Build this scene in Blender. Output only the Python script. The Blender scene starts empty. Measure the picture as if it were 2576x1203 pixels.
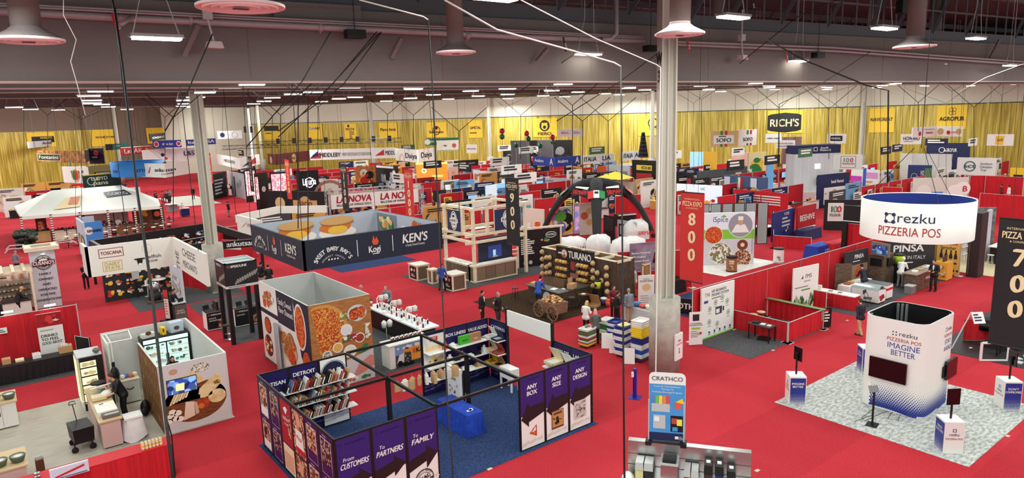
EXPO,WORLD,NEARW=.46,.72,320
import bpy,math,random
from math import sin,cos,pi,radians as rad
from mathutils import Vector as V3,Matrix
S=bpy.context.scene
COL=S.collection
random.seed(7)
# ---- camera: a 24 mm phone lens on a balcony 10.3 m above the floor; X and Y run along the booth aisles
F,PIT,ROLL,YAW,CX,CY,H=1715.24,0.17661607,-0.03019373,0.91107703,1288,601.5,10.3
FH=V3((cos(YAW),sin(YAW),0)); RT=V3((sin(YAW),-cos(YAW),0)); UP=V3((0,0,1))
FW=FH*cos(PIT)-UP*sin(PIT); UC=FH*sin(PIT)+UP*cos(PIT)
RC=RT*cos(ROLL)+UC*sin(ROLL); VC=UC*cos(ROLL)-RT*sin(ROLL)
CAM=V3((0,0,H))
cam=bpy.data.objects.new('camera',bpy.data.cameras.new('camera')); COL.objects.link(cam)
cam.data.sensor_width=36; cam.data.lens=36*F/2576; cam.data.clip_start=.2; cam.data.clip_end=600
cam.matrix_world=Matrix(((RC.x,VC.x,-FW.x,0),(RC.y,VC.y,-FW.y,0),(RC.z,VC.z,-FW.z,H),(0,0,0,1)))
S.camera=cam
# ---- light and exposure
S.view_settings.view_transform='Standard'; S.view_settings.look='None'; S.view_settings.gamma=1
S.view_settings.use_curve_mapping=False; S.view_settings.exposure=EXPO
w=bpy.data.worlds.new('hall_air'); S.world=w; w.use_nodes=True
w.node_tree.nodes['Background'].inputs[0].default_value=(1,.98,.95,1)
w.node_tree.nodes['Background'].inputs[1].default_value=WORLD
S.cycles.max_bounces=5; S.cycles.diffuse_bounces=3; S.cycles.glossy_bounces=2; S.cycles.transmission_bounces=3
S.cycles.transparent_max_bounces=6; S.cycles.caustics_reflective=False; S.cycles.caustics_refractive=False
S.cycles.sample_clamp_indirect=4; S.cycles.use_denoising=True
def lamp(name,loc,sx,sy,watts,col=(.97,1,.97),parent=None,aim=None):
    d=bpy.data.lights.new(name,'AREA'); d.shape='RECTANGLE'; d.size=sx; d.size_y=sy; d.energy=watts; d.color=col
    o=bpy.data.objects.new(name,d); COL.objects.link(o); o.location=loc
    if aim: o.rotation_euler=V3(aim).to_track_quat('-Z','Y').to_euler()
    if parent: o.parent=parent
    return o
BP0=RT*-12.9+FH*17.2; BDR=(RT*45.1+FH*25.8).normalized(); BAW=V3((-BDR.y,BDR.x,0))       # line of the nearest ceiling beam, along and away
# lamp rows of the hall ceiling, midway between the boxed beams
for off,k,z in ((-22,1.2,13),(-13,1.,13),(-5.5,1.,12.9),(6,1.,12.9),(18,1.,12.9),(31,1.3,12.8),(48,2.2,12.8),(70,3.2,12.6),(90,3.4,12.6),(110,3.4,12.6)):
    step=9 if off < 40 else 13
    for i in range(-4,14):
        p=BP0+BDR*(i*step)+BAW*off
        if p.dot(FH) >-16 and abs(p.dot(RT)) < 16+p.dot(FH)*.95 and p.dot(FH) < 128 and p.x*2.08+p.y < 268: lamp('ceiling_lamp',(p.x,p.y,z),2.4,2.4,NEARW*k)

for i in range(9): lamp('wall_wash_lamp',(38+(i*16.4)*.432,158-(i*16.4)*.902,12.4),2.4,2.4,NEARW*2.1,aim=(.8,.38,-.75))      # row along the far right wall
for i in range(4): lamp('wall_wash_lamp',(-4+i*12,124+i*8,12.4),2.4,2.4,NEARW*2.1,aim=(-.5,.75,-.8))      # row along the far left wall

# ---- helpers
def ray(px,py):
    x=(px-CX)/F; y=(py-CY)/F
    return FW+RC*x-VC*y
def g(px,py,z=0.):
    d=ray(px,py); p=CAM+d*((z-H)/d.z); return (p.x,p.y)
def g3(px,py,z=0.): return (*g(px,py,z),z)
def dep(px,py,d): p=CAM+ray(px,py)*d; return (p.x,p.y,p.z)       # point at a measured distance
def prj(p):
    d=V3(p)-CAM; z=max(d.dot(FW),.1); return (CX+F*d.dot(RC)/z,CY-F*d.dot(VC)/z)
def lin(c): return tuple((x/255/12.92 if x <= 10 else ((x/255+.055)/1.055)**2.4) for x in c)
MATS={}
def mat(key,col=None,rough=.6,metal=0.,emit=0.,pat=None,col2=None,col3=None,sc=5.,st=(1,1,1),bump=0.,spec=.4,trans=0.,det=3.,rng=(.35,.65)):
    """procedural material; pat: noise / voronoi / brick / wave mixing col, col2 (col3)"""
    if key in MATS: return MATS[key]
    m=bpy.data.materials.new(key); m.use_nodes=True; nt=m.node_tree; N=nt.nodes; L=nt.links
    p=N['Principled BSDF']; c=lin(col)
    p.inputs['Base Color'].default_value=(*c,1); p.inputs['Roughness'].default_value=rough; p.inputs['Metallic'].default_value=metal
    p.inputs['Specular IOR Level'].default_value=spec
    if trans: p.inputs['Transmission Weight'].default_value=trans
    if emit: p.inputs['Emission Color'].default_value=(*c,1); p.inputs['Emission Strength'].default_value=emit
    if pat:
        tc=N.new('ShaderNodeTexCoord'); mp=N.new('ShaderNodeMapping'); mp.inputs['Scale'].default_value=st
        L.new(tc.outputs['Object'],mp.inputs[0])
        if pat == 'voronoi': t=N.new('ShaderNodeTexVoronoi'); t.inputs['Scale'].default_value=sc; out=t.outputs['Color']
        elif pat == 'wave': t=N.new('ShaderNodeTexWave'); t.inputs['Scale'].default_value=sc; t.inputs['Distortion'].default_value=3; out=t.outputs['Fac']
        elif pat == 'brick':
            t=N.new('ShaderNodeTexBrick'); t.inputs['Scale'].default_value=sc; t.inputs['Color1'].default_value=(*c,1)
            t.inputs['Color2'].default_value=(*lin(col2),1); t.inputs['Mortar'].default_value=(*lin(col3 or col2),1)
            t.inputs['Mortar Size'].default_value=.015; out=t.outputs['Color']
        else: t=N.new('ShaderNodeTexNoise'); t.inputs['Scale'].default_value=sc; t.inputs['Detail'].default_value=det; out=t.outputs['Fac']
        L.new(mp.outputs[0],t.inputs['Vector'])
        if pat != 'brick':
            r=N.new('ShaderNodeValToRGB'); r.color_ramp.elements[0].position=rng[0]; r.color_ramp.elements[1].position=rng[1]
            r.color_ramp.elements[0].color=(*c,1); r.color_ramp.elements[1].color=(*lin(col2),1)
            if col3: e=r.color_ramp.elements.new((rng[0]+rng[1])/2); e.color=(*lin(col3),1)
            if pat == 'voronoi':
                sp=N.new('ShaderNodeSeparateColor'); L.new(out,sp.inputs[0]); out=sp.outputs[0]
            L.new(out,r.inputs[0]); out=r.outputs[0]
        L.new(out,p.inputs['Base Color'])
        if emit: L.new(out,p.inputs['Emission Color'])
        if bump:
            bp=N.new('ShaderNodeBump'); bp.inputs['Strength'].default_value=bump; bp.inputs['Distance'].default_value=.03
            L.new(t.outputs['Fac'] if 'Fac' in t.outputs else t.outputs[0],bp.inputs['Height']); L.new(bp.outputs[0],p.inputs['Normal'])
    MATS[key]=m; return m
def c(r,gg,b,rough=.6,metal=0.,emit=0.): return mat(f'paint_{r}_{gg}_{b}_{int(rough*100)}_{int(metal*10)}_{emit}',(r,gg,b),rough,metal,emit)
GL={}
def glyphs(s,bold=0):
    k=(s,bold)
    if k not in GL:
        cu=bpy.data.curves.new('t','FONT'); cu.body=s; cu.size=1; cu.resolution_u=4
        o=bpy.data.objects.new('t',cu); me=o.to_mesh()
        vs=[(v.co.x,v.co.y) for v in me.vertices]; fs=[tuple(f.vertices) for f in me.polygons]
        o.to_mesh_clear(); bpy.data.objects.remove(o); bpy.data.curves.remove(cu)
        x0=min([v[0] for v in vs],default=0); x1=max([v[0] for v in vs],default=0)
        GL[k]=([(x-x0,y) for x,y in vs],fs,x1-x0)
    return GL[k]
class Fr:
    """drawing frame on a flat face: u to the right, v up, seen from the side the face looks at"""
    def __init__(s,o,ang=0.,eps=.004,tilt=0.,V=None):
        s.o=V3(o); s.u=V3((cos(ang),sin(ang),0)); n=s.u.cross(UP)
        s.v=UP*cos(tilt)-n*sin(tilt) if V is None else V3(V); s.n=s.u.cross(s.v); s.eps=eps
    def p(s,u,v,l=0): return s.o+s.u*u+s.v*v+s.n*(l*s.eps)
class B:
    def __init__(s,M=None): s.v=[]; s.f=[]; s.mi=[]; s.ms=[]; s.M=M; s.sm=False
    def m(s,m):
        if m not in s.ms: s.ms.append(m)
        return s.ms.index(m)
    def add(s,vs,fs,m):
        n=len(s.v); i=s.m(m)
        s.v += [(s.M @ V3(v) if s.M else V3(v)) for v in vs]
        s.f += [tuple(n+k for k in f) for f in fs]; s.mi += [i]*len(fs); return s
    def box(s,x0,y0,z0,x1,y1,z1,m):
        return s.add([(x0,y0,z0),(x1,y0,z0),(x1,y1,z0),(x0,y1,z0),(x0,y0,z1),(x1,y0,z1),(x1,y1,z1),(x0,y1,z1)],
                     [(3,2,1,0),(4,5,6,7),(0,1,5,4),(1,2,6,5),(2,3,7,6),(3,0,4,7)],m)
    def cb(s,x,y,z,sx,sy,sz,m,a=0.,top=1.):
        ca,sa=cos(a),sin(a); vs=[]
        for zz,k in ((z,1),(z+sz,top)):
            for ux,uy in ((-.5,-.5),(.5,-.5),(.5,.5),(-.5,.5)):
                dx,dy=ux*sx*k,uy*sy*k; vs.append((x+dx*ca-dy*sa,y+dx*sa+dy*ca,zz))
        return s.add(vs,[(3,2,1,0),(4,5,6,7),(0,1,5,4),(1,2,6,5),(2,3,7,6),(3,0,4,7)],m)
    def slab(s,fr,u0,v0,u1,v1,d,m):
        """board standing on a frame: front face on the frame, depth d behind it"""
        P=[fr.o+fr.u*u+fr.v*v+fr.n*k for k in (0,-d) for u,v in ((u0,v0),(u1,v0),(u1,v1),(u0,v1))]
        return s.add(P,[(0,1,2,3),(7,6,5,4),(4,5,1,0),(5,6,2,1),(6,7,3,2),(7,4,0,3)],m)
    def tube(s,pts,r,m,n=6,r2=None):
        pts=[V3(p) for p in pts]; vs=[]; fs=[]; N=len(pts); a=None
        for i,p in enumerate(pts):
            d=(pts[min(i+1,N-1)]-pts[max(i-1,0)]).normalized()
            if a is None: a=d.cross(V3((0,0,1)) if abs(d.z) < .9 else V3((1,0,0))).normalized()
            a=(a-d*a.dot(d)).normalized(); b=d.cross(a)
            rr=r if r2 is None else r+(r2-r)*i/(N-1)
            vs += [p+(a*cos(2*pi*k/n)+b*sin(2*pi*k/n))*rr for k in range(n)]
        for i in range(N-1):
            for k in range(n): fs.append((i*n+k,i*n+(k+1) % n,(i+1)*n+(k+1) % n,(i+1)*n+k))
        fs += [tuple(range(n))[::-1],tuple(range((N-1)*n,N*n))]
        return s.add(vs,fs,m)
    def lathe(s,prof,x,y,m,n=16,z=0.):
        vs=[]; fs=[]; N=len(prof)
        for r,h in prof: vs += [(x+r*cos(2*pi*k/n),y+r*sin(2*pi*k/n),z+h) for k in range(n)]
        for i in range(N-1):
            for k in range(n): fs.append((i*n+k,i*n+(k+1) % n,(i+1)*n+(k+1) % n,(i+1)*n+k))
        if prof[0] == prof[-1]: return s.add(vs,fs,m)
        if prof[0][0] > 1e-4: fs.append(tuple(range(n))[::-1])
        if prof[-1][0] > 1e-4: fs.append(tuple(range((N-1)*n,N*n)))
        return s.add(vs,fs,m)
    def ell(s,x,y,z,rx,ry,rz,m,n=8,k=6):
        vs=[]; fs=[]
        for i in range(k+1):
            t=pi*i/k; vs += [(x+rx*sin(t)*cos(2*pi*j/n),y+ry*sin(t)*sin(2*pi*j/n),z-rz*cos(t)) for j in range(n)]
        for i in range(k):
            for j in range(n): fs.append((i*n+j,i*n+(j+1) % n,(i+1)*n+(j+1) % n,(i+1)*n+j))
        return s.add(vs,fs,m)
    def quad(s,a,b_,c_,d,m): return s.add([a,b_,c_,d],[(0,1,2,3)],m)
    # drawings on a frame
    def rect(s,fr,u,v,w,h,m,l=1):
        return s.add([fr.p(u,v,l),fr.p(u+w,v,l),fr.p(u+w,v+h,l),fr.p(u,v+h,l)],[(0,1,2,3)],m)
    def pl(s,fr,pts,m,l=1): return s.add([fr.p(u,v,l) for u,v in pts],[tuple(range(len(pts)))],m)
    def disc(s,fr,u,v,r,m,l=1,n=20,ry=None,a0=0.,a1=2*pi):
        k=n if a1-a0 > 6.28 else n+1
        return s.pl(fr,[(u+r*cos(a0+(a1-a0)*i/n),v+(ry or r)*sin(a0+(a1-a0)*i/n)) for i in range(k)],m,l)
    def ring(s,fr,u,v,r,t,m,l=1,n=28,ry=None,a0=0.,a1=2*pi):
        ry=ry or r; P=[]
        for i in range(n+1):
            a=a0+(a1-a0)*i/n; P += [fr.p(u+r*cos(a),v+ry*sin(a),l),fr.p(u+(r-t)*cos(a),v+(ry-t)*sin(a),l)]
        return s.add(P,[(2*i,2*i+2,2*i+3,2*i+1) for i in range(n)],m)
    def frame(s,fr,u,v,w,h,t,m,l=1):
        s.rect(fr,u,v,w,t,m,l); s.rect(fr,u,v+h-t,w,t,m,l); s.rect(fr,u,v+t,t,h-2*t,m,l); return s.rect(fr,u+w-t,v+t,t,h-2*t,m,l)
    def text(s,fr,t,u,v,h,m,al='c',l=2,bold=.012,w=None,sh=0.,rot=0.,wmax=None,up=None):
        vs,fs,W=glyphs(t,bold); k=h/.70; kx=k
        if w: kx=w/max(W,.01)
        elif wmax and W*kx > wmax: kx=wmax/W
        off={'c':-W*kx/2,'l': 0,'r':-W*kx}[al]
        for i,d in enumerate([0] if bold < .006 else [-bold,bold] if bold < .025 else [-bold,bold,0]):      # heavier strokes from shifted copies
            P=[]
            for x,y in vs:
                x=(x+d)*kx+off+y*k*sh; y=(y+d*.5)*k
                if up: y += up*(x*x)
                if rot: x,y=x*cos(rot)-y*sin(rot),x*sin(rot)+y*cos(rot)
                P.append(fr.p(u+x,v+y,l+i*.25))
            s.add(P,fs,m)
        return s
    def lines(s,fr,u,v,w,n,dv,h,m,l=2,seed=1,al='l'):
        r=random.Random(seed)
        for i in range(n):
            ww=w*r.uniform(.55,1); s.rect(fr,u+(w-ww)/2*(al == 'c'),v-i*dv,ww,h,m,l)
        return s
    def arctext(s,fr,t,u,v,r,h,m,a0,a1,l=2,bold=.02,down=False):
        n=len(t)
        for i,ch in enumerate(t):
            if ch == ' ': continue
            a=a0+(a1-a0)*(i+.5)/n
            s.text(fr,ch,u+r*cos(a),v+r*sin(a),h,m,l=l,bold=bold,rot=(a+pi/2 if down else a-pi/2))
        return s
    def foodmix(s,fr,u,v,w,h,mats,n,r0,r1,seed=1,l=2,clip=True):
        r=random.Random(seed)
        for i in range(n):
            q=r.uniform(r0,r1); q=min(q,w/2.02,h/2.02); uu=r.uniform(u+q,u+w-q); vv=r.uniform(v+q,v+h-q)
            s.disc(fr,uu,vv,q,r.choice(mats),l+i*.15,9,ry=q*r.uniform(.6,1))
        return s
def obj(b,name,parent=None,smooth=False,origin=None):
    me=bpy.data.meshes.new(name)
    o=bpy.data.objects.new(name,me); COL.objects.link(o)
    if parent is None and origin is None:
        xs=[v[0] for v in b.v]; ys=[v[1] for v in b.v]; zs=[v[2] for v in b.v]
        origin=V3(((min(xs)+max(xs))/2,(min(ys)+max(ys))/2,min(zs)))
    wl=V3((0,0,0)) if origin is None else V3(origin)
    if parent is not None:
        o.parent=parent; q=parent; wl=V3((0,0,0))
        while q: wl += q.location; q=q.parent
    else: o.location=wl
    me.from_pydata([tuple(V3(v)-wl) for v in b.v],[],b.f)
    for m in b.ms: me.materials.append(m)
    me.polygons.foreach_set('material_index',b.mi)
    if smooth: me.polygons.foreach_set('use_smooth',[True]*len(b.f))
    me.update(); return o
def tag(o,label,cat,group=None):
    o['label']=label; o['category']=cat; o['kind']='thing'
    if group: o['group']=group
    return o
def T(name,label,cat,loc,group=None):
    o=bpy.data.objects.new(name,None); COL.objects.link(o); o.location=(loc[0],loc[1],loc[2] if len(loc) > 2 else 0)
    o.empty_display_size=.2; return tag(o,label,cat,group)
def st(b,name,parent=None,smooth=False):
    o=obj(b,name,parent,smooth)
    if parent is None: o['kind']='structure'
    return o
def dup(root,loc,label=None,group=None,rz=None):
    r=root.copy(); COL.objects.link(r); r.location=loc
    if rz is not None: r.rotation_euler=(0,0,rz)
    if label: r['label']=label
    if group: r['group']=group
    for ch in root.children:
        k=ch.copy(); COL.objects.link(k); k.parent=r
        for gch in ch.children: q=gch.copy(); COL.objects.link(q); q.parent=k
    return r
# ---- materials
WHITE=c(236,236,230,.5); OFFW=c(220,218,208); BLACK=c(16,16,18,.5); DARK=c(38,38,42); GREY=c(128,130,130); LG=c(190,192,190)
RED=c(200,30,40); NAVY=c(26,34,78); PURP=c(48,36,112,.4); BLUE=c(28,62,160); YEL=c(245,200,40); GRN=c(40,130,70); ORNG=c(225,90,40)
CREAM=c(232,214,170); TAN=c(196,160,110); BRN=c(95,60,38); KRAFT=c(190,150,105); STEEL=mat('brushed_steel',(190,190,188),.28,.9)
ALU=c(185,190,190,.35,.6); GLASSY=mat('clear_plastic',(235,240,240),.08,0,trans=.85)
WOOD=mat('pale_timber',(236,226,202),.6,pat='noise',col2=(222,206,174),sc=3,st=(1,1,8)); PLY=mat('plywood',(176,132,84),.7,pat='noise',col2=(150,106,62),sc=4,st=(1,1,6))
BARN=mat('dark_barnwood',(92,74,58),.8,pat='noise',col2=(62,48,36),sc=4,st=(6,6,1),bump=.4)
PLANKW=mat('weathered_wood',(150,120,92),.8,pat='noise',col2=(104,80,60),sc=5,st=(1,1,9))
BRICKM=mat('pale_brick',(150,128,108),.8,pat='brick',col2=(128,104,86),col3=(96,78,62),sc=7)
PIZZA=mat('pizza_print',(206,84,30),.5,pat='voronoi',col2=(236,186,84),col3=(166,34,22),sc=26,rng=(.15,.85))
PIZZA2=mat('baked_print',(150,50,22),.5,pat='noise',col2=(232,160,70),col3=(200,60,28),sc=14,rng=(.3,.7))
SALAD=mat('salad_print',(64,110,40),.5,pat='voronoi',col2=(214,190,120),col3=(190,50,36),sc=22,rng=(.1,.9))
CHEESEP=mat('cheese_print',(236,214,164),.5,pat='noise',col2=(214,178,118),sc=6)
WALNUT=mat('walnut_board_print',(134,78,38),.5,pat='noise',col2=(98,50,24),sc=4,st=(1,1,5))
OAKB=mat('oak_board_print',(186,128,72),.5,pat='noise',col2=(160,100,50),sc=3,st=(1,1,8))
BASKET=mat('basket_print',(196,150,86),.6,pat='wave',col2=(120,80,40),sc=2.2,st=(1,1,1))
PHOTO=mat('busy_photo_print',(60,44,40),.5,pat='voronoi',col2=(222,190,150),col3=(150,64,44),sc=14,rng=(.1,.9))
PHOTOB=mat('dark_photo_print',(24,20,40),.5,pat='voronoi',col2=(206,170,140),col3=(80,40,70),sc=16,rng=(.2,.95))
SHELFP=mat('packed_goods',(210,190,160),.6,pat='voronoi',col2=(110,60,44),col3=(232,224,210),sc=8,rng=(.1,.9))
DRAPE=mat('red_drape',(206,26,38),.75,pat='noise',col2=(178,18,30),sc=2,st=(7,7,.25),bump=.5)
FABW=mat('white_cloth',(232,232,228),.8,pat='noise',col2=(214,214,212),sc=2,bump=.2)
BCLOTH=mat('royal_blue_cloth',(32,74,190),.8,pat='noise',col2=(26,60,160),sc=6)
CONC=mat('concrete',(178,172,160),.85,pat='noise',col2=(158,152,142),sc=3,det=6,bump=.15)
COLM=c(204,202,188,.55)
TV=mat('dark_screen',(8,8,10),.15,spec=.6)
SKIN=c(214,160,130,.6); SKIN2=c(150,100,76,.6); HAIRK=c(26,20,18,.8)
def scr(key,a,b_,c3,e=1.4): return mat(key,a,.3,emit=e,pat='voronoi',col2=b_,col3=c3,sc=6,rng=(.1,.9))
SCRW=mat('lit_white_screen',(215,232,242),.3,emit=.35); SCRB=mat('lit_blue_screen',(140,195,235),.3,emit=.45); SCRP=scr('lit_food_screen',(236,130,150),(252,240,230),(230,90,100),1.3)
GLOW=mat('lamp_glow',(255,250,235),.4,emit=9.)
# ---- setting
CARP=mat('red_carpet',(170,44,52),.95,pat='noise',col2=(184,54,62),sc=.35,st=(1,.25,1),spec=.05,det=8,bump=.25,rng=(.3,.7))
def carpet_detail():
    nt=CARP.node_tree; N=nt.nodes; L=nt.links; p=N['Principled BSDF']; src=p.inputs['Base Color'].links[0].from_socket
    tc=N.new('ShaderNodeTexCoord'); t=N.new('ShaderNodeTexNoise'); t.inputs['Scale'].default_value=22; t.inputs['Detail'].default_value=6
    L.new(tc.outputs['Object'],t.inputs['Vector']); mr=N.new('ShaderNodeMapRange'); mr.inputs[1].default_value=.3; mr.inputs[2].default_value=.7
    mr.inputs[3].default_value=.78; mr.inputs[4].default_value=1.16; L.new(t.outputs['Fac'],mr.inputs[0])
    # strips of carpet roll laid with the pile in turn: every second 3 m strip a shade lighter
    sx=N.new('ShaderNodeSeparateXYZ'); L.new(tc.outputs['Object'],sx.inputs[0]); md=N.new('ShaderNodeMath'); md.operation='PINGPONG'; md.inputs[1].default_value=3.05
    L.new(sx.outputs[1],md.inputs[0]); gt=N.new('ShaderNodeMath'); gt.operation='GREATER_THAN'; gt.inputs[1].default_value=1.52; L.new(md.outputs[0],gt.inputs[0])
    ma=N.new('ShaderNodeMath'); ma.operation='MULTIPLY_ADD'; ma.inputs[1].default_value=.12; ma.inputs[2].default_value=.93; L.new(gt.outputs[0],ma.inputs[0])
    mm=N.new('ShaderNodeMath'); mm.operation='MULTIPLY'; L.new(ma.outputs[0],mm.inputs[0]); L.new(mr.outputs[0],mm.inputs[1])
    mx=N.new('ShaderNodeVectorMath'); mx.operation='SCALE'; L.new(src,mx.inputs[0]); L.new(mm.outputs[0],mx.inputs['Scale']); L.new(mx.outputs[0],p.inputs['Base Color'])
carpet_detail()
b=B(); b.quad((-30,-10,0),(140,-10,0),(140,190,0),(-30,190,0),CARP); st(b,'floor')
def rug(x0,y0,x1,y1,m,label,z=.012,name='booth_carpet'):
    b=B(); b.box(x0,y0,.001,x1,y1,z,m); return tag(obj(b,name),label,'carpet')
CBLUE=mat('navy_carpet',(34,48,84),.95,pat='noise',col2=(62,80,116),sc=16,det=8,rng=(.3,.75),spec=.05)
CGREY=mat('patterned_grey_carpet',(150,154,150),.95,pat='noise',col2=(196,200,194),sc=5,st=(1,2.2,1),det=6,rng=(.38,.6),spec=.05)
CDARK=mat('charcoal_carpet',(72,72,74),.95,pat='noise',col2=(90,90,92),sc=12,det=6,spec=.05)
CBROWN=mat('brown_turf',(72,54,40),.95,pat='noise',col2=(52,38,28),sc=10,det=8,spec=.05)
PLANK=mat('pale_plank_floor',(186,178,162),.5,pat='noise',col2=(156,148,134),sc=2.5,st=(.5,8,1),det=5,rng=(.3,.7))
CPALE=mat('pale_marble_vinyl',(214,212,204),.6,pat='noise',col2=(232,230,222),sc=3)
rug(6.05,15.4,15.4,21.6,CBLUE,'dark blue carpet under the purple panelled packaging booth')
rug(21.3,6.36,27.46,12.46,CGREY,'mottled grey carpet under the white curved tower')
rug(-1,24.4,6.1,30.4,PLANK,'pale wood plank flooring of the cheese booth')
rug(9.1,24.45,15.2,30.5,CDARK,'charcoal carpet inside the sauce booth behind the food photo cube')
rug(8.7,32.9,14.8,42.5,CDARK,'charcoal carpet under the black hanging kiosk')
rug(6.2,42.8,12.2,49,CDARK,'charcoal carpet below the white cheese sign')
rug(-3,33.6,2.5,36.4,CDARK,'charcoal carpet in front of the black skirted table')
rug(21.25,25.05,27.4,31.2,CBROWN,'dark brown turf under the wooden bread stand')
rug(21.5,33.9,30.5,40,CDARK,'charcoal carpet under the blue and timber dairy booth')
rug(24.5,15.5,30.5,18.5,CDARK,'charcoal carpet in the empty red draped booth beside the concrete column',.013)
rug(33.6,15.4,46,18.8,CDARK,'charcoal carpet in the draped booths with the two dark pizza base boards')
rug(36.2,24.9,42.3,31,CPALE,'pale marbled flooring under the spice booth')
rug(19,44,25,50,CBLUE,'blue carpet beyond the hanging navy sauce sign')
rug(73,36,82,46,CPALE,'pale flooring in front of the white brick tower')
rug(20.5,97,25.5,112,c(196,190,176,.8),'pale flooring along the far left aisle'); rug(27.5,18.9,33,24,CBLUE,'navy carpet behind the red numbered banner')
# far wall with the tinsel curtain
GOLD=mat('gold_tinsel',(138,120,44),.45,.15,pat='noise',col2=(226,208,120),col3=(186,164,66),sc=1.6,st=(3,3,.12),det=9,rng=(.3,.72))
WALLC=c(214,210,190,.8); WALLB=c(126,110,96,.8); CEIL=c(50,56,56,.8); FASC=c(116,110,106,.75); EDGE=c(190,168,160,.7); SLATE=c(84,86,92,.6)
FARW=[(-60,130),(51.7,165),(122,18)]
WL0,WL1=V3((51.7,165,0)),V3((122,18.4,0)); WLD=(WL1-WL0).normalized(); WN=V3((-WLD.y,WLD.x,0))*-1
if WN.dot(WL0) > 0: WN=-WN
def onwall(px,py,off=.25):
    """point on the far long wall (off metres in front of it)"""
    d=ray(px,py); q=WL0+WN*off; t=(q-CAM).dot(WN)/d.dot(WN); p=CAM+d*t; return p
WL2,WL3=V3((-14,134,0)),V3((33,166,0)); WLD2=(WL3-WL2).normalized(); WN2=V3((WLD2.y,-WLD2.x,0))
def onwall2(px,py,off=.25):
    d=ray(px,py); q=WL2+WN2*off; t=(q-CAM).dot(WN2)/d.dot(WN2); p=CAM+d*t; return p
b=B(); b.quad(WL0,WL1,WL1+UP*16,WL0+UP*16,WALLC); b.quad(WL0+WN*.2+UP*10.45,WL1+WN*.2+UP*10.2,WL1+WN*.2+UP*10.32,WL0+WN*.2+UP*10.57,c(60,58,56)); st(b,'wall_right')
b=B(); b.quad(WL2,WL3,WL3+UP*16,WL2+UP*16,WALLB); st(b,'wall_left')
b=B(); b.quad(WL3,WL0+V3((-.3,.8,0)),WL0+V3((-.3,.8,16)),WL3+UP*16,WALLC); st(b,'wall_back')
def curtain(p0,p1,n,z1,name,label,N):
    b=B(); d=(p1-p0)/n; vs=[]; fs=[]
    for i in range(n+1):
        q=p0+d*i+N*(.12+.10*((i*7919) % 13)/13)
        vs += [(q.x,q.y,.1),(q.x,q.y,z1)]
    for i in range(n): fs.append((2*i,2*i+2,2*i+3,2*i+1))
    b.add(vs,fs,GOLD); return tag(obj(b,name),label,'curtain')
curtain(WL0+WLD*1.2,WL1,420,10.3,'tinsel_curtain','long shimmering gold tinsel curtain along the far right wall',WN)
curtain(WL2,WL2+WLD2*45,150,10.35,'tinsel_curtain','gold tinsel curtain on the far left wall under the brown panels',WN2)
# ceiling, boxed beams
b=B(); b.quad((-40,-20,17),(-40,200,17),(150,200,17),(150,-20,17),CEIL)
a_,e_=RT*-70+FH*48,RT*90+FH*62; b.quad(a_+UP*13.9,e_+UP*13.5,e_+FH*130+UP*13.9,a_+FH*130+UP*14.6,CEIL); st(b,'ceiling')
BD=V3((.846*.613+.87*.0,0,0))
def camxy(x,d): return RT*x+FH*d               # x metres right of the camera, d metres ahead
P0,P1=camxy(-12.9,17.2),camxy(32.2,43); BDIR=(P1-P0).normalized(); BN=V3((BDIR.y,-BDIR.x,0))
if BN.dot(P0) > 0: BN=-BN
def beam(off,n,dz=0,ln=75):
    a=P0-BDIR*16-BN*off+UP*dz; e=P0+BDIR*ln-BN*off+UP*dz; b=B()
    L=(e-a).length; fr=Fr(a+UP*11.53,math.atan2(BDIR.y,BDIR.x),.01)
    b.slab(fr,0,0,L,2.15,.3,FASC); b.slab(Fr(a+UP*11.50+BN*.06,math.atan2(BDIR.y,BDIR.x)),0,0,L,.06,.3,EDGE)
    k=4.
    while k < L:
        b.rect(fr,k,.1,.02,2,c(112,98,96)); k += 6.1
    b.slab(Fr(a+UP*13.68-BN*.2,math.atan2(BDIR.y,BDIR.x)),0,0,L,.55,.5,SLATE)
    if n < 3:
        b.slab(Fr(a+UP*15.2-BN*.2,math.atan2(BDIR.y,BDIR.x)),0,0,L,.08,.1,SLATE); b.slab(Fr(a+UP*16.2-BN*.2,math.atan2(BDIR.y,BDIR.x)),0,0,L,.4,.4,SLATE)
        k=20.
        while k < min(L,75):
            p=a+BDIR*k-BN*.25; b.tube([p+UP*14,p+UP*17],.05,SLATE,4)
            if int(k) % 3 == 0: b.tube([p+UP*14.1,p+BDIR*2+UP*16.6],.12,SLATE,4)
            k += 1.1
    o=st(b,'ceiling_beam'); return o
for i,(off,dz,ln) in enumerate(((0,0,130),(12,.45,95),(24,.85,62),(38,1.1,44),(58,.95,22))): beam(off,i,dz,ln)
# columns
def column(x,y,s=1.,letter=None,hb=3.03,z1=17,rb=.62):
    b=B(); b.lathe([(rb,0),(rb,hb)],x,y,CONC,24)
    st(b,'column_base',None,True)
    b=B(); a=math.atan2(.53,-.846)
    for k in (-.27,.27): q=V3((x,y,0))+V3((cos(a),sin(a),0))*k*s; b.cb(q.x,q.y,hb,.06,.62*s,z1-hb,COLM,a)
    b.cb(x,y,hb,.52*s,.05,z1-hb,COLM,a); b.tube([(x-.05,y-.12,hb),(x-.05,y-.12,z1-4)],.045,COLM); return st(b,'column')
W3=(21.0,17.2)
column(*W3); column(11.0,45.0)
for px,d in ((1233,131),(940,138),(1617,122),(1640,112),(2165,104),(300,133),(660,146)):
    p=dep(px,400,d); column(p[0],p[1],.9,None,3.03,15)
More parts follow.
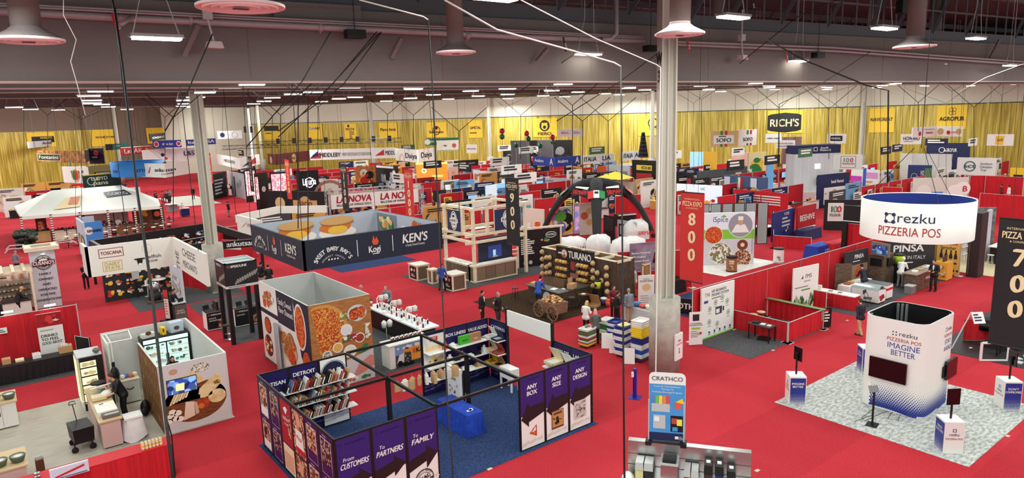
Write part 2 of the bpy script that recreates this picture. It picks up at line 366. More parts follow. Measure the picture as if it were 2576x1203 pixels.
# big letter and number on the near column
b=B(); fr=Fr((W3[0]-.846*.305,W3[1]+.53*.305,12.2),math.atan2(-.846,-.53),.012)
b.text(fr,'W',0,-.1,.42,BLACK,l=1,bold=.03); b.text(fr,'3',0,-.75,.42,BLACK,l=1,bold=.03); o=obj(b,'column_number'); o['kind']='structure'
b=B(); fr=Fr((W3[0]+.12,W3[1]-.66,0),.19); b.slab(fr,-.28,.55,.28,1.62,.08,WHITE)
b.text(fr,'FIRE',0,1.3,.09,RED); b.text(fr,'EXTINGUISHER',0,1.18,.05,RED); b.pl(fr,[(-.06,1.02),(.06,1.02),(0,.9)],RED); b.disc(fr,0,.86,.05,RED)
tag(obj(b,'hydrant_cabinet'),'white metal cabinet with red lettering on the thick concrete column base','cabinet')
# lamps
def fixture(loc,rz,big=1.,label='',group=None,first=[None]):
    if first[0] is None:
        t=T('high_bay_light',label,'light',(0,0,0),group)
        b=B(); b.box(-.56,-.2,.02,.56,.2,.09,c(150,150,150)); b.box(-.62,-.05,.03,.62,.05,.07,c(90,90,90)); obj(b,'housing',t)
        b=B(); b.box(-.52,-.17,-.03,.52,.17,.02,GLOW); obj(b,'diffuser',t)
        b=B(); b.tube([(-.5,0,.09),(-.15,0,1.3),(-.1,0,5)],.012,LG,4); b.tube([(.5,0,.09),(.3,0,.9),(.2,0,5)],.012,LG,4); obj(b,'hanger',t)
        first[0]=t; t.location=loc; t.rotation_euler=(0,0,rz); return t
    return dup(first[0],loc,label,group,rz)
near=[(395,97,16.2,'long glowing high bay light hanging before the grey beam at far left'),(1040,122,22.5,'glowing high bay light left of the second round air diffuser'),(1480,137,25,'glowing high bay light crossed by a white cable, left of the lettered column'),
        (1845,44,19,'largest glowing light at top right before the dark catwalk'),(1775,147,29,'glowing light right of the lettered column, beside a small diffuser'),(2225,72,22,'bright light under the dark hanging box at top right'),
        (2455,97,27,'bright light at the far right before the catwalk rails'),(2008,154,31,'light hanging beside a red ceiling tag'),(2182,156,36,'light right above the fourth column with a letter'),
        (2325,160,38,'light with a second lamp just above it at right'),(2540,165,38,'rightmost small ceiling light under the crossing pipes'),(1240,-4,14,'light cut by the top edge of the photo')]
for px,py,d,lab in near: fixture(dep(px,py,d),math.atan2(BDIR.y,BDIR.x)+.1,1,lab)
ib=math.atan2(BDIR.y,BDIR.x)
nl=0
for r_,dd in enumerate((33.5,38,43,48,54,60,67,75,84,94)):
    for k in range(-14,16):
        xx=k*5.6+(r_ % 2)*3.1; p=camxy(xx,dd+xx*.25); px,py=prj((p.x,p.y,12.1))
        if 0 < px < 2560 and 205 < py < 272-(px-500)*.028: fixture((p.x,p.y,11.95+.03*((k*37) % 5)+.002*dd),ib,1,'distant ceiling light in the rows under the far beams','distant ceiling lights'); nl += 1
def diffuser(loc,r,label,duct=3.5):
    t=T('air_diffuser',label,'vent',loc); x,y,z=loc; pk=c(250,236,234,.5)
    b=B(); b.lathe([(r,.05),(r*1.0,.0),(r*.86,.03),(r*.84,-.02),(r*.66,.03),(r*.64,-.02),(r*.46,.03),(r*.44,-.02),(r*.25,.02)],x,y,pk,36,z); b.lathe([(r,.05),(r*.55,.22),(r*.42,.3)],x,y,c(110,100,98),36,z); obj(b,'grille',t)
    b=B(); b.cb(x,y,z-.03,r*.35,r*.16,.02,c(90,80,80)); obj(b,'damper',t)
    b=B(); b.lathe([(r*.42,.3),(r*.42,duct)],x,y,c(118,106,102),24,z); obj(b,'duct',t,True)
for px,py,d,r,lab in ((72,104,14.6,.68,'round pink white air diffuser on a fat duct at far left'),(606,20,13.2,.82,'largest round air diffuser at the top left edge'),(1147,134,20.5,.6,'round air diffuser right of the second long light'),
                          (1710,88,20,.72,'round air diffuser in front of the lettered column'),(1805,151,30,.66,'small diffuser beside the light right of the column'),(2300,119,26,.74,'round diffuser at upper right under the catwalk'),(2190,160,37,.7,'thin diffuser beside the light at right'),(2345,165,38,.75,'thin diffuser at the far right under the pipes')):
    diffuser(dep(px,py,d),r,lab)
def line(name,pts,r,m,label,cat,group=None):
    b=B(); b.tube(pts,r,m,6); return tag(obj(b,name,smooth=True),label,cat,group)
def bp(px,py,off):
    """point off metres in front of the nearest beam"""
    d=ray(px,py); q=P0+BN*off; t=(q-CAM).dot(BN)/d.dot(BN); return CAM+d*t
PIPEM=c(172,166,166,.5,.2)
b=B(); b.tube([bp(0,28,.35),bp(320,46,.35),bp(900,73,.35),bp(1290,92,.35),bp(1620,103,.35)],.10,PIPEM,10)
for a_,e_ in (((0,8),(1290,76)),((0,14),(1290,81))): b.tube([bp(*a_,.5),bp(640,a_[1]+35,.5),bp(*e_,.5),bp(1620,92 if a_[1] < 10 else 96,.5)],.03,PIPEM,5)
for px in (90,290,480,806,1175): b.tube([bp(px,12+px*.055,.45),bp(px,40+px*.055,.35)],.025,PIPEM,4); b.tube([bp(px-4,25+px*.055,.35),bp(px+5,25+px*.055,.35)],.125,PIPEM,10)
b.tube([bp(335,42,.5),bp(303,62,.9)],.06,PIPEM,8); tag(obj(b,'sprinkler_pipe',smooth=True),'long grey ceiling pipe with thin conduits along the front of the beam','pipe')
b=B(); b.tube([bp(1550,-10,.5),bp(1550,85,.5),bp(1536,98,.5),bp(1515,100,.5)],.09,PIPEM,8); tag(obj(b,'drain_pipe',smooth=True),'vertical grey pipe elbowing into the ceiling pipe left of the column','pipe')
b=B()
for q in (0,7): b.tube([bp(1700,105+q,.5),bp(2100,120+q*1.2,.5),bp(2400,143+q,.5),bp(2640,160+q,.5)],.06,PIPEM,6)
tag(obj(b,'conduit',smooth=True),'pair of dark conduits running right from the lettered column','pipe')
for px,py,w_,h_,lab in ((893,86,45,19,'black loudspeaker box under the beam left of the crossing cables'),(1637,122,32,14,'black box on the beam just left of the lettered column'),(2058,139,26,12,'small black box on the beam at right'),(2279,18,48,26,'black hanging box with pale underside at top right')):
    p=bp(px,py,.6); k=(p-CAM).length/F; t=T('loudspeaker',lab,'loudspeaker',p); b=B(); b.cb(p.x,p.y,p.z-h_*k/2,w_*k,.35,h_*k,BLACK,ib); obj(b,'cabinet',t); b=B(); b.tube([p,p+UP*2.2],.015,DARK,4); obj(b,'hanger',t)
for px,py,lab in ((540,122,'white floodlight box on a bracket below the beam at left'),(1868,150,'white floodlight on a bracket right of the small diffuser')):
    p=bp(px,py,.7); t=T('floodlight',lab,'light',p); b=B(); b.cb(p.x,p.y,p.z,.42,.3,.18,c(205,190,184),ib+.2,.8); obj(b,'lamp_head',t); b=B(); b.cb(p.x-.1,p.y,p.z+.75,.24,.2,.26,LG,ib); b.tube([(p.x,p.y,p.z+.18),(p.x-.1,p.y,p.z+.75),(p.x-.1,p.y,p.z+2)],.03,LG,5); obj(b,'bracket',t)
for px,py,qx,qy,lab in ((498,62,462,140,'angled grey strut under the beam beside the white floodlight'),(1010,95,985,145,'angled grey strut behind the second long light'),(1378,122,1350,155,'angled dark strut left of the white lamp cable'),(2515,100,2490,150,'short strut at the far right')):
    b=B(); b.tube([bp(px,py,.5),bp(qx,qy,.25)],.09,c(120,110,108),4); tag(obj(b,'beam_strut'),lab,'strut')
# girder splice with bolt rows above the pipe
b=B(); p=bp(695,30,.12); fr=Fr(bp(690,52,.15),ib,.01); b.slab(fr,0,-.1,2.6,.55,.04,FASC)
for i in range(24):
    for v in (0,.4): b.lathe([(.035,0),(.035,.03)],0,0,FASC,6) if 0 else b.disc(fr,.08+i*.107,v+.02,.032,c(120,104,100),2,6)
o=obj(b,'trim_1'); o['kind']='structure'
for px,py,lab in ((1893,12,'black code tag on the catwalk cable'),(1418,112,'black code tag hanging left of the cable'),(1730,115,'black code tag right of the lettered column'),(287,60,'red code tag under the left pipe'),(1978,142,'red code tag left of a small light')):
    p=bp(px,py,.6); b=B(); fr=Fr(p,ib,.006); b.add([fr.p(-.05,.25),fr.p(.03,.25),fr.p(.12,-.25),fr.p(.04,-.25)],[(0,1,2,3)],RED if 'red' in lab else BLACK)
    b.text(fr,'W3',.03,-.05,.09,WHITE,rot=-1.3); tag(obj(b,'ceiling_tag'),lab,'tag')
# rigging cables: drawn down to the hanging signs, with their bridles
CBK=c(22,20,20,.6); CWH=c(215,205,195,.5)
def bridle(px,py0,py1,d,lab,legs=((-70,-60),(70,-60)),m=CBK,r=.018,group=None):
    """hanging cable: foot at (px,py1), fork at (px,py0), legs run up to the ceiling"""
    t=T('rigging_cable',lab,'cable',dep(px,py1,d),group); f=V3(dep(px,py0,d)); b=B(); b.tube([V3(dep(*((px if not isinstance(px,tuple) else px[0])+0,py1),d)),f],r,m,5); obj(b,'cable',t)
    for lx,ly in legs: b=B(); b.tube([f,V3(dep(px+lx,py0+ly,d))],r*.85,m,5); obj(b,'bridle_leg',t)
def strand(pts,d,lab,m=CBK,r=.016,group=None,up=0):
    ds=d if isinstance(d,(list,tuple)) else [d]*len(pts)
    P=[V3(dep(x,y,q)) for (x,y),q in zip(pts,ds)]
    if not up: return line('rigging_cable',P,r,m,lab,'cable',group)
    b=B(); b.tube(P[:up],r,CWH,5); b.tube(P[up-1:],r,CBK,5); return tag(obj(b,'rigging_cable',smooth=True),lab,'cable',group)
strand([(288,20),(310,180),(345,480),(380,720),(418,1060),(436,1203)],[12,12,11,10,9,8.5],'heavy black cable running down the left side to the cheese booth corner',r=.022)
strand([(283,0),(291,40),(308,205),(318,270)],12,'second black cable beside the heavy one at upper left')
strand([(160,0),(160,38),(192,100),(178,155),(195,215),(215,290)],12,'thin wavy white cord under the left pipe',CWH,.008)
strand([(905,0),(1065,42),(1077,50),(1085,160),(1100,480),(1125,1000),(1140,1203)],[9,10,10,10,10,9,8],'white cable turning black at its bend that falls before the packaging booth',CBK,.011,up=3)
strand([(1118,0),(1250,75),(1440,128),(1545,158),(1562,168),(1564,420),(1567,760),(1571,1203)],[9,9.5,10,10,10,10,9,8],'white arching cable that bends into a black vertical line left of the column',CBK,.013,up=5)
strand([(1310,0),(1500,98),(1650,162),(1662,170),(1655,620),(1645,1203)],[10,10,10.5,10.5,9.5,8],'thin white cord dropping in front of the lettered column',CWH,.009)
strand([(535,85),(470,235),(415,330)],16,'grey cable slanting down left from the floodlight'); strand([(832,80),(760,205),(620,370)],18,'black cable slanting left across the beam middle')
strand([(960,80),(862,215),(700,330)],20,'first of three slanting cables below the beam'); strand([(948,80),(838,210),(700,345)],20,'second of three slanting cables below the beam'); strand([(955,82),(800,250)],20,'third of three slanting cables below the beam')
strand([(1660,130),(1560,205),(1400,305)],25,'black cable slanting left from the lettered column'); strand([(1440,140),(1300,235)],25,'cable slanting down left behind the lamp')
strand([(2105,0),(2010,40),(1860,160)],25,'thin dark cable at upper right before the catwalk'); strand([(1930,100),(2020,150),(2180,215),(2235,228),(2233,460)],20,'black cable running right across the beam into a vertical drop',r=.022)
strand([(2190,130),(2060,215),(1960,262),(1958,420)],28,'black cable slanting left past the fourth column'); strand([(2576,160),(2480,195),(2410,232)],30,'pale cord slanting at the right edge',CWH,.012)
for px,y0,y1,d,lab in ((750,240,575,24,'tall black cable holding the far corner of the navy sauce sign'),(706,290,540,30,'bridled cable left of the sauce sign food panel'),(775,240,683,25,'black cable falling to the navy sign corner'),(1155,330,545,37,'bridled cable falling into the dairy timber frame'),
                           (415,295,410,60,'bridled cable above the white curved packaging sign'),(436,296,560,40,'bridled cable over the white cheese sign'),(1465,305,470,45,'bridled cable above the inflatable arch'),(1530,305,440,55,'bridled cable by the yellow canopy'),(1440,265,560,32,'cable dropping through the black arch left leg'),
                           (1960,272,385,60,'bridled cable over the round cornered brand sign'),(2085,275,400,60,'bridled cable above the navy topped tower'),(2310,258,330,60,'bridled cable above the long white food sign'),(2450,270,400,60,'cable at right above the grey tray company sign'),(1310,290,400,60,'bridled cable right of the grey screen wall'),
                           (685,292,400,55,'bridled cable left of the maroon oval sign'),(800,270,395,55,'bridled cable above the long white slogan sign'),(975,288,370,60,'bridled cable above the wing slogan sign'),(1040,290,370,60,'bridled cable over the scalloped white sign'),(230,290,380,60,'cable above the sausage sign'),(120,290,372,60,'cable at left above the sausage sign')):
    bridle(px,y0,y1,d,lab,r=.02 if d < 40 else .028)
for i,(px,y0,y1) in enumerate(((60,240,480),(190,300,560),(205,300,555),(1745,260,470),(1765,250,440),(1850,240,330),(1895,265,330),(2010,235,320),(2120,275,330),(2200,215,350),(2215,210,470),(2380,260,480),(2395,230,420),(2060,240,300),(1625,240,300),(1270,270,330),(640,250,340),(560,270,340),(1385,250,310),(2520,240,330))):
    bridle(px,y0,y1,48+(i*13) % 25,'thin black cable forked at its top among the far hanging signs',((-60-(i*17) % 50,-35-(i*11) % 30),(55+(i*23) % 60,-30-(i*7) % 30)),r=.016,group='far rigging cables')
# ================= purple packaging booth =================
def ang(dx,dy): return math.atan2(dy,dx)
FX=-pi/2          # frames facing -X
def panel(b,o,a,w,h,m,post=.05,t=.05,back=WHITE):
    """framed wall panel: black edge posts, printed face"""
    fr=Fr(o,a); b.slab(fr,0,0,w,h,t,BLACK); b.rect(fr,post,post,w-2*post,h-2*post,m,1); b.frame(fr,0,0,w,h,post,BLACK,2); return fr
def patternlogo(b,fr,u,v,w,n,m,s=.05,t='PACKAGING'):
    for i in range(n): b.text(fr,t,u+i*w/n,v-.0*i,s,m,'l',3); b.ring(fr,u+i*w/n-s*1.2,v+s*.5,s*.8,s*.15,m,3,10)
DKP=c(34,24,84,.4); AROW=c(34,24,28,.5)
b=B(); ww=3.04/3
PT=T('printed_wall','low front wall of purple panels reading from customers to family','wall panel',(7.67,15.5,0))
for i,(l1,l2) in enumerate((('From','CUSTOMERS'),('To','PARTNERS'),('To','FAMILY'))):
    b=B(); fr=panel(b,(6.15+i*ww,15.5,0),0,ww,2.45,WHITE)
    lo=1.15-.18*i*0; b.rect(fr,.05,1.1,ww-.1,1.3,PURP,2)
    b.pl(fr,[(.05,.82),(.62,1.0),(.62,.86),(.97,1.16),(.62,1.46),(.62,1.32),(.05,1.2)] if i < 2 else [(.05,.78),(.6,.96),(.6,.74),(.97,1.12),(.6,1.42),(.6,1.26),(.05,1.12)],AROW,3)
    b.text(fr,l1,.2,1.76,.1,WHITE,'l',4,.01,sh=.15); b.text(fr,l2,.5,1.56,.15,WHITE,'c',4,.035,sh=.2,wmax=.78); b.text(fr,'PACKAGING',.56,2.2,.07,DKP,'c',3); b.ring(fr,.14,2.235,.05,.01,DKP,3)
    for k in range(4): b.pl(fr,[(.1+.2*k,.3+.1*(k % 2)),(.4+.2*k,.38),(.38+.18*k,.5),(.12+.18*k,.42)],c(222,214,204),3)
    if i == 2: b.ring(fr,.5,.45,.3,.025,BLACK,4); b.ring(fr,.5,.45,.2,.015,BLACK,4); b.text(fr,'REAL',.5,.43,.12,BLACK,'c',5,.03,rot=.3); b.arctext(fr,'QUALITY SERVICE',.5,.45,.23,.045,BLACK,2.6,.5,4)
    obj(b,'panel',PT)
PT=T('printed_wall','left side wall of the packaging booth with red and photo posters','wall panel',(6.15,18.4,0))
for i in range(6):
    b=B(); w_=5.85/6; fr=panel(b,(6.15,21.4-i*w_,0),FX,w_,2.45,DKP); r_=random.Random(i)
    if i == 2: b.rect(fr,.06,1.0,w_-.12,1.35,c(168,26,44),2); b.text(fr,'Italian',.45,1.75,.14,WHITE,'c',3,sh=.2); b.text(fr,'FOODS',.45,1.6,.06,WHITE); b.pl(fr,[(.3,2.1),(.5,1.95),(.66,2.15),(.5,2.2)],WHITE,3); b.disc(fr,.72,1.6,.14,PHOTO,3,12,.4); b.rect(fr,.06,.1,w_-.12,.85,CREAM,2); b.rect(fr,.12,.16,.7,.55,c(214,170,140),3); b.text(fr,'Good Pizza',.45,.3,.07,BRN)
    elif i == 3: b.rect(fr,.06,1.0,w_-.12,1.35,PHOTO,2); b.disc(fr,.5,2.1,.16,SKIN,3,14,.2); b.pl(fr,[(.2,1.1),(.85,1.1),(.75,1.8),(.25,1.8)],WHITE,4); b.text(fr,'Pizza',.5,1.5,.14,RED,'c',5,sh=.2); b.rect(fr,.2,1.1,.65,.16,c(190,30,34),5); b.rect(fr,.06,.1,w_-.12,.85,PHOTO,2); b.disc(fr,.45,.6,.18,SKIN,3,14,.22); b.disc(fr,.75,.2,.12,YEL,3)
    else:
        for v,h_ in ((1.25,1.0),(.15,.9)): b.rect(fr,.16,v,w_-.32,h_,PHOTOB if i % 2 else PHOTO,2); b.frame(fr,.15,v-.01,w_-.3,h_+.02,.02,WHITE,3); b.rect(fr,.16,v,w_-.32,h_*.3,WHITE if i in (0,) else DKP,3); b.text(fr,'NATURAL',.3,v+h_+.06,.04,WHITE,'l',3)
        if i == 0: b.rect(fr,.3,.6,.2,.25,BLACK,4)
    obj(b,'panel',PT)
def slat_back(o,a,w,names,name,label,bw):
    PT=T(name,label,'wall panel',o); n=len(names)
    for i,t in enumerate(names):
        b=B(); fr=Fr(o,a); f2=Fr(V3(o)+fr.u*(i*w/n),a); fr=panel(b,f2.o,a,w/n,2.45,DKP if t != 'logo' else WHITE)
        if t == 'logo':
            b.disc(fr,w/n/2,1.86,.42,c(24,26,70),2,28); b.ring(fr,w/n/2,1.86,.46,.02,c(24,26,70),2); b.text(fr,'EAT',w/n/2,1.82,.2,WHITE,'c',3,.03,sh=.2); b.text(fr,'THE GOURMET',w/n/2,1.22,.04,BLACK)
        else: b.text(fr,t,w/n/2,2.08 if t[0] != 'A' else 1.95,.13,WHITE,'c',3,.03,wmax=w/n-.12)
        for k in range(9): b.text(fr,'PACKAGING',.12+.28*(k % 3),.18+.14*(k//3)+.05*(k % 3),.045,c(160,158,200),'l',3); b.ring(fr,.08+.28*(k % 3),.2+.14*(k//3)+.05*(k % 3),.03,.008,c(160,158,200),3,8)
        obj(b,'panel',PT)
    return PT
pw=slat_back((6.15,21.4,0),0,3.04,['ARTISAN','DETROIT','logo'],'slat_wall','back left wall of the packaging booth behind three shelves of pizza boxes',0)
pr_=slat_back((12.15,21.4,0),0,3.1,['LOOK','BOX LINERS','VALUE ADDED'],'slat_wall','back right wall of the packaging booth reading box liners',0)
pc_=slat_back((15.3,21.4,0),FX,1.2,['CATERING'],'slat_wall','short side wall reading catering with open sample boxes',0)
pl_=slat_back((15.3,17.6,0),FX,2.0,["WORLD'S",'LARGEST'],'slat_wall',"side wall of the packaging booth reading world's largest",0)
b=B(); fr=Fr((12.2,21.36,0),0); b.rect(fr,0,.95,.95,1.4,OFFW,6); b.rect(fr,.3,2.1,.34,.17,RED,7); b.text(fr,'TV',.47,2.11,.1,WHITE,'c',8); b.text(fr,'AS SEEN ON',.47,2.22,.03,WHITE,'c',8); b.rect(fr,.1,1.6,.7,.3,CHEESEP,7); b.text(fr,'Look how',.3,1.1,.08,BLACK); b.pl(fr,[(.4,1.15),(.9,1.3),(.85,1.5),(.45,1.38)],KRAFT,7); b.foodmix(fr,.1,1.25,.5,.3,[KRAFT,YEL,TAN],6,.04,.08,2,7)
tag(obj(b,'poster'),'white poster with a red TV badge in the corner of the packaging booth','poster')
PT=T('printed_wall','right front wall of purple panels reading any box, any size, any design','wall panel',(13.7,15.57,0))
for i,(l1,l2) in enumerate((('ANY','BOX'),('ANY','SIZE'),('ANY','DESIGN'))):
    b=B(); w_=3.08/3; fr=panel(b,(12.17+i*w_,15.57,0),0,w_,2.45,WHITE)
    b.rect(fr,.05,1.15,w_-.1,1.25,PURP,2); b.pl(fr,[(.05,1.05),(.35,.75),(.35,.9),(w_-.05,1.08),(w_-.05,1.42),(.4,1.4),(.33,1.55)],AROW,3)
    b.text(fr,l1,.5,1.98,.14,WHITE,'c',4,.035); b.text(fr,l2,.5,1.78,.14,WHITE,'c',4,.035,wmax=.6); b.text(fr,'PACKAGING',.58,2.27,.055,DKP,'c',3); b.ring(fr,.22,2.3,.04,.008,DKP,3)
    if i == 0: b.pl(fr,[(.36,.52),(.66,.36),(.66,.76)],PIZZA2,4); b.pl(fr,[(.44,.52),(.62,.56),(.62,.7)],WHITE,5)
    elif i == 1: b.rect(fr,.26,.34,.52,.62,BRN,4); b.rect(fr,.28,.4,.48,.54,c(190,140,80),5); b.rect(fr,.34,.82,.36,.07,BRN,6); b.pl(fr,[(.44,.5),(.58,.5),(.54,.74),(.47,.74)],AROW,6); b.foodmix(fr,.3,.45,.44,.34,[BRN,AROW],8,.02,.05,3,6)
    else:
        b.rect(fr,.22,.38,.55,.62,c(205,200,190),4); b.foodmix(fr,.24,.4,.51,.58,[AROW,GREY],46,.012,.03,3,5); b.rect(fr,.28,.64,.43,.1,c(205,200,190),6); b.text(fr,'LOVE PIZZA',.5,.66,.06,AROW,'c',7,.02,wmax=.4)
    for k in range(3): b.pl(fr,[(.08+.3*k,.12+.05*k),(.36+.28*k,.2),(.33+.28*k,.3),(.1+.26*k,.24)],c(216,206,192),3)
    obj(b,'panel',PT)
FRM=T('overhead_frame','black open frame of beams and posts over the packaging booth','frame',(9.15,18.38,0))
def beamf(nm,p,q,t=.05):
    b=B(); d=V3(q)-V3(p)
    if abs(d.z) > .1: b.box(p[0]-t,p[1]-t,p[2],p[0]+t,p[1]+t,q[2],BLACK)
    else: b.box(min(p[0],q[0])-t*.7,min(p[1],q[1])-t*.7,p[2]-t,max(p[0],q[0])+t*.7,max(p[1],q[1])+t*.7,p[2]+t*.6,BLACK)
    obj(b,nm,FRM)
for p,q in (((9.19,15.6,2.45),(9.19,21.3,2.45)),((12.16,15.6,2.45),(12.16,21.3,2.45)),((6.25,18.38,2.45),(12.1,18.38,2.45)),((9.25,15.5,2.45),(12.1,15.5,2.45)),((9.25,21.42,2.45),(12.1,21.42,2.45))): beamf('beam',p,q)
for x in (9.19,12.16): beamf('post',(x,18.38,0),(x,18.38,2.45),.06)
b=B(); b.box(15.27,17.55,2.40,15.33,20.25,3.02,WHITE); HB=T('blank_banner','blank white header sheet between two black posts over the booth opening','panel',(15.3,18.9,0)); obj(b,'sheet',HB)
for y in (17.55,20.2): b=B(); b.box(15.25,y-.04,0,15.35,y+.04,3.1,BLACK); obj(b,'post',HB)
# shelves and their boxes
BXC=[WHITE,WHITE,OFFW,KRAFT,KRAFT,TAN,BRN,c(150,40,44),BLACK,c(216,96,60),c(90,110,150)]
def pizza_box(loc,tilt,w,h,d,m,label,group,a=0.,flat=False):
    key=(round(w,2),round(h,2),round(d,2),m.name,round(tilt,2),a)
    if key in PB: return tag2(dup(PB[key],loc),label,group)
    M=Matrix.Translation(V3(loc)) @ Matrix.Rotation(a,4,'Z') @ Matrix.Rotation(tilt,4,'Y')
    b=B(M); b.box(0,-w/2,0,d,w/2,h,m); b.box(d*.15,-w/2-.002,h*.1,d*.85,-w/2,h*.9,PBI[len(PB) % 4])
    o=obj(b,'pizza_box',origin=loc); tag(o,label,'box',group); PB[key]=o; return o
def tag2(o,label,group): o['label']=label; o['group']=group; return o
PB={}; PBI=[WHITE,KRAFT,c(180,60,50),c(60,60,60)]
rs=random.Random(3)
for si,(z,nm,x0) in enumerate(((1.72,'top',6.85),(1.2,'middle',6.7),(.68,'bottom',6.75))):
    b=B(); b.box(6.3,20.95,z-.03,9.3,21.34,z,WHITE); tag(obj(b,'shelf'),f'white {nm} shelf on the back left wall of the packaging booth','shelf')
    x=x0
    while x < 8.95:
        h_=rs.choice((.26,.32,.38)); d_=rs.choice((.035,.045,.06)); pizza_box((x,21.12,z+.012),.42,.34,h_,d_,rs.choice(BXC),f'cardboard pizza box leaning in the row on the {nm} back shelf',f'pizza boxes on the {nm} back left shelf'); x += d_*1.1+.045+.03*(rs.random() < .2)
for z,nm,xs in ((1.75,'upper',(13.0,13.35,13.9,14.4)),(1.2,'middle',(13.2,13.5,13.75,14.1,14.45,14.8)),(.7,'lower',(12.4,12.65,12.9,13.2,13.5,13.8,14.1,14.5))):
    b=B(); b.box(12.2,20.9,z-.03,15.2,21.34,z,WHITE); tag(obj(b,'shelf'),f'white {nm} shelf on the back right wall of the packaging booth','shelf')
    for i,x in enumerate(xs):
        if nm == 'upper' and i in (2,3):
            b=B(); m=c(70,170,50) if i == 2 else c(170,120,80); b.cb(x,21.12,z,.5,.14,.34,m); fr=Fr((x-.25,21.05,z),0); b.text(fr,'FRESH' if i == 2 else 'logo',.25,.12,.07,WHITE if i == 3 else c(20,60,20)); tag(obj(b,'carton'),('green carton marked fresh' if i == 2 else 'brown carton beside the green one')+' on the upper right shelf','box')
        else:
            b=B(); sx,sy,sz=rs.choice(((.22,.2,.12),(.16,.16,.2),(.3,.22,.08))); m=rs.choice(BXC); b.cb(x,21.1,z,sx,sy,sz,m); b.cb(x,21.1,z+sz,sx*.7,.02,sz*.5,m); tag(obj(b,'carry_box'),f'small cardboard carry box on the {nm} right shelf','box',f'boxes on the {nm} back right shelf')
def open_box(x,y,z,m,label,s=.4,a=0.,fill=WHITE):
    M=Matrix.Translation((x,y,z)) @ Matrix.Rotation(a,4,'Z'); t=T('open_box',label,'box',(x,y,z)); h=s*.22
    b=B(M); b.box(-s/2,-s/2,0,s/2,s/2,.01,m)
    for q in ((-s/2,-s/2,-s/2+.012,s/2),(s/2-.012,-s/2,s/2,s/2),(-s/2,-s/2,s/2,-s/2+.012),(-s/2,s/2-.012,s/2,s/2)): b.box(q[0],q[1],0,q[2],q[3],h,m)
    b.box(-s*.45,-s*.45,.01,s*.45,s*.45,h*.55,fill); obj(b,'tray',t); b=B(M @ Matrix.Translation((s/2,0,h)) @ Matrix.Rotation(-.5,4,'Y')); b.box(0,-s/2,0,.012,s/2,s,m); obj(b,'lid',t)
for z in (1.8,1.25,.75):
    b=B(); b.box(14.85,20.25,z-.03,15.26,21.3,z,WHITE); tag(obj(b,'shelf'),f'white {dict([(1.8, "upper"), (1.25, "middle"), (.75, "lower")])[z]} side shelf under the catering panel','shelf')
for y,z,m,f,l in ((20.95,1.8,WHITE,LG,'white open sample box on the upper catering shelf, further one'),(20.5,1.8,c(30,44,80),LG,'navy open sample box on the upper catering shelf'),(20.95,1.25,CREAM,CREAM,'cream open box on the middle catering shelf'),(20.5,1.25,c(190,60,54),GLASSY,'red open box with a clear lid on the middle catering shelf'),(20.95,.75,YEL,c(160,120,30),'yellow open box on the lower catering shelf'),(20.5,.75,KRAFT,BLACK,'brown open box on the lower catering shelf')): open_box(15.05,y,z,m,l,.38,0,f)
t=T('display_rack','white slatted display rack standing at the right end of the catering shelves','rack',(15.0,19.7,0))
b=B(); b.box(14.8,19.4,.5,15.2,20.1,.9,WHITE); obj(b,'box',t)
for x in (14.83,15.17):
    for y in (19.43,20.07): b=B(); b.box(x-.03,y-.03,0,x+.03,y+.03,.5,WHITE); obj(b,'leg',t)
for i,(y,z) in enumerate(((17.2,1.75),(16.6,1.7),(16.1,1.65))): open_box(15.02,y,z,(CREAM,WHITE,WHITE)[i],f'open lidded box on the shelf of the world\'s largest wall, {["far", "middle", "near"][i]} one',.5)
b=B(); b.box(14.75,15.7,1.6,15.27,17.5,1.65,WHITE); tag(obj(b,'shelf'),"white shelf under the world's largest panel",'shelf')
for i in range(9):
    x=9.5+i*.27; b=B(Matrix.Translation((x,18.38,2.36))); s_=.26+.04*(i % 3)
    b.tube([(0,0,0),(0,0,-.16)],.004,LG,3); b.cb(0,0,-.2-s_,s_*.8,.1,s_,(KRAFT,OFFW,TAN)[i % 3],.3*i); b.cb(0,0,-.2,s_*.5,.05,.06,(KRAFT,OFFW,TAN)[i % 3],.3*i); tag(obj(b,'sample_carton'),'small carton hung by a wire from the black frame beam','carton','cartons hanging from the frame')
def cloth_table(x0,y0,x1,y1,h,m,label,name='draped_table',drop=.02,flare=.15):
    t=T(name,label,'table',((x0+x1)/2,(y0+y1)/2,0)); b=B(); b.box(x0,y0,h-.04,x1,y1,h-.005,WHITE); obj(b,'tabletop',t)
    b=B(); vs=[]; fs=[]; n=56; P=[]
    for i in range(n):
        k=4*i/n; s_=int(k); f=k-s_
        P.append([(x0+(x1-x0)*f,y0),(x1,y0+(y1-y0)*f),(x1-(x1-x0)*f,y1),(x0,y1-(y1-y0)*f)][s_])
    cx,cy=(x0+x1)/2,(y0+y1)/2
    for z,k in ((h,0),(h-.03,.012),(h*.5,.5),(drop,1)):
        for i,(px,py) in enumerate(P):
            q=flare*k*(.4+.6*abs(sin(i*1.1)))*(1 if k < .02 or 1 else 1); d=V3((px-cx,py-cy,0)); d=V3((d.x/max((x1-x0),.1),d.y/max((y1-y0),.1),0)).normalized(); vs.append((px+d.x*(q+.01),py+d.y*(q+.01),z))
    for r_ in range(3):
        for i in range(n): fs.append((r_*n+i,r_*n+(i+1) % n,(r_+1)*n+(i+1) % n,(r_+1)*n+i))
    fs=[f[::-1] for f in fs]+[tuple(range(n))]; b.add(vs,fs,m); obj(b,'tablecloth',t,True); return t
cloth_table(11.5,17.5,12.1,19.33,.76,BCLOTH,'long table under a royal blue cloth inside the packaging booth')
x,y=g(965,1050,.75); cloth_table(8.2,17.2,9.7,17.75,.76,BCLOTH,'blue clothed table partly hidden behind the purple front wall')
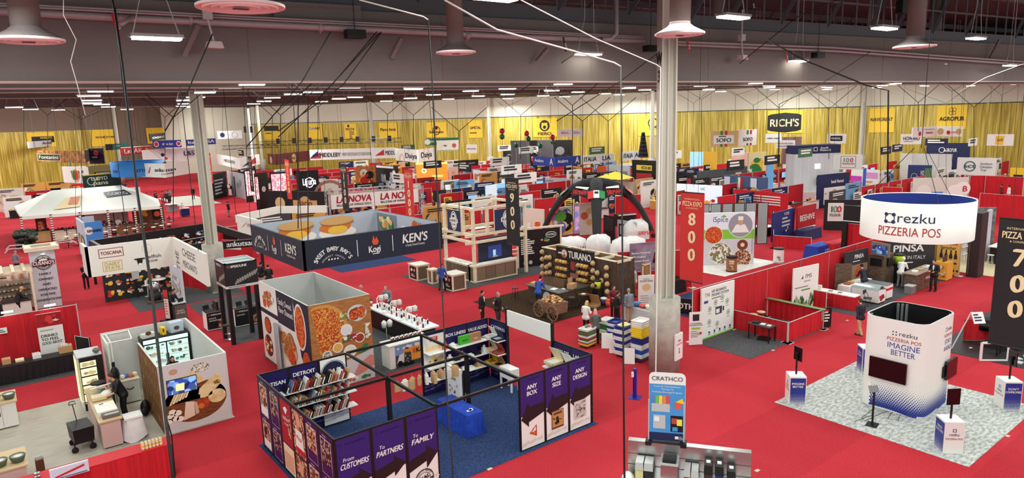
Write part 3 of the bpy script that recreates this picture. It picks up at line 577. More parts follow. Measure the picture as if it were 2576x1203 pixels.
b=B(); fr=Fr((8.3,17.18,.8),0); [b.cb(8.5+i*.2,17.4,.765,.12,.05,.16,WHITE) for i in range(0)]; b.text(Fr((8.95,17.2,.8),0,tilt=.3),'Real Box',0,0,.22,WHITE,'c',1,.03)
for i in range(3): x,y=11.75+.06*i,17.75+.02*i; b2=B(); b2.cb(x,y,.775,.16,.1,.012,WHITE,.6*i); tag(obj(b2,'paper'),'loose white papers on the royal blue table','paper','papers on the blue table')
tag(obj(b,'table_lettering'),'white cut out letters on the hidden blue table','sign')
t=T('leaning_board','white sign board with script standing behind the long blue table','sign',(12.35,18.9,0)); b=B(); b.box(12.18,18.9,.05,12.28,19.7,1.75,WHITE); fr=Fr((12.17,19.7,0),FX); b.foodmix(fr,.1,.4,.6,1.0,[BLACK,GREY],16,.01,.05,4); b.text(fr,'Look',.4,1.3,.12,BLACK); obj(b,'board',t); b=B(); b.box(12.3,18.85,.05,12.5,18.9,1.7,BLACK); b.rect(Fr((12.3,18.84,.3),0),.04,.1,.1,.5,YEL); obj(b,'box_stack',t)
# floor sockets
for px,py in ((1232,1181),(2442,876),(2535,1098),(1945,882),(1992,862),(2131,807),(1905,1185),(2290,740)):
    x,y=g(px,py); b=B(); b.cb(x,y,.002,.16,.1,.015,c(200,180,160)); tag(obj(b,'floor_outlet'),'small beige floor outlet plate on the red carpet','outlet','floor outlets')
# ================= white curved tower and pedestals =================
tt=T('display_tower','white curved fabric tower with blue dots and two dark screens on grey carpet','tower',(24.75,9.5,0))
x0,x1,y0,y1,rr,TH=23.45,25.95,8.5,10.55,.42,3.25
def rrect(x0,x1,y0,y1,r,n=8):
    P=[]
    for cx,cy,a in ((x0+r,y0+r,pi),(x1-r,y0+r,1.5*pi),(x1-r,y1-r,0),(x0+r,y1-r,.5*pi)):
        for i in range(n+1): P.append((cx+r*cos(a+pi/2*i/n),cy+r*sin(a+pi/2*i/n)))
    return P
def rr2(x0,x1,y0,y1,r): return rrect(x0,x1,y0,y1,r)
PO=rr2(x0,x1,y0,y1,rr); PI_=rr2(x0+.06,x1-.06,y0+.06,y1-.06,rr-.05); n=len(PO); b=B(); vs=[]; fs=[]
for z,Q in ((.02,PO),(TH,PO),(TH,PI_),(.4,PI_)): vs += [(x,y,z) for x,y in Q]
for r_ in range(3):
    for i in range(n): fs.append((r_*n+i,r_*n+(i+1) % n,(r_+1)*n+(i+1) % n,(r_+1)*n+i))
mfs=len(fs); b.add(vs,fs[:n],WHITE); b.add(vs,fs[n:2*n],ALU); b.add(vs,fs[2*n:],BLACK); obj(b,'fabric_skin',tt)
for k in (1,3,9,11,18,20,22,27,29,31):
    k=k % n; b=B(); p=V3((*PI_[k],0)); q=V3((*PI_[(k+1) % n],0)); b.cb(p.x*.97+24.75*.03,p.y*.97+9.5*.03,.4,.07,.07,TH-.45,ALU); obj(b,'frame_post',tt)
# dots: arc-length along -X face then corner then -Y face
def wrap(s,z,off=.006):
    L1=(y1-y0)-2*rr; LA=rr*pi/2
    if s < L1: return V3((x0-off,y1-rr-s,z)),V3((-1,0,0))
    s -= L1
    if s < LA: a=pi+s/rr; return V3((x0+rr+(rr+off)*cos(a),y0+rr+(rr+off)*sin(a),z)),V3((cos(a),sin(a),0))
    s -= LA; return V3((x0+rr+s,y0-off,z)),V3((0,-1,0))
DOT=c(36,52,140,.5); DOTK=c(40,44,60,.5); b=B(); SL=(y1-y0)-2*rr+rr*pi/2+(x1-x0)-2*rr
for j in range(30):
    for i in range(46):
        s=(i+.5*(j % 2))*SL/46; wv=.16*sin(s*1.9+.6); z=.06+j*.062+wv*(.35+j/30)
        r=.034*max(0.,1-j/14)+.011*(1-j/34)
        if r < .004 or z < .04 or z > 1.9: continue
        p,nn=wrap(s,z); tx=V3((-nn.y,nn.x,0))
        if nn.x ==-1 and 1.05 < p.z < 2.1 and 9.0 < p.y < 10.3: continue
        b.add([p+tx*r*cos(2*pi*k/8)+UP*r*sin(2*pi*k/8) for k in range(8)],[tuple(range(8))],DOT if j < 12 else DOTK)
obj(b,'dot_print',tt)
def wtext(t,s0,z,h,m,bold=.01,w=None):
    vs,fs,W=glyphs(t,bold); k=h/.7; k2=(w/W if w else k); B_=B()
    B_.add([wrap(s0-W*k2/2+x*k2,z+y*k)[0] for x,y in vs],fs,m); return B_
RZ=c(36,44,84,.5); RZR=c(168,52,48,.5); RZB=c(48,72,150,.5)
b=B()
for s0,sc in ((.95,1.),(3.25,.62)):
    for t_,z,h,m,bo,w_ in (('rezku',2.74,.15,RZ,.0,.55),('PIZZERIA POS',2.53,.12,RZR,.005,1.05),('IMAGINE' if sc == 1 else 'STAY',2.28,.19,RZB,.015,1.0 if sc == 1 else .8),('BETTER' if sc == 1 else 'AHEAD',2.04,.19,RZB,.015,.75 if sc == 1 else .95)):
        q=wtext(t_,s0+(.12 if t_ == 'rezku' else 0)*sc,z,h*(1 if sc == 1 else .85),m,bo,w_*sc); b.add(q.v,q.f,m)
    for k in range(4): p,nn=wrap(s0-.30*sc+(.05 if k % 2 else -.05),2.8+(.05 if k > 1 else -.05)); tx=V3((-nn.y,nn.x,0)); b.add([p+tx*.03*cos(a)+UP*.03*sin(a) for a in (0,1.57,3.14,4.7)],[(0,1,2,3)],RZ)
obj(b,'lettering',tt)
b=B(); b.box(x0-.09,9.0,1.12,x0-.02,10.2,1.84,TV); obj(b,'screen',tt)
b=B(); b.box(25.1,y0-.12,1.0,25.95,y0-.03,1.66,TV); b.box(24.95,y0-.05,1.1,25.1,y0-.02,1.5,BLACK); obj(b,'screen',tt)
def pedestal(px,py,label,words,blue,a0=0.,post=1.0,s=.56,loc=None):
    x,y=loc or g(px,py); t=T('pedestal',label,'pedestal',(x,y,0)); b=B(); q=-pi/4; b.cb(x,y,.013,s,s,1.0,WHITE,q); k=s/2
    f1=Fr((x-k*cos(q)-k*sin(q),y-k*sin(q)+k*cos(q),0),q+FX); f2=Fr((x-k*cos(q)+k*sin(q),y-k*sin(q)-k*cos(q),0),q)
    for f,bl in ((f1,blue[0]),(f2,blue[1])):
        if bl:
            b.rect(f,.02,.03,s-.04,.93,DOT,1)
            for r_ in range(7):
                for k in range(12): b.disc(f,.04+k*(s-.08)/11,.06+r_*.05,.018-.0022*r_,WHITE,2,6)
            for k,q in enumerate(words): b.text(f,q,s/2,.72-.11*k,.075,WHITE,'c',2,.02,wmax=s-.06)
        else: b.text(f,'rezku',s/2,.58,.09,RZ,'c',2,0); b.text(f,'PIZZERIA POS',s/2,.46,.055,RZR,'c',2,.01,wmax=s-.08); b.frame(f,s/2-.05,.7,.1,.1,.015,RZ,2)
    obj(b,'plinth',t); b=B(); b.cb(x,y,1.01,.05,.05,post*.62,BLACK); obj(b,'post',t); b=B(Matrix.Translation((x,y,1.02+post*.45)) @ Matrix.Rotation(a0,4,'Z')); b.box(-.2,-.06,0,.2,-.03,.5,TV); b.box(-.05,-.03,.2,.05,.03,.3,BLACK); obj(b,'touch_screen',t); return t
pedestal(2020,1000,'white pedestal with a thin upright screen at the left corner of the grey carpet',('IMAGINE','BETTER'),(0,1),1.2,1.1,loc=(21.95,12.05))
pedestal(2395,1120,'white pedestal with a dark square screen at the near corner of the grey carpet',('DRIVE','SUCCESS'),(1,0),-.6,1.,loc=(22.0,7.15))
pedestal(2550,1010,'white pedestal cut by the right edge of the photo',("DON'T",'COMPROMISE'),(0,1),.9,1.1,loc=(26.75,7.05)); pedestal(0,0,'pedestal hidden behind the tall white tower',('STAY','AHEAD'),(1,1),.3,1.,loc=(26.7,11.75))
x,y=g(2194,1070); t=T('tablet_stand','black floor stand holding a grey tablet before the tower','stand',(x,y,0)); b=B(); b.cb(x,y,.013,.42,.34,.015,BLACK,.2); obj(b,'base',t); b=B(); b.cb(x,y,.03,.055,.055,1.12,BLACK,.2); obj(b,'post',t); b=B(Matrix.Translation((x,y,1.14)) @ Matrix.Rotation(-.6,4,'Z') @ Matrix.Rotation(-.5,4,'X')); b.box(-.15,-.01,0,.15,.015,.22,GREY); b.box(-.04,.0,.06,.04,.03,.14,BLACK); obj(b,'tablet',t)
b=B(); pts=[V3(g3(2150+14*i+35*sin(i*1.3),1045+16*cos(i*1.7),.03)) for i in range(10)]; b.tube(pts,.008,BLACK,4); tag(obj(b,'power_cord'),'loose black cord looping on the grey carpet behind the tablet stand','cord')
# hanging ring sign over the tower
cx,cy,R_,z1,z0=23.75,9.2,1.62,7.35,6.12
rt=T('ring_sign','round white hanging sign with blue lining, reading rezku pizzeria pos above the tower'.replace('rezku ',''),'hanging sign',(cx,cy,z0))
b=B(); b.lathe([(R_,z0),(R_,z1),(R_-.03,z1),(R_-.03,z0),(R_,z0)],cx,cy,WHITE,64); bi=B(); bi.lathe([(R_-.035,z0),(R_-.035,z1-.02)],cx,cy,c(30,58,140,.8),64); obj(b,'fabric_ring',rt,True); bi.f=[f for f in bi.f if len(f) == 4]; bi.mi=bi.mi[:len(bi.f)]; obj(bi,'lining',rt,True)
def rtext(t,a0,z,h,m,cx,cy,R,w=None,bold=.0,b=None):
    vs,fs,W=glyphs(t,bold); k=h/.7; k2=w/W if w else k; b=b or B()
    b.add([(cx+(R+.012)*cos(a0+(x*k2-W*k2/2)/R),cy+(R+.012)*sin(a0+(x*k2-W*k2/2)/R),z+y*k) for x,y in vs],fs,m); return b
av=math.atan2(-cy,-cx)-.12; b=B(); rtext('rezku',av+.12,6.76,.3,RZ,cx,cy,R_,1.0,.0,b); rtext('PIZZERIA POS',av,6.34,.27,RZR,cx,cy,R_,1.75,.008,b)
for k in range(20): a=2*pi*k/20; a2=2*pi*(k+1)/20; b.add([(cx+(R_+.012)*cos(av-.33+q*cos(w_)/R_),cy+(R_+.012)*sin(av-.33+q*cos(w_)/R_),6.87+q*sin(w_)) for q,w_ in ((.15,a),(.15,a2),(.125,a2),(.125,a))],[(0,1,2,3)],RZ)
for k in range(4): a=pi/4+k*pi/2; b.add([(cx+(R_+.012)*cos(av-.33+(.16*cos(a)+.06*cos(w_))/R_),cy+(R_+.012)*sin(av-.33+(.16*cos(a)+.06*cos(w_))/R_),6.87+.16*sin(a)+.06*sin(w_)) for w_ in [2*pi*i/8 for i in range(8)]],[tuple(range(8))],RZ)
obj(b,'lettering',rt)
for k in range(3): a=av+.5+k*2.1; b=B(); b.tube([(cx+R_*.97*cos(a),cy+R_*.97*sin(a),z1-.1),(cx+.2*cos(a),cy+.2*sin(a),z1+1.6)],.01,CBK,4); obj(b,'cable',rt)
b=B(); b.tube([(cx,cy,z1+1.6),(cx,cy,17)],.012,CBK,4); obj(b,'cable',rt)
# ================= cheese booth (left) =================
def wall(name,label,o,a,w,h,m,t=.06,draw=None,group=None,edge=None):
    b=B(); fr=Fr(o,a); b.slab(fr,0,0,w,h,t,edge or m)
    if edge: b.rect(fr,0,0,w,h,m,1)
    if draw: draw(b,fr,w,h)
    return tag(obj(b,name),label,'wall panel',group)
def d_board(b,fr,w,h):
    b.rect(fr,0,0,w,h,c(206,202,200),1); b.disc(fr,1.05,.95,1.02,WALNUT,2,40,.72); b.rect(fr,0,1.0,w,.4,c(206,202,200),2)
    b.pl(fr,[(.1,1.75),(1.1,2.05),(1.45,1.6),(.5,1.45)],CHEESEP,3); b.disc(fr,1.3,2.1,.3,mat('crumbly_blue_cheese',(226,218,200),.6,pat='voronoi',col2=(60,64,50),sc=24,rng=(.4,1)),4,18,.17)
    b.pl(fr,[(1.2,1.35),(1.85,1.8),(2.0,1.45),(1.6,1.1),(1.15,1.15)],CHEESEP,4); b.pl(fr,[(1.2,.95),(1.6,1.05),(1.62,1.35),(1.2,1.3)],c(228,206,150),5)
    b.pl(fr,[(.6,.35),(1.0,.45),(.98,.95),(.72,1.0)],c(226,202,176),6); b.pl(fr,[(.98,.45),(1.12,.5),(1.08,.9),(.98,.95)],c(200,170,140),6); b.disc(fr,1.25,.8,.25,c(170,60,30),5,14,.2); b.disc(fr,1.2,.72,.1,c(216,110,40),6); b.disc(fr,1.4,.85,.08,c(196,70,36),6)
    for u,v in ((.2,.6),(.34,.5),(.28,.75),(.45,.68),(.5,.45),(.15,.45)): b.disc(fr,u,v,.12,c(236,226,206),6,14,.1)
    for k in range(6): b.pl(fr,[(.2+.1*k,1.0+.03*k),(.27+.1*k,1.0+.03*k),(.55+.08*k,1.5),(.48+.08*k,1.5)],c(240,224,180) if k % 2 else c(222,196,140),5)
    b.disc(fr,1.75,.95,.3,CHEESEP,5,16,.25); b.disc(fr,.75,1.5,.09,c(214,120,50),5); b.disc(fr,1.8,1.45,.12,SALAD,6,10,.08); b.disc(fr,.45,2.15,.14,c(196,150,120),4,10,.1); b.disc(fr,1.0,1.75,.16,c(214,160,80),5,10,.08)
CW=T('photo_wall','corner walls with a cheese board print, cheese wheel print and a lit screen','wall panel',(3.9,24.5,0))
b=B(); fr=Fr((3.86,24.5,0),0); b.slab(fr,0,0,2.15,2.42,.07,OFFW); d_board(b,fr,2.15,2.42); obj(b,'panel',CW)
b=B(); fr=Fr((3.84,28.0,0),FX); b.slab(fr,0,0,3.48,2.42,.07,OFFW); b.rect(fr,0,0,3.48,2.42,BASKET,1)
for k in range(7):
    for j in range(4): b.ring(fr,.28+k*.5,.35+j*.58,.26,.03,c(120,76,34),2,16,.28); b.rect(fr,.2+k*.5,.3+j*.58,.02,.2,c(252,226,150),3)
obj(b,'panel',CW)
b=B(); fr=Fr((4.06,24.47,1.35),0,.012); b.slab(fr,0,0,.95,.54,.03,BLACK); b.rect(fr,.02,.02,.91,.5,scr('lit_cheese_video',(40,70,150),(120,160,220),(16,24,60),.7),1); b.pl(fr,[(.25,.12),(.52,.1),(.55,.36),(.28,.36)],mat('lit_cheese_block',(230,216,150),.4,emit=.6),2); obj(b,'screen',CW)
wall('booth_wall','grey back wall of the cheese booth with its inner face in view',(2.94,30.3,0),0,3.12,2.42,c(214,214,208))
b=B(); b.box(6.0,24.55,0,6.07,30.3,2.42,c(214,214,208)); tag(obj(b,'booth_wall'),'plain grey right hand side wall of the cheese booth','wall panel')
t=T('glass_door_fridge','black two door display fridge lit inside against the cheese booth back wall','fridge',(5.1,29.85,0)); b=B(); b.box(4.2,29.5,.02,5.95,30.2,2.05,BLACK); b.rect(Fr((4.25,29.49,1.85),0),0,0,1.65,.16,mat('lit_header',(190,215,225),.4,emit=.8),1); obj(b,'cabinet',t)
for k in range(2):
    b=B(); fr=Fr((4.27+k*.83,29.48,.25),0); b.rect(fr,0,0,.78,1.55,mat('lit_fridge_inside',(196,226,220),.3,emit=.55),1)
    for j in range(5):
        b.rect(fr,0,.08+j*.31,.78,.02,WHITE,2)
        b.foodmix(fr,.03,.1+j*.31,.72,.2,[c(120,160,140),WHITE,c(90,110,100),CREAM],8,.04,.09,j+k*7,3)
    q=obj(b,'door',t); b=B(); b.rect(fr,.74 if k == 0 else .0,.3,.03,.8,BLACK,4); obj(b,'handle',q)
for x,y,sx,sz,m,l in ((5.55,29.85,.5,.42,c(190,206,220),'pale blue printed carton on top of the two door fridge'),(5.05,29.8,.14,.3,YEL,'small yellow carton on the fridge top'),(4.5,29.8,.5,.16,OFFW,'white paper bags lying on the fridge top')):
    b=B(); b.cb(x,y,2.06,sx,.3,sz,m,.2); b.disc(Fr((x,y-.17,2.2),0),0,.05,sx*.22,BRN,1,10,.08); tag(obj(b,'carton'),l,'box')
t=T('merchandiser','tall open chilled display case with lit shelves of cheese at the left','display case',(2.25,29.3,0)); b=B()
b.box(1.95,28.75,.02,2.75,29.9,.35,WHITE); b.box(2.68,28.75,.35,2.75,29.9,2.05,WHITE); b.box(1.95,29.83,.35,2.75,29.9,2.05,WHITE); b.box(1.95,28.75,2.0,2.75,29.9,2.08,LG); b.box(2.0,28.7,.02,2.75,28.77,2.05,BLACK); obj(b,'cabinet',t)
fr=Fr((2.02,28.69,.3),0); b=B(); b.rect(fr,0,0,.5,1.6,mat('lit_case_inside',(250,240,190),.4,emit=.6),1)
for j in range(5): b.rect(fr,0,.02+j*.33,.5,.05,BLACK,2); b.foodmix(fr,.02,.07+j*.33,.46,.2,[CREAM,c(250,236,180),c(214,180,120)],8,.04,.1,j,3)
obj(b,'shelf',t); b=B(); b.rect(Fr((1.93,29.85,.3),FX),0,0,1.0,1.65,mat('lit_case_inside',(250,240,190)),1); obj(b,'glass_front',t)
b=B(); b.ell(2.6,28.9,2.2,.13,.13,.1,c(110,104,96)); tag(obj(b,'basket',smooth=True),'small grey round basket on top of the chilled display case','basket')
wall('booth_wall','white divider wall between the display case and the back cabinet',(2.95,30.2,0),FX,1.4,2.35,OFFW)
b=B(); [b.tube(p,.025,WHITE,5) for p in ([(2.95,28.9,2.38),(3.8,28.9,2.38)],[(2.95,30.2,2.38),(3.9,30.2,2.38)],[(3.1,28.9,2.38),(3.1,30.2,2.38)],[(3.8,28.9,2.38),(3.9,30.2,2.38)],[(3.1,28.9,0),(3.1,28.9,2.38)])]; tag(obj(b,'closet_top_grid'),'white metal top grid over the cheese booth closet','frame')
t=T('base_cabinet','white base cabinet with a black bow handle at the cheese booth back','cabinet',(3.5,28.7,0)); b=B(); b.box(3.15,28.4,.06,3.8,29.0,.9,c(206,206,196)); obj(b,'body',t); b=B(); b.box(3.12,28.36,.9,3.82,29.02,.95,c(220,206,176)); obj(b,'worktop',t); b=B(); b.tube([(3.35,28.39,.62),(3.48,28.34,.58),(3.6,28.39,.62)],.018,BLACK); obj(b,'handle',t)
b=B(); [b.ell(3.3+.14*i,28.65+.06*(i % 2),1.03,.1,.1,.09,[WHITE,c(90,110,180),c(200,120,90),CREAM][i % 4]) for i in range(4)]; tag(obj(b,'snack_bag',smooth=True),'heap of snack bags on the white base cabinet','bag')
b=B(); b.box(3.0,28.55,.9,3.1,28.6,1.7,BLACK); b.ell(3.05,28.5,1.2,.16,.12,.35,BLACK); tag(obj(b,'jacket'),'black jackets hung on the divider wall end','jacket')
t=T('serving_counter','long pink fronted counter with timber top where the man in black works','counter',(2.3,26.5,0)); PINK=c(206,176,168,.5)
b=B(); b.box(2.05,24.7,.05,2.62,28.4,.92,PINK); obj(b,'body',t); b=B(); b.box(2.0,24.65,.92,2.68,28.45,.97,c(206,178,136)); obj(b,'worktop',t); b=B(); b.box(2.1,24.72,.0,2.6,28.35,.05,DARK); obj(b,'plinth',t)
t=T('chopping_board','thick white cutting board on the counter with a black knife','board',(2.34,25.6,.97)); b=B(); b.cb(2.34,25.6,.97,.58,.9,.16,c(240,238,224)); obj(b,'board',t); b=B(); b.cb(2.25,25.9,1.135,.14,.02,.015,BLACK,.5); obj(b,'knife',t)
b=B(); b.cb(2.4,25.0,.97,.5,.35,.12,c(110,100,92)); b.cb(2.42,24.9,1.09,.4,.1,.02,LG); tag(obj(b,'tray'),'grey steel tray at the near end of the counter','tray')
t=T('cheese_slicer','steel slicing machine with a round black blade cover on the counter','slicer',(2.35,27.4,.97)); b=B(); b.cb(2.35,27.4,.98,.5,.6,.1,STEEL); b.cb(2.3,26.9,1.0,.45,.4,.12,c(226,210,170)); obj(b,'base',t); b=B(); b.lathe([(.24,0),(.24,.05),(.1,.09)],2.4,27.7,BLACK,16,1.3); b.cb(2.4,27.7,1.05,.1,.1,.26,STEEL); obj(b,'blade',t); b=B(); b.tube([(2.1,27.2,1.3),(2.75,27.3,1.33)],.025,WHITE); obj(b,'arm',t)
t=T('folding_wagon','black folding wagon with an upright handle on the plank floor','wagon',(1.55,25.45,0)); b=B(); b.cb(1.55,25.45,.3,.55,.85,.5,BLACK,.1,1.1); obj(b,'basket',t); b=B(); b.tube([(1.5,25.8,.8),(1.45,25.95,1.35)],.015,BLACK); b.tube([(1.35,25.95,1.35),(1.38,25.95,1.45),(1.52,25.95,1.45),(1.55,25.95,1.35),(1.35,25.95,1.35)],.015,BLACK); obj(b,'handle',t)
for dx,dy in ((-.25,-.38),(.25,-.38),(-.25,.38),(.25,.38)): b=B(Matrix.Translation((1.55+dx,25.45+dy,.1)) @ Matrix.Rotation(pi/2,4,'X')); b.lathe([(.1,-.03),(.1,.03)],0,0,BLACK,12); b.tube([(0,0,0),(0,.25,0)],.02,BLACK,4); obj(b,'wheel',t)
t=T('waste_bin','white plastic bin draped with a sagging white cloth at the counter end','bin',(3.0,24.95,0)); b=B(); b.cb(3.0,24.95,.013,.42,.42,.8,WHITE,.1,1.15); obj(b,'body',t); b=B()
for q in ((-.27,-.27,.27,-.22),(-.27,.22,.27,.27),(-.27,-.22,-.22,.22),(.22,-.22,.27,.22)): b.box(3+q[0],24.95+q[1],.8,3+q[2],24.95+q[3],.86,WHITE)
obj(b,'rim',t); b=B(); vs=[(3.0+(.3+.1*k/4+.03*sin(i*2.3))*cos(i*.5236),24.95+(.3+.12*k/4+.03*cos(i*1.7))*sin(i*.5236),.75-.17*k+.06*sin(i*1.3)) for k in range(5) for i in range(12)]; b.add(vs,[(k*12+i,k*12+(i+1) % 12,(k+1)*12+(i+1) % 12,(k+1)*12+i)[::-1] for k in range(4) for i in range(12)],FABW); obj(b,'cloth',t,True)
b=B(); b.ell(3.68,26.85,.3,.17,.2,.29,BLACK); b.ell(3.6,26.7,.2,.08,.12,.15,DARK); tag(obj(b,'backpack',smooth=True),'black backpack slumped against the basket print wall','backpack')
for y0_,y1_,m,l,n in ((28.9,30.2,c(226,226,218),'white cupboard with pans on top at the left edge','far'),(22.9,24.3,PINK,'pink counter front lettered cheese merchants at the bottom left','near')):
    t=T('cupboard',l,'cupboard',(-.4,y0_,0)); x1=-.02; b=B(); b.box(-1.2,y0_,.06,x1,y1_,.92,m); fr=Fr((-1.2,y0_,0),0)
    if n == 'near': b.text(fr,'CHEESE',.95,.5,.14,BRN,'r',1,.01); b.text(fr,'MERCHANTS',1.0,.33,.1,BRN,'r',1,.01); b.rect(fr,.3,.2,.7,.01,BRN)
    else: b.rect(fr,.75,.1,.01,.8,GREY); b.tube([(-.5,y0_-.02,.5),(-.5,y0_-.02,.7)],.01,BLACK,4)
    obj(b,'body',t); b=B(); b.box(-1.25,y0_-.03,.92,x1+.05,y1_+.03,.97,c(206,178,136)); obj(b,'worktop',t)
    for k in range(2):
        b=B(); b.lathe([(.14,0),(.2,.16),(.2,.19),(.17,.19),(.12,.06),(0,.05)],-.6+.42*k,y0_+.35,c(92,104,84),16,.985); b.lathe([(.19,.17),(0,.172)],-.6+.42*k,y0_+.35,OFFW,16,.985); tag(obj(b,'pan',smooth=True),f'pale green round pan with white inside on the {"white cupboard" if n == "far" else "pink counter"}','pan',f'pans on the {n} counter')
b=B(); b.cb(.32,24.45,.01,.22,.22,.38,BRN); b.cb(.32,24.45,.39,.16,.05,.1,LG,.4); tag(obj(b,'gift_bag'),'brown paper bag standing beside the pink counter','bag')
# red draped table at bottom left
def drape(p,q,z1,label,group=None,z0=.03,name='drape_wall',cat='drape',pole=True,n=None):
    """pipe and drape: pleated cloth between two floor points, posts and a top rail"""
    p,q=V3((p[0],p[1],0)),V3((q[0],q[1],0)); L=(q-p).length; d=(q-p)/L; nn=V3((-d.y,d.x,0)); t=T(name,label,cat,p,group)
    k=n or max(int(L/.09),6); b=B(); vs=[]; fs=[]
    for i in range(k+1):
        for z,am in ((z0,.035),(z1,.012)): e=p+d*(L*i/k)+nn*(am*sin(i*1.9)+am*.5*sin(i*.7)); vs.append((e.x,e.y,z))
    for i in range(k): fs.append((2*i,2*i+2,2*i+3,2*i+1))
    b.add(vs,fs,DRAPE); obj(b,'cloth',t,True)
    if pole:
        b=B(); b.tube([p+UP*z1,q+UP*z1],.022,LG,5); obj(b,'top_rail',t)
        for e in (p,q): b=B(); b.tube([e,e+UP*(z1+.03)],.025,LG,6); b.cb(e.x,e.y,.005,.4,.4,.012,LG); obj(b,'post',t)
    return t
t=T('draped_counter','red draped front counter at the bottom left edge','counter',(1.7,21.6,0)); b=B(); b.box(-1.5,21.35,.98,3.5,22.0,1.02,c(196,22,36)); obj(b,'top',t)
q=drape((-1.5,21.33),(3.5,21.33),1.0,'red pleated skirt along the bottom left counter',pole=False); drape((3.5,21.33),(3.5,22.0),1.0,'short pleated red skirt at the right end of the bottom counter',pole=False)
for i in range(24):
    x,y,z=2.75+.095*(i % 6),21.5+.1*((i//6) % 2),1.02+.105*(i//12); b=B(); b.lathe([(.042,0),(.042,.09),(.03,.1)],x,y,c(226,190,110),10,z); b.lathe([(.043,.03),(.043,.06)],x,y,WHITE,10,z); b.lathe([(.032,.1),(.02,.104),(.006,.104)],x,y,LG,8,z); tag(obj(b,'jar'),'small gold and white jar in the stack on the red counter','jar','jars stacked on the bottom counter')
b=B(); b.cb(.9,21.2,1.0,.9,.08,.32,c(206,212,226)); fr=Fr((.45,21.15,1.0),0); b.pl(fr,[(.1,.05),(.8,.2),(.8,.26),(.1,.1)],RED,1); b.rect(fr,.05,.03,.8,.02,NAVY); tag(obj(b,'sign'),'white tablet sign cut by the bottom edge in front of the red skirt','sign')
b=B(); [b.ell(.15+.07*(i % 2),21.6,1.07+.09*(i//2),.05,.05,.05,STEEL) for i in range(4)]; tag(obj(b,'steel_shaker',smooth=True),'small steel shakers at the left end of the bottom counter','shaker')
t=T('black_cable_bundle','heavy black cable drop joining the counter corner','cable',(3.45,21.2,0)); b=B(); b.tube([(3.45,21.25,0),(3.5,21.3,1.3),(3.4,21.25,2)],.02,BLACK); obj(b,'cable',t)
# ================= juice booth, left edge =================
t=drape((-2.5,36.3),(2.75,36.3),2.44,'red drape wall behind the drinks table at the left edge')
wall('side_board','black board with white edge at the end of the drinks booth',(2.45,35.4,0),-1.1,1.0,1.25,BLACK,.05,lambda b,f,w,h: b.frame(f,0,0,w,h,.03,WHITE,2))
t=T('draped_table','long table with gathered black skirt before the red drape at left','table',(.5,34.6,0)); b=B(); b.box(-2.4,34.2,.72,2.25,35.0,.76,BLACK); obj(b,'tabletop',t); b=B(); vs=[]; fs=[]
for i in range(60): vs += [(-2.4+i*4.65/59,34.18-.04*abs(sin(i*1.1)),.02),(-2.4+i*4.65/59,34.18,.75)]
b.add(vs,[(2*i,2*i+2,2*i+3,2*i+1) for i in range(59)],BLACK); b.quad((2.27,34.18,.02),(2.27,35,.02),(2.25,35,.75),(2.25,34.18,.75),BLACK); obj(b,'skirt',t)
def d_drinks(b,fr,w,h):
    b.rect(fr,0,h*.72,w,h*.28,c(170,24,34),1); b.foodmix(fr,.03,h*.74,w-.06,h*.24,[c(150,16,28),c(220,60,60),c(240,210,200)],12,.06,.14,2,2)
    for k,q in enumerate(('DRINKS','TO FEEL','GOOD ABOUT')): b.text(fr,q,.1,h*.5-.17*k,.125,BLACK,'l',2,.02,wmax=w*.8)
    b.text(fr,'extractor',.1,h*.63,.09,GREY,'l',2); b.lines(fr,.1,.2,.6,2,.08,.04,GREY)
b=B(); fr=Fr((1.15,35.9,.2),0); b.slab(fr,0,0,.95,2.15,.04,WHITE); d_drinks(b,fr,.95,2.15); tag(obj(b,'roll_up_banner'),'white roll up banner about drinks with red fruit photo at its top','banner')
for x in (1.75,.2):
    t=T('arm_light','clamped bright spot lamp on the drape rail'+(' above the juice banner' if x > 1 else ' at the left'),'light',(x,36.3,2.46)); b=B(); b.tube([(x,36.3,2.45),(x,36.2,2.62)],.012,LG,4); obj(b,'arm',t); b=B(); b.cb(x,36.1,2.62,.42,.16,.05,mat('led_glow',(240,248,255),.3,emit=6)); obj(b,'lamp_head',t)
for x,m,l,h_ in ((2.0,KRAFT,'low wooden cooler crate with cups on the black skirted table',.3),(.95,WHITE,'white machine part and jars on the black table',.16),(.35,CREAM,'small white plate of fruit on the black table',.08),(-.1,KRAFT,'cardboard box at the left end of the black table',.22)):
    b=B(); b.cb(x,34.7,.765,.5 if x > 1.5 else .3,.35,h_,m); [b.lathe([(.03,0),(.04,.1)],x-.12+.09*k,34.6,WHITE,8,.765+h_) for k in range(3) if x > .9]; tag(obj(b,'crate' if x > 1.5 else 'carton'),l,'box')
b=B(); b.slab(Fr((-.2,36.2,1.7),0),0,0,.3,.26,.02,WHITE); b.lines(Fr((-.17,36.19,1.75),0),0,.1,.22,2,.08,.03,DARK); tag(obj(b,'booth_number_card'),'white booth card pinned on the red drape at the far left edge','card')
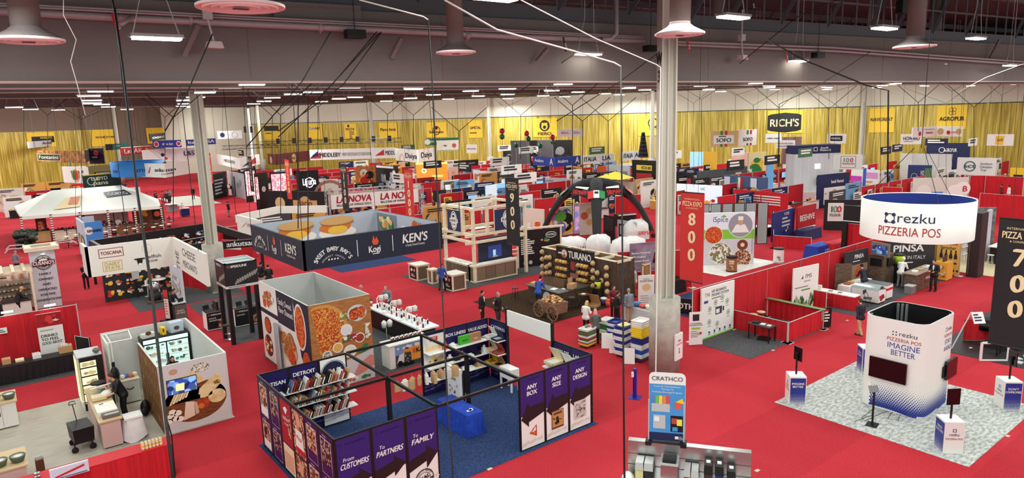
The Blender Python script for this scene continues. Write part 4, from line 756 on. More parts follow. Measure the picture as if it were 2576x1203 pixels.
# tall white tower of the bakery
CZ=3.45; bt=T('sign_tower','tall white plank tower with a round bakery badge and timber cap','tower',(2.3,48.5,0)); b=B(); b.box(1.72,48.0,0,2.95,49.2,CZ,mat('white_planks',(206,206,212),.6,pat='brick',col2=(196,196,202),col3=(170,170,176),sc=1.2,st=(.3,.3,1)))
fr=Fr((1.72,47.98,0),0)
for k,q in enumerate(('FAMILY','OWNED','AND','OPERATED','FOR FIVE','GENERATIONS')): b.text(fr,q,.62,1.98-.31*k,.13,BLACK,'c',1,.02)
MAR=c(110,30,48); b.disc(fr,.62,2.72,.43,BLACK,2,28); b.disc(fr,.62,2.72,.39,WHITE,3,28); b.disc(fr,.62,2.72,.37,c(40,34,40),4,28); b.disc(fr,.62,2.78,.24,WHITE,5,20,.18); b.pl(fr,[(.06,2.52),(1.18,2.58),(1.18,2.86),(.06,2.8)],MAR,6); b.text(fr,"CUSANO'S",.62,2.6,.2,WHITE,'c',7,.03,wmax=1.04,up=0); b.arctext(fr,'BAKING',.62,2.72,.28,.09,WHITE,2.3,.84,7); b.arctext(fr,'COMPANY',.62,2.72,.34,.08,WHITE,3.9,5.5,7,down=True)
obj(b,'body',bt); b=B()
for q in ((1.5,47.75,3.2,48.05),(1.5,49.15,3.2,49.45),(1.5,48.05,1.85,49.15),(2.85,48.05,3.2,49.15)): b.box(q[0],q[1],CZ,q[2],q[3],CZ+.22,WOOD)
obj(b,'cap',bt); b=B(); b.box(1.9,48.1,CZ,2.8,49.1,CZ+.04,BLACK); obj(b,'top_well',bt)
for k,(x,y) in enumerate(((1.5,48),(3.1,48.4),(3.1,49.2),(1.6,49.4))): b=B(); b.tube([(x,y,CZ+.25),(x+(-.7 if k in (0,3) else .8),y-.1,CZ+.3),(x+(-.9 if k in (0,3) else 1.1),y-.15,CZ+.1)],.03,LG,5); obj(b,'lamp_arm',bt)
b=B(); b.rect(Fr((2.25,47.7,CZ-.2),0),0,0,.2,.04,mat('led_glow',(240,248,255)),1); obj(b,'spot',bt)
t=T('pergola','lattice of pale crossing timber slats over the bakery counter at left','pergola',(.2,47.5,0))
for k in range(6): b=B(); b.box(-3.0,46.4+.45*k,2.5,1.7,46.55+.45*k,2.62,WOOD); obj(b,'slat',t)
for k in range(9): b=B(); b.box(-2.9+.52*k,46.3,2.62,-2.75+.52*k,49.0,2.68,WOOD); obj(b,'slat',t)
for x,y in ((1.6,46.45),(-2.9,46.45),(1.6,48.9)): b=B(); b.box(x-.06,y-.06,0,x+.06,y+.06,2.5,WOOD); obj(b,'post',t)
t=T('bakery_display','lit bakery wall of shelved loaves under the timber lattice','display case',(-.6,48.9,0)); b=B(); b.box(-3,48.9,0,1.6,49.0,2.45,c(200,190,180)); fr=Fr((-3,48.89,0),0); b.rect(fr,0,1.75,4.6,.65,mat('lit_bakery_photo',(220,200,180),.5,emit=.35,pat='noise',col2=(150,100,70),sc=3),1); b.lines(fr,.3,2.2,3.6,3,.14,.07,c(70,60,50)); obj(b,'back_panel',t)
for j in range(3):
    b=B(); b.box(-3,48.5,.75+.35*j,1.55,48.88,.78+.35*j,c(120,100,84)); obj(b,'shelf',t)
    b=B(); [b.ell(-2.9+.2*k,48.66,.87+.35*j,.1,.14,.085,[TAN,LG,KRAFT,c(216,200,180)][(k+j) % 4],6,4) for k in range(22)]; o=obj(b,'bagged_loaves',t,True); o['kind']='stuff'
t=T('service_counter','white bakery counter with a dark top under the lattice','counter',(.2,46.6,0)); b=B(); b.box(-2.2,46.3,0,1.4,47,.95,OFFW); obj(b,'body',t); b=B(); b.box(-2.25,46.25,.95,1.45,47.05,1.0,DARK); obj(b,'worktop',t)
# ================= white cheese hanging sign =================
hs=T('hanging_sign','white angled hanging sign with cheese makers badges at left','hanging sign',(4.3,30.2,4.6)); b=B(); zt,zb=5.9,4.72; fr=Fr((2.82,30.2,zb),0); W=3.05; b.slab(fr,0,0,W,zt-zb,.12,c(226,224,214))
def badge(u,v,w,h,m): b.frame(fr,u,v,w,h,.025,m,1)
badge(.42,.68,.85,.36,c(150,40,46)); b.text(fr,'TOSCANA',.845,.8,.13,c(150,40,46),'c',2,.03,wmax=.72); badge(.5,.14,.68,.4,c(206,176,90)); b.text(fr,'DAIRY',.84,.36,.13,c(206,176,90),'c',2,.03); b.text(fr,'STATE',.84,.2,.13,c(206,176,90),'c',2,.03); b.ring(fr,2.1,.86,.18,.02,LG,1); b.text(fr,'selfish',2.3,.44,.14,BLACK,'c',2,0,w=.55); b.text(fr,'cow',2.28,.28,.14,BLACK,'c',2,0)
b.pl(fr,[(1.72,.22),(1.86,.22),(1.92,.5),(1.68,.5)],BLACK,1); b.disc(fr,1.8,.25,.07,WHITE,2,12,.05); b.pl(fr,[(1.58,.48),(1.68,.42),(1.68,.5)],BLACK,2); b.pl(fr,[(2.02,.48),(1.92,.42),(1.92,.5)],BLACK,2)
obj(b,'panel',hs); b=B(); fr=Fr((5.87,30.2,zb),FX); b.slab(fr,0,0,5.0,zt-zb,.1,c(226,224,214)); b.text(fr,'THE',.9,.3,.55,c(60,60,60),'c',1,0,rot=pi/2,w=.8); b.text(fr,'CHEESE',2.6,.66,.3,c(60,60,60),'c',1,.0,w=2.0); b.text(fr,'MERCHANTS',2.6,.22,.26,c(60,60,60),'c',1,.0,w=2.1); obj(b,'panel',hs)
b=B(); b.slab(Fr((2.82,31.6,zb),FX),0,0,1.4,zt-zb,.1,c(226,224,214)); obj(b,'panel',hs)
b=B(); b.tube([(4.3,30.25,zt),(4.3,30.25,17)],.012,CBK,4); b.tube([(5.87,26,zt),(5.87,26,17)],.012,CBK,4); obj(b,'cable',hs)
# ================= black hanging kiosk =================
ks=T('display_kiosk','black square kiosk canopy on posts with rows of bottle caps printed','kiosk',(9.3,34.0,0)); zt=3.95; X0,X1,Y0,Y1=8.45,9.95,32.65+.2,34.45; b=B()
SPH=c(30,30,34,.4)
for o,a,L in (((X0,Y1,2.75),FX,Y1-Y0),((X0,Y0,2.75),0,X1-X0)):
    fr=Fr(o,a); b.slab(fr,0,0,L,1.2,.04,SPH); b.rect(fr,0,0,L,.12,OFFW,1); b.lines(fr,.1,.04,L-.2,1,.1,.05,GREY); b.rect(fr,.12,.98,.12,.12,c(150,60,50),1); b.text(fr,'SPEEDLINE',.28,.98,.11,WHITE,'l',1,.03)
    for k in range(3):
        for j in range(9): b.disc(fr,L*.3+j*.115+k*.05,.2+k*.08+j*.045,.045,c(150,146,136),1,8,.06)
obj(b,'canopy',ks); b=B(); b.box(X0+.04,Y0+.04,3.9,X1,Y1,3.92,c(176,190,192)); [b.box(*q,LG) for q in ((X0,Y0,3.92,X1,Y0+.1,3.97),(X0,Y1-.1,3.92,X1,Y1,3.97),(X0,Y0,3.92,X0+.1,Y1,3.97),(X1-.1,Y0,3.92,X1,Y1,3.97),(X0,33.6,3.92,X1,33.65,3.97))]; obj(b,'top_frame',ks)
for x,y in ((8.55,34.3),(8.55,32.95),(9.85,32.95),(9.85,34.3)): b=B(); b.box(x-.09,y-.09,0,x+.09,y+.09,2.75,BLACK); obj(b,'post',ks)
b=B(); b.box(8.2,34.0,1.55,8.3,34.6,1.95,BLACK); obj(b,'screen',ks); b=B(); b.box(9.9,32.75,1.5,10.4,32.85,1.9,BLACK); obj(b,'screen',ks)
def desk(px,py,words,label,sx=1.0,sy=.55,a=0.):
    x,y=g(px,py); t=T('demo_counter',label,'counter',(x,y,0)); b=B(); b.cb(x,y,.013,sx,sy,.95,WHITE,a); M_=Fr(V3((x,y,0))-V3((cos(a),sin(a),0))*sx/2+V3((sin(a),-cos(a),0))*(sy/2),a); b.rect(M_,.01,.05,sx-.02,.88,BLACK,1); b.rect(M_,.08,.75,.1,.1,c(150,60,50),2); b.text(M_,'SPEEDLINE',.22,.76,.08,WHITE,'l',2,.03,wmax=sx*.6)
    for k,q in enumerate(words): b.text(M_,q,.1,.58-.12*k,.07,WHITE,'l',2)
    b.pl(M_,[(sx*.6,.1),(sx*.95,.1),(sx*.95,.6),(sx*.7,.5)],PHOTO,2); obj(b,'body',t); b=B(); b.cb(x,y,.965,sx+.06,sy+.06,.04,BLACK,a); obj(b,'worktop',t)
    for k in (-.25,.2): b=B(Matrix.Translation((x+k*cos(a),y+k*sin(a),1.005)) @ Matrix.Rotation(a+.2,4,'Z')); b.box(-.16,-.1,0,.16,.12,.02,DARK); b.add([(-.16,.12,.02),(.16,.12,.02),(.16,.2,.22),(-.16,.2,.22)],[(0,1,2,3),(3,2,1,0)],BLACK); obj(b,'laptop',t)
desk(540,825,('ONLINE','ORDERING'),'demo counter lettered online ordering under the black kiosk',.85,.75); desk(622,815,('DELIVERY',),'demo counter lettered delivery right of the kiosk post',1.3,.5)
x,y=g(575,855); t=T('bar_stool','chrome bar stool with a small seat in front of the demo counters','stool',(x,y,0)); b=B(); b.cb(x,y,.72,.36,.34,.06,c(60,56,52)); obj(b,'seat',t); b=B(); b.tube([(x,y,.03),(x,y,.72)],.03,STEEL); obj(b,'column',t); b=B(); b.lathe([(.2,.013),(.2,.03),(.04,.06)],x,y,STEEL,16); b.lathe([(.14,.3),(.15,.31)],x,y,STEEL,12); obj(b,'base',t)
x,y=g(455,808); t=T('demo_counter','small point of sale kiosk desk where a man in black leans','counter',(x,y,0)); b=B(); b.cb(x,y,0,.6,.5,1.02,DARK); fr=Fr((x-.3,y-.25,0),0); b.rect(fr,.02,.1,.56,.85,c(96,92,88),1); b.text(fr,'POINT',.3,.6,.08,WHITE); b.text(fr,'OF SALE',.3,.48,.08,WHITE); obj(b,'body',t); b=B(); b.cb(x,y,1.02,.64,.54,.04,LG); obj(b,'worktop',t); b=B(); b.cb(x+.1,y,1.06,.3,.05,.2,BLACK,.4); obj(b,'terminal',t)
x,y=g(417,808); b=B(); fr=Fr((x,y,.1),-.9); b.slab(fr,0,0,.35,1.75,.03,BLACK); b.rect(fr,.03,.05,.29,1.1,OFFW,1); b.rect(fr,.03,1.2,.29,.45,c(190,60,56),1); b.lines(fr,.06,1.0,.2,6,.14,.04,RED); b.cb(x,y,0,.3,.5,.1,BLACK,-.9); tag(obj(b,'sign_stand'),'narrow floor sign beside the leaning man in black','sign')
# ================= sauce booth: food photo cube, bar, navy hanging sign =================
ct=T('photo_cube','tall open topped cube wall printed with pizza and party food','wall panel',(10.4,27.4,0)); X0,X1,Y0,Y1,Z=9.14,11.7,24.5,30.2,3.5; INN=c(206,208,204)
b=B(); fr=Fr((X0,Y0,0),0,.006); W=X1-X0; b.slab(fr,0,0,W,Z,.06,INN); b.rect(fr,0,0,W,Z,OAKB,1); b.pl(fr,[(0,0),(W,0),(W,1.25),(.9,.9),(0,.78)],c(206,204,204),2); b.pl(fr,[(0,.1),(.7,.1),(1.05,.5),(.9,.85),(0,.72)],BLACK,3)
b.disc(fr,.5,2.45,1.02,c(214,150,70),3,40,.98,-1.75,2.0); b.disc(fr,.45,2.45,.93,PIZZA,4,40,.88,-1.7,1.95)
for u,v,r_,m in ((1.46,2.25,.25,c(226,226,222)),(2.0,1.82,.22,c(160,62,28)),(1.05,1.62,.22,c(226,180,90)),(.6,1.4,.2,mat('blue_cheese_bits',(226,226,214),.6,pat='voronoi',col2=(90,100,80),sc=30)),(1.55,1.36,.28,c(236,226,200))): b.disc(fr,u,v,r_,WHITE,5,24,r_*.95); b.disc(fr,u,v,r_*.8,m,6,20,r_*.75)
b.disc(fr,1.95,2.85,.42,c(206,208,206),5,24,.34); b.foodmix(fr,1.6,2.55,.75,.6,[PIZZA2,c(150,54,34),c(190,90,50)],18,.08,.2,4,6); b.foodmix(fr,1.2,2.6,.4,.4,[CREAM,c(120,150,60)],20,.03,.06,5,5)
b.foodmix(fr,1.2,1.75,.7,.35,[c(190,40,34),c(60,120,40),WHITE,c(150,50,90)],24,.04,.1,6,5); b.foodmix(fr,.2,.95,.55,.45,[GRN,c(60,110,40)],20,.06,.12,7,5); b.foodmix(fr,.6,1.0,.6,.4,[c(230,150,50),ORNG],14,.06,.12,8,5); b.foodmix(fr,1.85,1.15,.5,.4,[GRN,c(40,100,40)],14,.06,.12,9,5); b.foodmix(fr,2.2,1.7,.3,.7,[WHITE,c(220,220,190)],20,.03,.08,10,5)
b.pl(fr,[(.65,.75),(1.25,.82),(1.2,1.05),(.9,1.15),(.6,1.0)],c(190,110,110),6); b.pl(fr,[(1.6,.25),(1.9,.75),(2.4,1.0),(2.56,.95),(2.56,.55),(2.1,.35)],c(206,134,120),4); b.disc(fr,1.3,.18,.55,WHITE,4,24,.16); b.foodmix(fr,.95,.05,.8,.28,[PIZZA2,c(180,120,80)],12,.06,.12,11,5); b.foodmix(fr,1.8,.05,.6,.22,[GRN],8,.06,.1,12,5)
obj(b,'panel',ct)
b=B(); fr=Fr((X0,Y1,0),FX,.006); W=Y1-Y0; b.slab(fr,0,0,W,Z,.06,INN); b.rect(fr,0,0,W,Z,WHITE,1); b.rect(fr,2.2,2.1,1.9,1.4,c(24,32,54),2); b.rect(fr,0,2.15,2.2,.2,c(24,32,54),2); b.pl(fr,[(4.1,3.5),(5.7,3.5),(5.7,0),(4.6,1.2)],c(24,32,54),2)
b.text(fr,'Family Owned.',2.4,2.95,.25,WHITE,'l',3,.02,w=1.55); b.text(fr,'Flavor Obsessed.',2.4,2.6,.25,WHITE,'l',3,.02,w=1.65)
b.disc(fr,4.75,2.45,.6,WHITE,4,28,.95); b.disc(fr,4.75,2.45,.5,mat('wings_print',(176,50,24),.5,pat='voronoi',col2=(226,120,50),sc=10),5,28,.85); b.disc(fr,5.2,.75,.5,PIZZA2,4,28,.8); b.foodmix(fr,2.3,.5,2.0,1.5,[PIZZA,PIZZA2,SALAD,c(220,190,150)],30,.2,.4,3,3); b.disc(fr,3.3,.35,.8,WHITE,4,24,.3)
b.disc(fr,.8,1.65,.42,c(70,60,54),3,20,.38); b.disc(fr,.8,1.65,.36,PIZZA2,4,20,.32); b.disc(fr,.7,.7,.5,c(90,50,40),3,20); b.foodmix(fr,.3,.3,.9,.8,[PIZZA2,CREAM,SALAD],16,.08,.16,5,4); b.foodmix(fr,.3,2.4,1.7,1.0,[SALAD,PIZZA2,WHITE,c(170,120,80)],16,.12,.24,6,3)
obj(b,'panel',ct)
for q in ((X0+.06,Y1-.06,X1,Y1),(X1-.06,Y0+.06,X1,Y1-.06)): b=B(); b.box(q[0],q[1],0,q[2],q[3],Z,INN); obj(b,'panel',ct)
b=B(); b.box(X0,Y0+3.2,0,X1,Y0+3.26,2.5,INN); obj(b,'inner_wall',ct)
b=B(); vs=[(9.0-.06*sin(i*1.7),27.7+.1*i/3,z) for z in (.02,2.05) for i in range(16)]; b.add(vs,[(i,i+1,17+i,16+i) for i in range(15)],c(190,188,192)); tag(obj(b,'door_curtain',smooth=True),'grey white door curtain hanging on the left side of the food cube','curtain')
bar=T('bar_counter','long white topped bar with black front beside the food photo cube','counter',(15,28.5,0)); b=B(); b.box(14.75,25.9,.0,15.5,31.2,.98,BLACK); obj(b,'front',bar); b=B(); b.box(14.65,25.8,.98,15.65,31.3,1.05,c(232,236,238)); obj(b,'worktop',bar)
rs=random.Random(5)
for i in range(30):
    y=26.0+i*.165; x=15.15+.22*(i % 3-1); k=i % 5
    b=B(); m=[c(110,40,24),WHITE,BLACK,c(180,60,40),c(216,216,214)][k]; b.lathe([(.04,0),(.045,.14),(.02,.18),(.02,.22)],x,y,m,8,1.05); b.lathe([(.022,.2),(.022,.25)],x,y,WHITE if k != 1 else RED,8,1.05); tag(obj(b,'sauce_bottle',smooth=True),'small sauce bottle standing on the long white bar','bottle','sauce bottles on the bar')
for i,y in enumerate((30.6,29.2,27.7)):
    t=T('heat_lamp',f'white double heat lamp arched over the bar, {["farthest", "middle", "nearest"][i]} one','lamp',(15.2,y,1.05)); b=B(); b.tube([(15.0,y,1.05),(15.0,y,1.5),(15.1,y,1.62),(15.5,y-.1,1.62)],.03,WHITE); q=obj(b,'arm',t)
    for k in (.2,.48): b=B(); b.lathe([(.04,.16),(.11,.1),(.12,-.1),(.1,-.1),(0,.1)],15.0+k,y-.06,OFFW,10,1.5); obj(b,'shade',q,True)
for i in range(9):
    b=B(); b.cb(15.1+.3*(i % 3-1),26.1+i*.55,1.05,.25,.18,.05+.03*(i % 3),[WHITE,LG,c(220,220,216)][i % 3],.3*i); tag(obj(b,'serving_tray'),'small white serving tray among bottles on the bar','tray','serving trays on the bar')
for i in range(3): b=B(); b.ell(14.85,31.0,1.12+.14*i,.09,.09,.07,[c(190,50,40),WHITE,c(120,40,30)][i]); tag(obj(b,'food_tin',smooth=True),'stacked small tin at the far end of the bar','tin','stacked tins')
kt=T('demo_counter','counter front printed with a street food van and a man in checked shirt','counter',(13.5,25.1,0)); b=B(); b.box(12.55,24.75,0,14.5,25.5,1.0,WHITE); fr=Fr((12.55,24.74,0),0); b.rect(fr,.25,.02,1.7,.96,c(70,70,74),1); b.rect(fr,.25,.55,1.7,.43,c(120,160,210),2); b.foodmix(fr,.3,.75,1.2,.2,[WHITE],10,.05,.1,2,3); b.rect(fr,.62,.2,1.3,.6,c(226,160,60),3); b.pl(fr,[(.3,.2),(.66,.2),(.66,.62),(.42,.55)],c(226,226,222),4); b.disc(fr,1.7,.2,.13,BLACK,5); b.disc(fr,.45,.18,.12,BLACK,5); b.text(fr,'Kogi',1.5,.5,.2,BLACK,'c',5,.03); b.disc(fr,1.15,.6,.08,ORNG,5,10,.13)
b.pl(fr,[(.62,.08),(1.0,.08),(.98,.6),(.68,.62)],c(60,66,74),6); b.foodmix(fr,.66,.15,.3,.42,[WHITE,BLACK],24,.02,.03,3,7); b.disc(fr,.8,.72,.07,SKIN,7); b.rect(fr,.73,.76,.14,.06,BLACK,8); b.disc(fr,.85,.1,.3,BLACK,7,14,.1); obj(b,'body',kt); b=B(); b.box(12.5,24.7,1.0,14.55,25.55,1.05,WHITE); obj(b,'worktop',kt)
for i in range(14): b=B(); b.lathe([(.045,0),(.045,.13)],12.9+.11*i,25.2+.05*(i % 2),c(130,50,30),8,1.05); b.lathe([(.05,.13),(.05,.17)],12.9+.11*i,25.2+.05*(i % 2),WHITE,8,1.05); tag(obj(b,'sauce_jar'),'brown sauce jar with white lid on the van printed counter','jar','sauce jars on the van counter')
b=B(); b.tube([(14.2,28.2,0),(14.2,28.2,.9)],.02,LG); b.lathe([(.11,0),(.13,.25),(.04,.35)],14.35,28.1,WHITE,10,.75); b.lathe([(.11,0),(.13,.25),(.04,.35)],14.1,28.2,WHITE,10,.72); tag(obj(b,'cup_holder',smooth=True),'white hanging lamp shades beside the black bar front','lamp')
ks=T('hanging_sign','big square navy hanging sign with sauce makers names and food photos inside','hanging sign',(12.15,27.5,4.85)); SN=c(28,36,56,.6); z0,z1=4.86,6.0; xa,xb,ya,yb=9.13,15.18,24.46,30.5
def sbr(b,fr,u,s): b.arctext(fr,"SWEET BABY RAY'S",u,-.1,.62*s+.1,.17*s,WHITE,pi*.86,pi*.14,2,.03); b.arctext(fr,'GOURMET SAUCES',u,-.12,.46*s+.08,.06*s,WHITE,pi*.8,pi*.2,2,.01); [b.disc(fr,u-.18+.12*k,.3,.04,WHITE,2,5) for k in range(4)]
def kogi(b,fr,u,s): b.text(fr,'Kogi',u,.32,.26*s,WHITE,'c',2,.03,w=.5*s); b.pl(fr,[(u-.05,.62),(u+.12,.6),(u+.2,.72),(u+.1,.95),(u+.04,.8),(u-.02,1.0),(u-.1,.75)],c(226,84,40),2); b.lines(fr,u-.1,.24,.4,1,.1,.03,WHITE)
def kens(b,fr,u,s): b.text(fr,"KEN'S",u,.5,.36*s,WHITE,'c',2,.03,w=1.15*s,sh=.1); b.text(fr,'A Family Owned Company',u,.34,.1,WHITE,'c',2,.0,w=.9*s)
for o,a,L in (((xa,yb,z0),FX,yb-ya),((xa,ya,z0),0,xb-xa)):
    b=B(); fr=Fr(o,a,.008); b.slab(fr,0,0,L,z1-z0,.08,SN); sbr(b,fr,1.15,1.); kogi(b,fr,2.9,1.); kens(b,fr,4.75,1.)
    for u in (2.15,3.7): b.rect(fr,u,.25,.03,.65,WHITE,2)
    obj(b,'panel',ks)
for o,a,L,sd in (((xa,yb-.02,z0),0,xb-xa,1),((xb-.02,yb,z0),FX,yb-ya,2)):
    b=B(); fr=Fr(o,a,.01); b.slab(fr,0,0,L,z1-z0,.06,SN); b.rect(fr,0,0,L,z1-z0,c(176,186,198),1)
    if sd == 1:
        for u in (2.0,4.0): b.disc(fr,u,.28,.95,c(236,232,224),2,24,.3); b.disc(fr,u-.1,.55,.8,c(214,120,40),3,20,.28); b.disc(fr,u,.42,.5,c(236,190,70),4,16,.2); b.disc(fr,u,.86,.85,c(206,164,104),5,24,.2); b.disc(fr,u+.05,.74,.8,c(170,110,60),4,24,.14)
        b.rect(fr,.0,0,6,.12,c(70,40,30),6)
    else:
        b.rect(fr,.2,.1,2.0,.95,c(120,130,140),2); b.foodmix(fr,.4,.2,1.6,.8,[c(226,190,110),c(200,150,80),CREAM,GRN],22,.12,.22,3,3); b.disc(fr,2.9,.4,.4,WHITE,3,20,.25); b.foodmix(fr,3.5,.1,2.2,.95,[PIZZA2,c(120,50,40),SALAD,CREAM],34,.12,.24,4,3)
    obj(b,'inside_photo',ks)
for x,y in ((xa,ya),(xa,yb),(xb,yb),(xb,ya)): b=B(); b.tube([(x,y,z1),(x+(12.15-x)*.12,y+(27.5-y)*.12,17)],.012,CBK,4); obj(b,'cable',ks)
# ================= dairy timber booth =================
DN=c(26,46,84,.5); dt=T('timber_frame','open pale timber tower with two blue dairy badges','frame',(26.2,36.5,0)); X0,X1,Y0,Y1=24.0,28.2,34.9,38.2
for x,y in ((X0,Y0),(X1,Y0),(X0,Y1),(X1,Y1),(X0,36.0),(25.1,Y0)): b=B(); b.box(x-.09,y-.09,0 if (x,y) in ((X0,Y0),(X1,Y0),(X0,Y1),(X1,Y1)) else 3.0,x+.09,y+.09,4.7,WOOD); obj(b,'post',dt)
for z in (2.95,4.6,2.5):
    for q in ((X0-.6,Y0-.08,X1+.1,Y0+.08),(X0-.6,Y1-.08,X1+.1,Y1+.08),(X0-.08,Y0-.1,X0+.08,Y1+.5),(X1-.08,Y0-.1,X1+.08,Y1+.1)): b=B(); b.box(q[0] if z != 4.6 else q[0]+.4,q[1],z,q[2],q[3],z+.16,WOOD); obj(b,'beam',dt)
for o,a,L in (((X0-.1,37.7,3.12),FX,1.6),((25.6,Y0-.1,3.12),0,2.2)):
    b=B(); fr=Fr(o,a,.008); b.slab(fr,0,0,L,1.42,.06,WOOD); b.rect(fr,.03,.03,L-.06,1.36,DN,1); k=.8 if L > 2 else .66; u=L/2
    b.ring(fr,u,.7,.56*k,.06,WHITE,2,32,.62); b.disc(fr,u,.7,.44*k,WHITE,2,28,.5); b.rect(fr,u-.72*k,.56,1.44*k,.28,WHITE,3); b.text(fr,'BURNETT',u,.61,.18,DN,'c',4,.01,w=1.2*k); b.text(fr,'DAIRY',u,.4,.1,DN,'c',4); b.pl(fr,[(u-.13,.93),(u+.1,.95),(u+.14,1.02),(u+.06,1.06),(u-.1,1.06),(u-.14,1.0)],BLACK,4); b.rect(fr,u-.1,.87,.03,.1,BLACK,4); b.rect(fr,u+.04,.87,.03,.1,BLACK,4); obj(b,'badge_panel',dt)
b=B(); b.box(26.2,36.3,0,27.9,36.4,2.5,c(44,56,84)); b.rect(Fr((26.2,36.28,0),0),.1,.1,1.5,.9,WHITE,1); obj(b,'inner_wall',dt)
b=B(); b.box(24.9,35.6,.95,27.6,35.75,2.6,c(26,36,60)); fr=Fr((24.9,35.59,.95),0); b.rect(fr,.7,.3,1.1,.8,mat('lit_milk_video',(40,60,120),.3,emit=.4),1); b.pl(fr,[(1.1,.35),(1.3,.35),(1.32,.8),(1.08,.8)],mat('lit_glass',(150,190,240),.3,emit=.5),2); b.disc(fr,1.25,.36,.24,TAN,2,12,.06); obj(b,'screen_wall',dt)
RCL=mat('reclaimed_planks',(134,110,88),.7,pat='brick',col2=(108,88,70),col3=(80,64,50),sc=1.6,st=(.4,.4,1))
def timber_counter(x0,y0,x1,y1,h,label,dark=True,top=WHITE):
    t=T('counter',label,'counter',((x0+x1)/2,(y0+y1)/2,0)); b=B(); b.box(x0+.03,y0+.03,.02,x1-.03,y1-.03,h,RCL)
    if dark:
        f=Fr((x0,y1,0),FX); L=y1-y0; b.rect(f,.1,.1,L-.2,h-.2,c(44,24,26),8); b.disc(f,L*.33,h*.68,L*.13,WHITE,9,16,h*.1); b.disc(f,L*.67,h*.68,L*.09,c(230,160,150),9,16,h*.1); b.lines(f,L*.25,h*.35,L*.5,2,.1,.05,WHITE,9)
    obj(b,'body',t); b=B()
    for x in (x0,x1): [b.box(x-.045,y-.045,0,x+.045,y+.045,h,WOOD) for y in (y0,y1)]
    for z in (.0,h-.08): b.box(x0-.03,y0-.03,z,x1+.03,y0+.03,z+.08,WOOD); b.box(x0-.03,y0-.03,z,x0+.03,y1+.03,z+.08,WOOD)
    obj(b,'trim',t); b=B(); b.box(x0-.08,y0-.08,h,x1+.08,y1+.08,h+.05,top if top != WHITE else c(226,220,206)); obj(b,'worktop',t); return t
timber_counter(21.55,37.9,22.4,38.9,1.0,'timber framed counter with a dark badge panel, left of the small pedestal'); timber_counter(21.8,36.5,22.2,36.95,.9,'small square timber pedestal between two counters',False,WOOD); timber_counter(21.7,33.95,22.6,34.95,1.0,'timber framed counter behind the man in a blue shirt'); timber_counter(23.9,34.8,27.3,35.35,1.05,'long reclaimed plank counter under the dairy tower',False); timber_counter(23.9,35.35,24.5,38.2,1.05,'side run of the reclaimed plank counter with sample dishes',False)
for i in range(9): b=B(); b.lathe([(.02,0),(.1,.03)],24.15+.1*(i % 2),35.6+.27*i,WHITE,10,1.1); tag(obj(b,'sample_dish'),'little white sample dish on the side counter','dish','sample dishes on the dairy counter')
pt=T('display_wall','black product wall with a green oval badge in a pale timber frame','wall panel',(30,35,0)); b=B(); fr=Fr((28.6,36.2,0),-.28,.008); b.slab(fr,0,0,3.2,2.6,.08,BLACK); b.disc(fr,2.5,2.15,.42,WHITE,1,24,.22); b.disc(fr,2.5,2.15,.38,c(34,70,50),2,24,.18); b.text(fr,'PATRIA',2.5,2.1,.12,WHITE,'c',3,.02,w=.6); b.text(fr,'Our',.2,2.3,.1,WHITE,'l'); b.text(fr,'NEW',.2,2.1,.13,c(60,130,80),'l'); b.lines(fr,.2,1.9,1.1,8,.14,.08,WHITE); b.disc(fr,.5,.3,.14,LG,1); b.disc(fr,.9,.32,.14,LG,1); b.foodmix(fr,1.6,1.6,.8,.4,[WHITE,GRN,TAN],8,.06,.12,3); obj(b,'panel',pt)
for u in (-.55,-.05,3.25): b=B(); p=fr.p(u,0); b.cb(p.x,p.y,0,.12,.12,2.75,WOOD,-.28); obj(b,'post',pt)
b=B(); p=fr.p(1.4,0); b.cb(p.x,p.y,2.65,4.2,.16,.12,WOOD,-.28); [b.cb(fr.p(-.3,0).x,fr.p(-.3,0).y,.2+.28*k,.5,.3,.04,WOOD,-.28) for k in range(5)]; obj(b,'beam',pt)
t=T('stool','dark stool and coat in the gap behind the tall black numbered banner','stool',(28.6,37.2,0)); b=B(); b.cb(28.6,37.2,.7,.4,.4,.06,BLACK); obj(b,'seat',t)
for dx,dy in ((-.17,-.17),(.17,-.17),(-.17,.17),(.17,.17)): b=B(); b.tube([(28.6+dx,37.2+dy,.01),(28.6+dx*.8,37.2+dy*.8,.7)],.02,BLACK,4); obj(b,'leg',t)
# ================= bread stand =================
bt=T('bread_stand','long dark timber bread wall facing left with hats of straw baskets and lit loaves','stand',(26.6,28.1,0)); bt['label']='long dark barnwood bread wall with round rolls on pegs and a lettered black sign'
Z=2.42; b=B(); fr=Fr((26.5,31.15,0),FX,.008); W=6.05; b.slab(fr,0,0,W,Z,.1,BARN); b.rect(fr,0,0,W,.75,BRICKM,1); obj(b,'front_wall',bt)
b=B(); b.box(26.6,25.08,0,28.0,25.16,Z,BARN); obj(b,'near_end_wall',bt); b=B(); b.box(26.6,31.07,0,27.75,31.15,Z,PLY); obj(b,'end_wall',bt); b=B(); b.box(27.75,25.16,0,27.83,31.1,Z,PLY); obj(b,'back_wall',bt)
b=B(); b.box(26.45,25.05,Z,26.62,31.18,Z+.05,WOOD); b.box(27.72,25.05,Z,27.86,31.18,Z+.05,WOOD); [b.box(26.62,y,Z-.1,27.72,y+.06,Z+.05,WOOD) for y in (25.06,26.3,27.5,28.7,29.9,31.1)]; obj(b,'top_rail',bt)
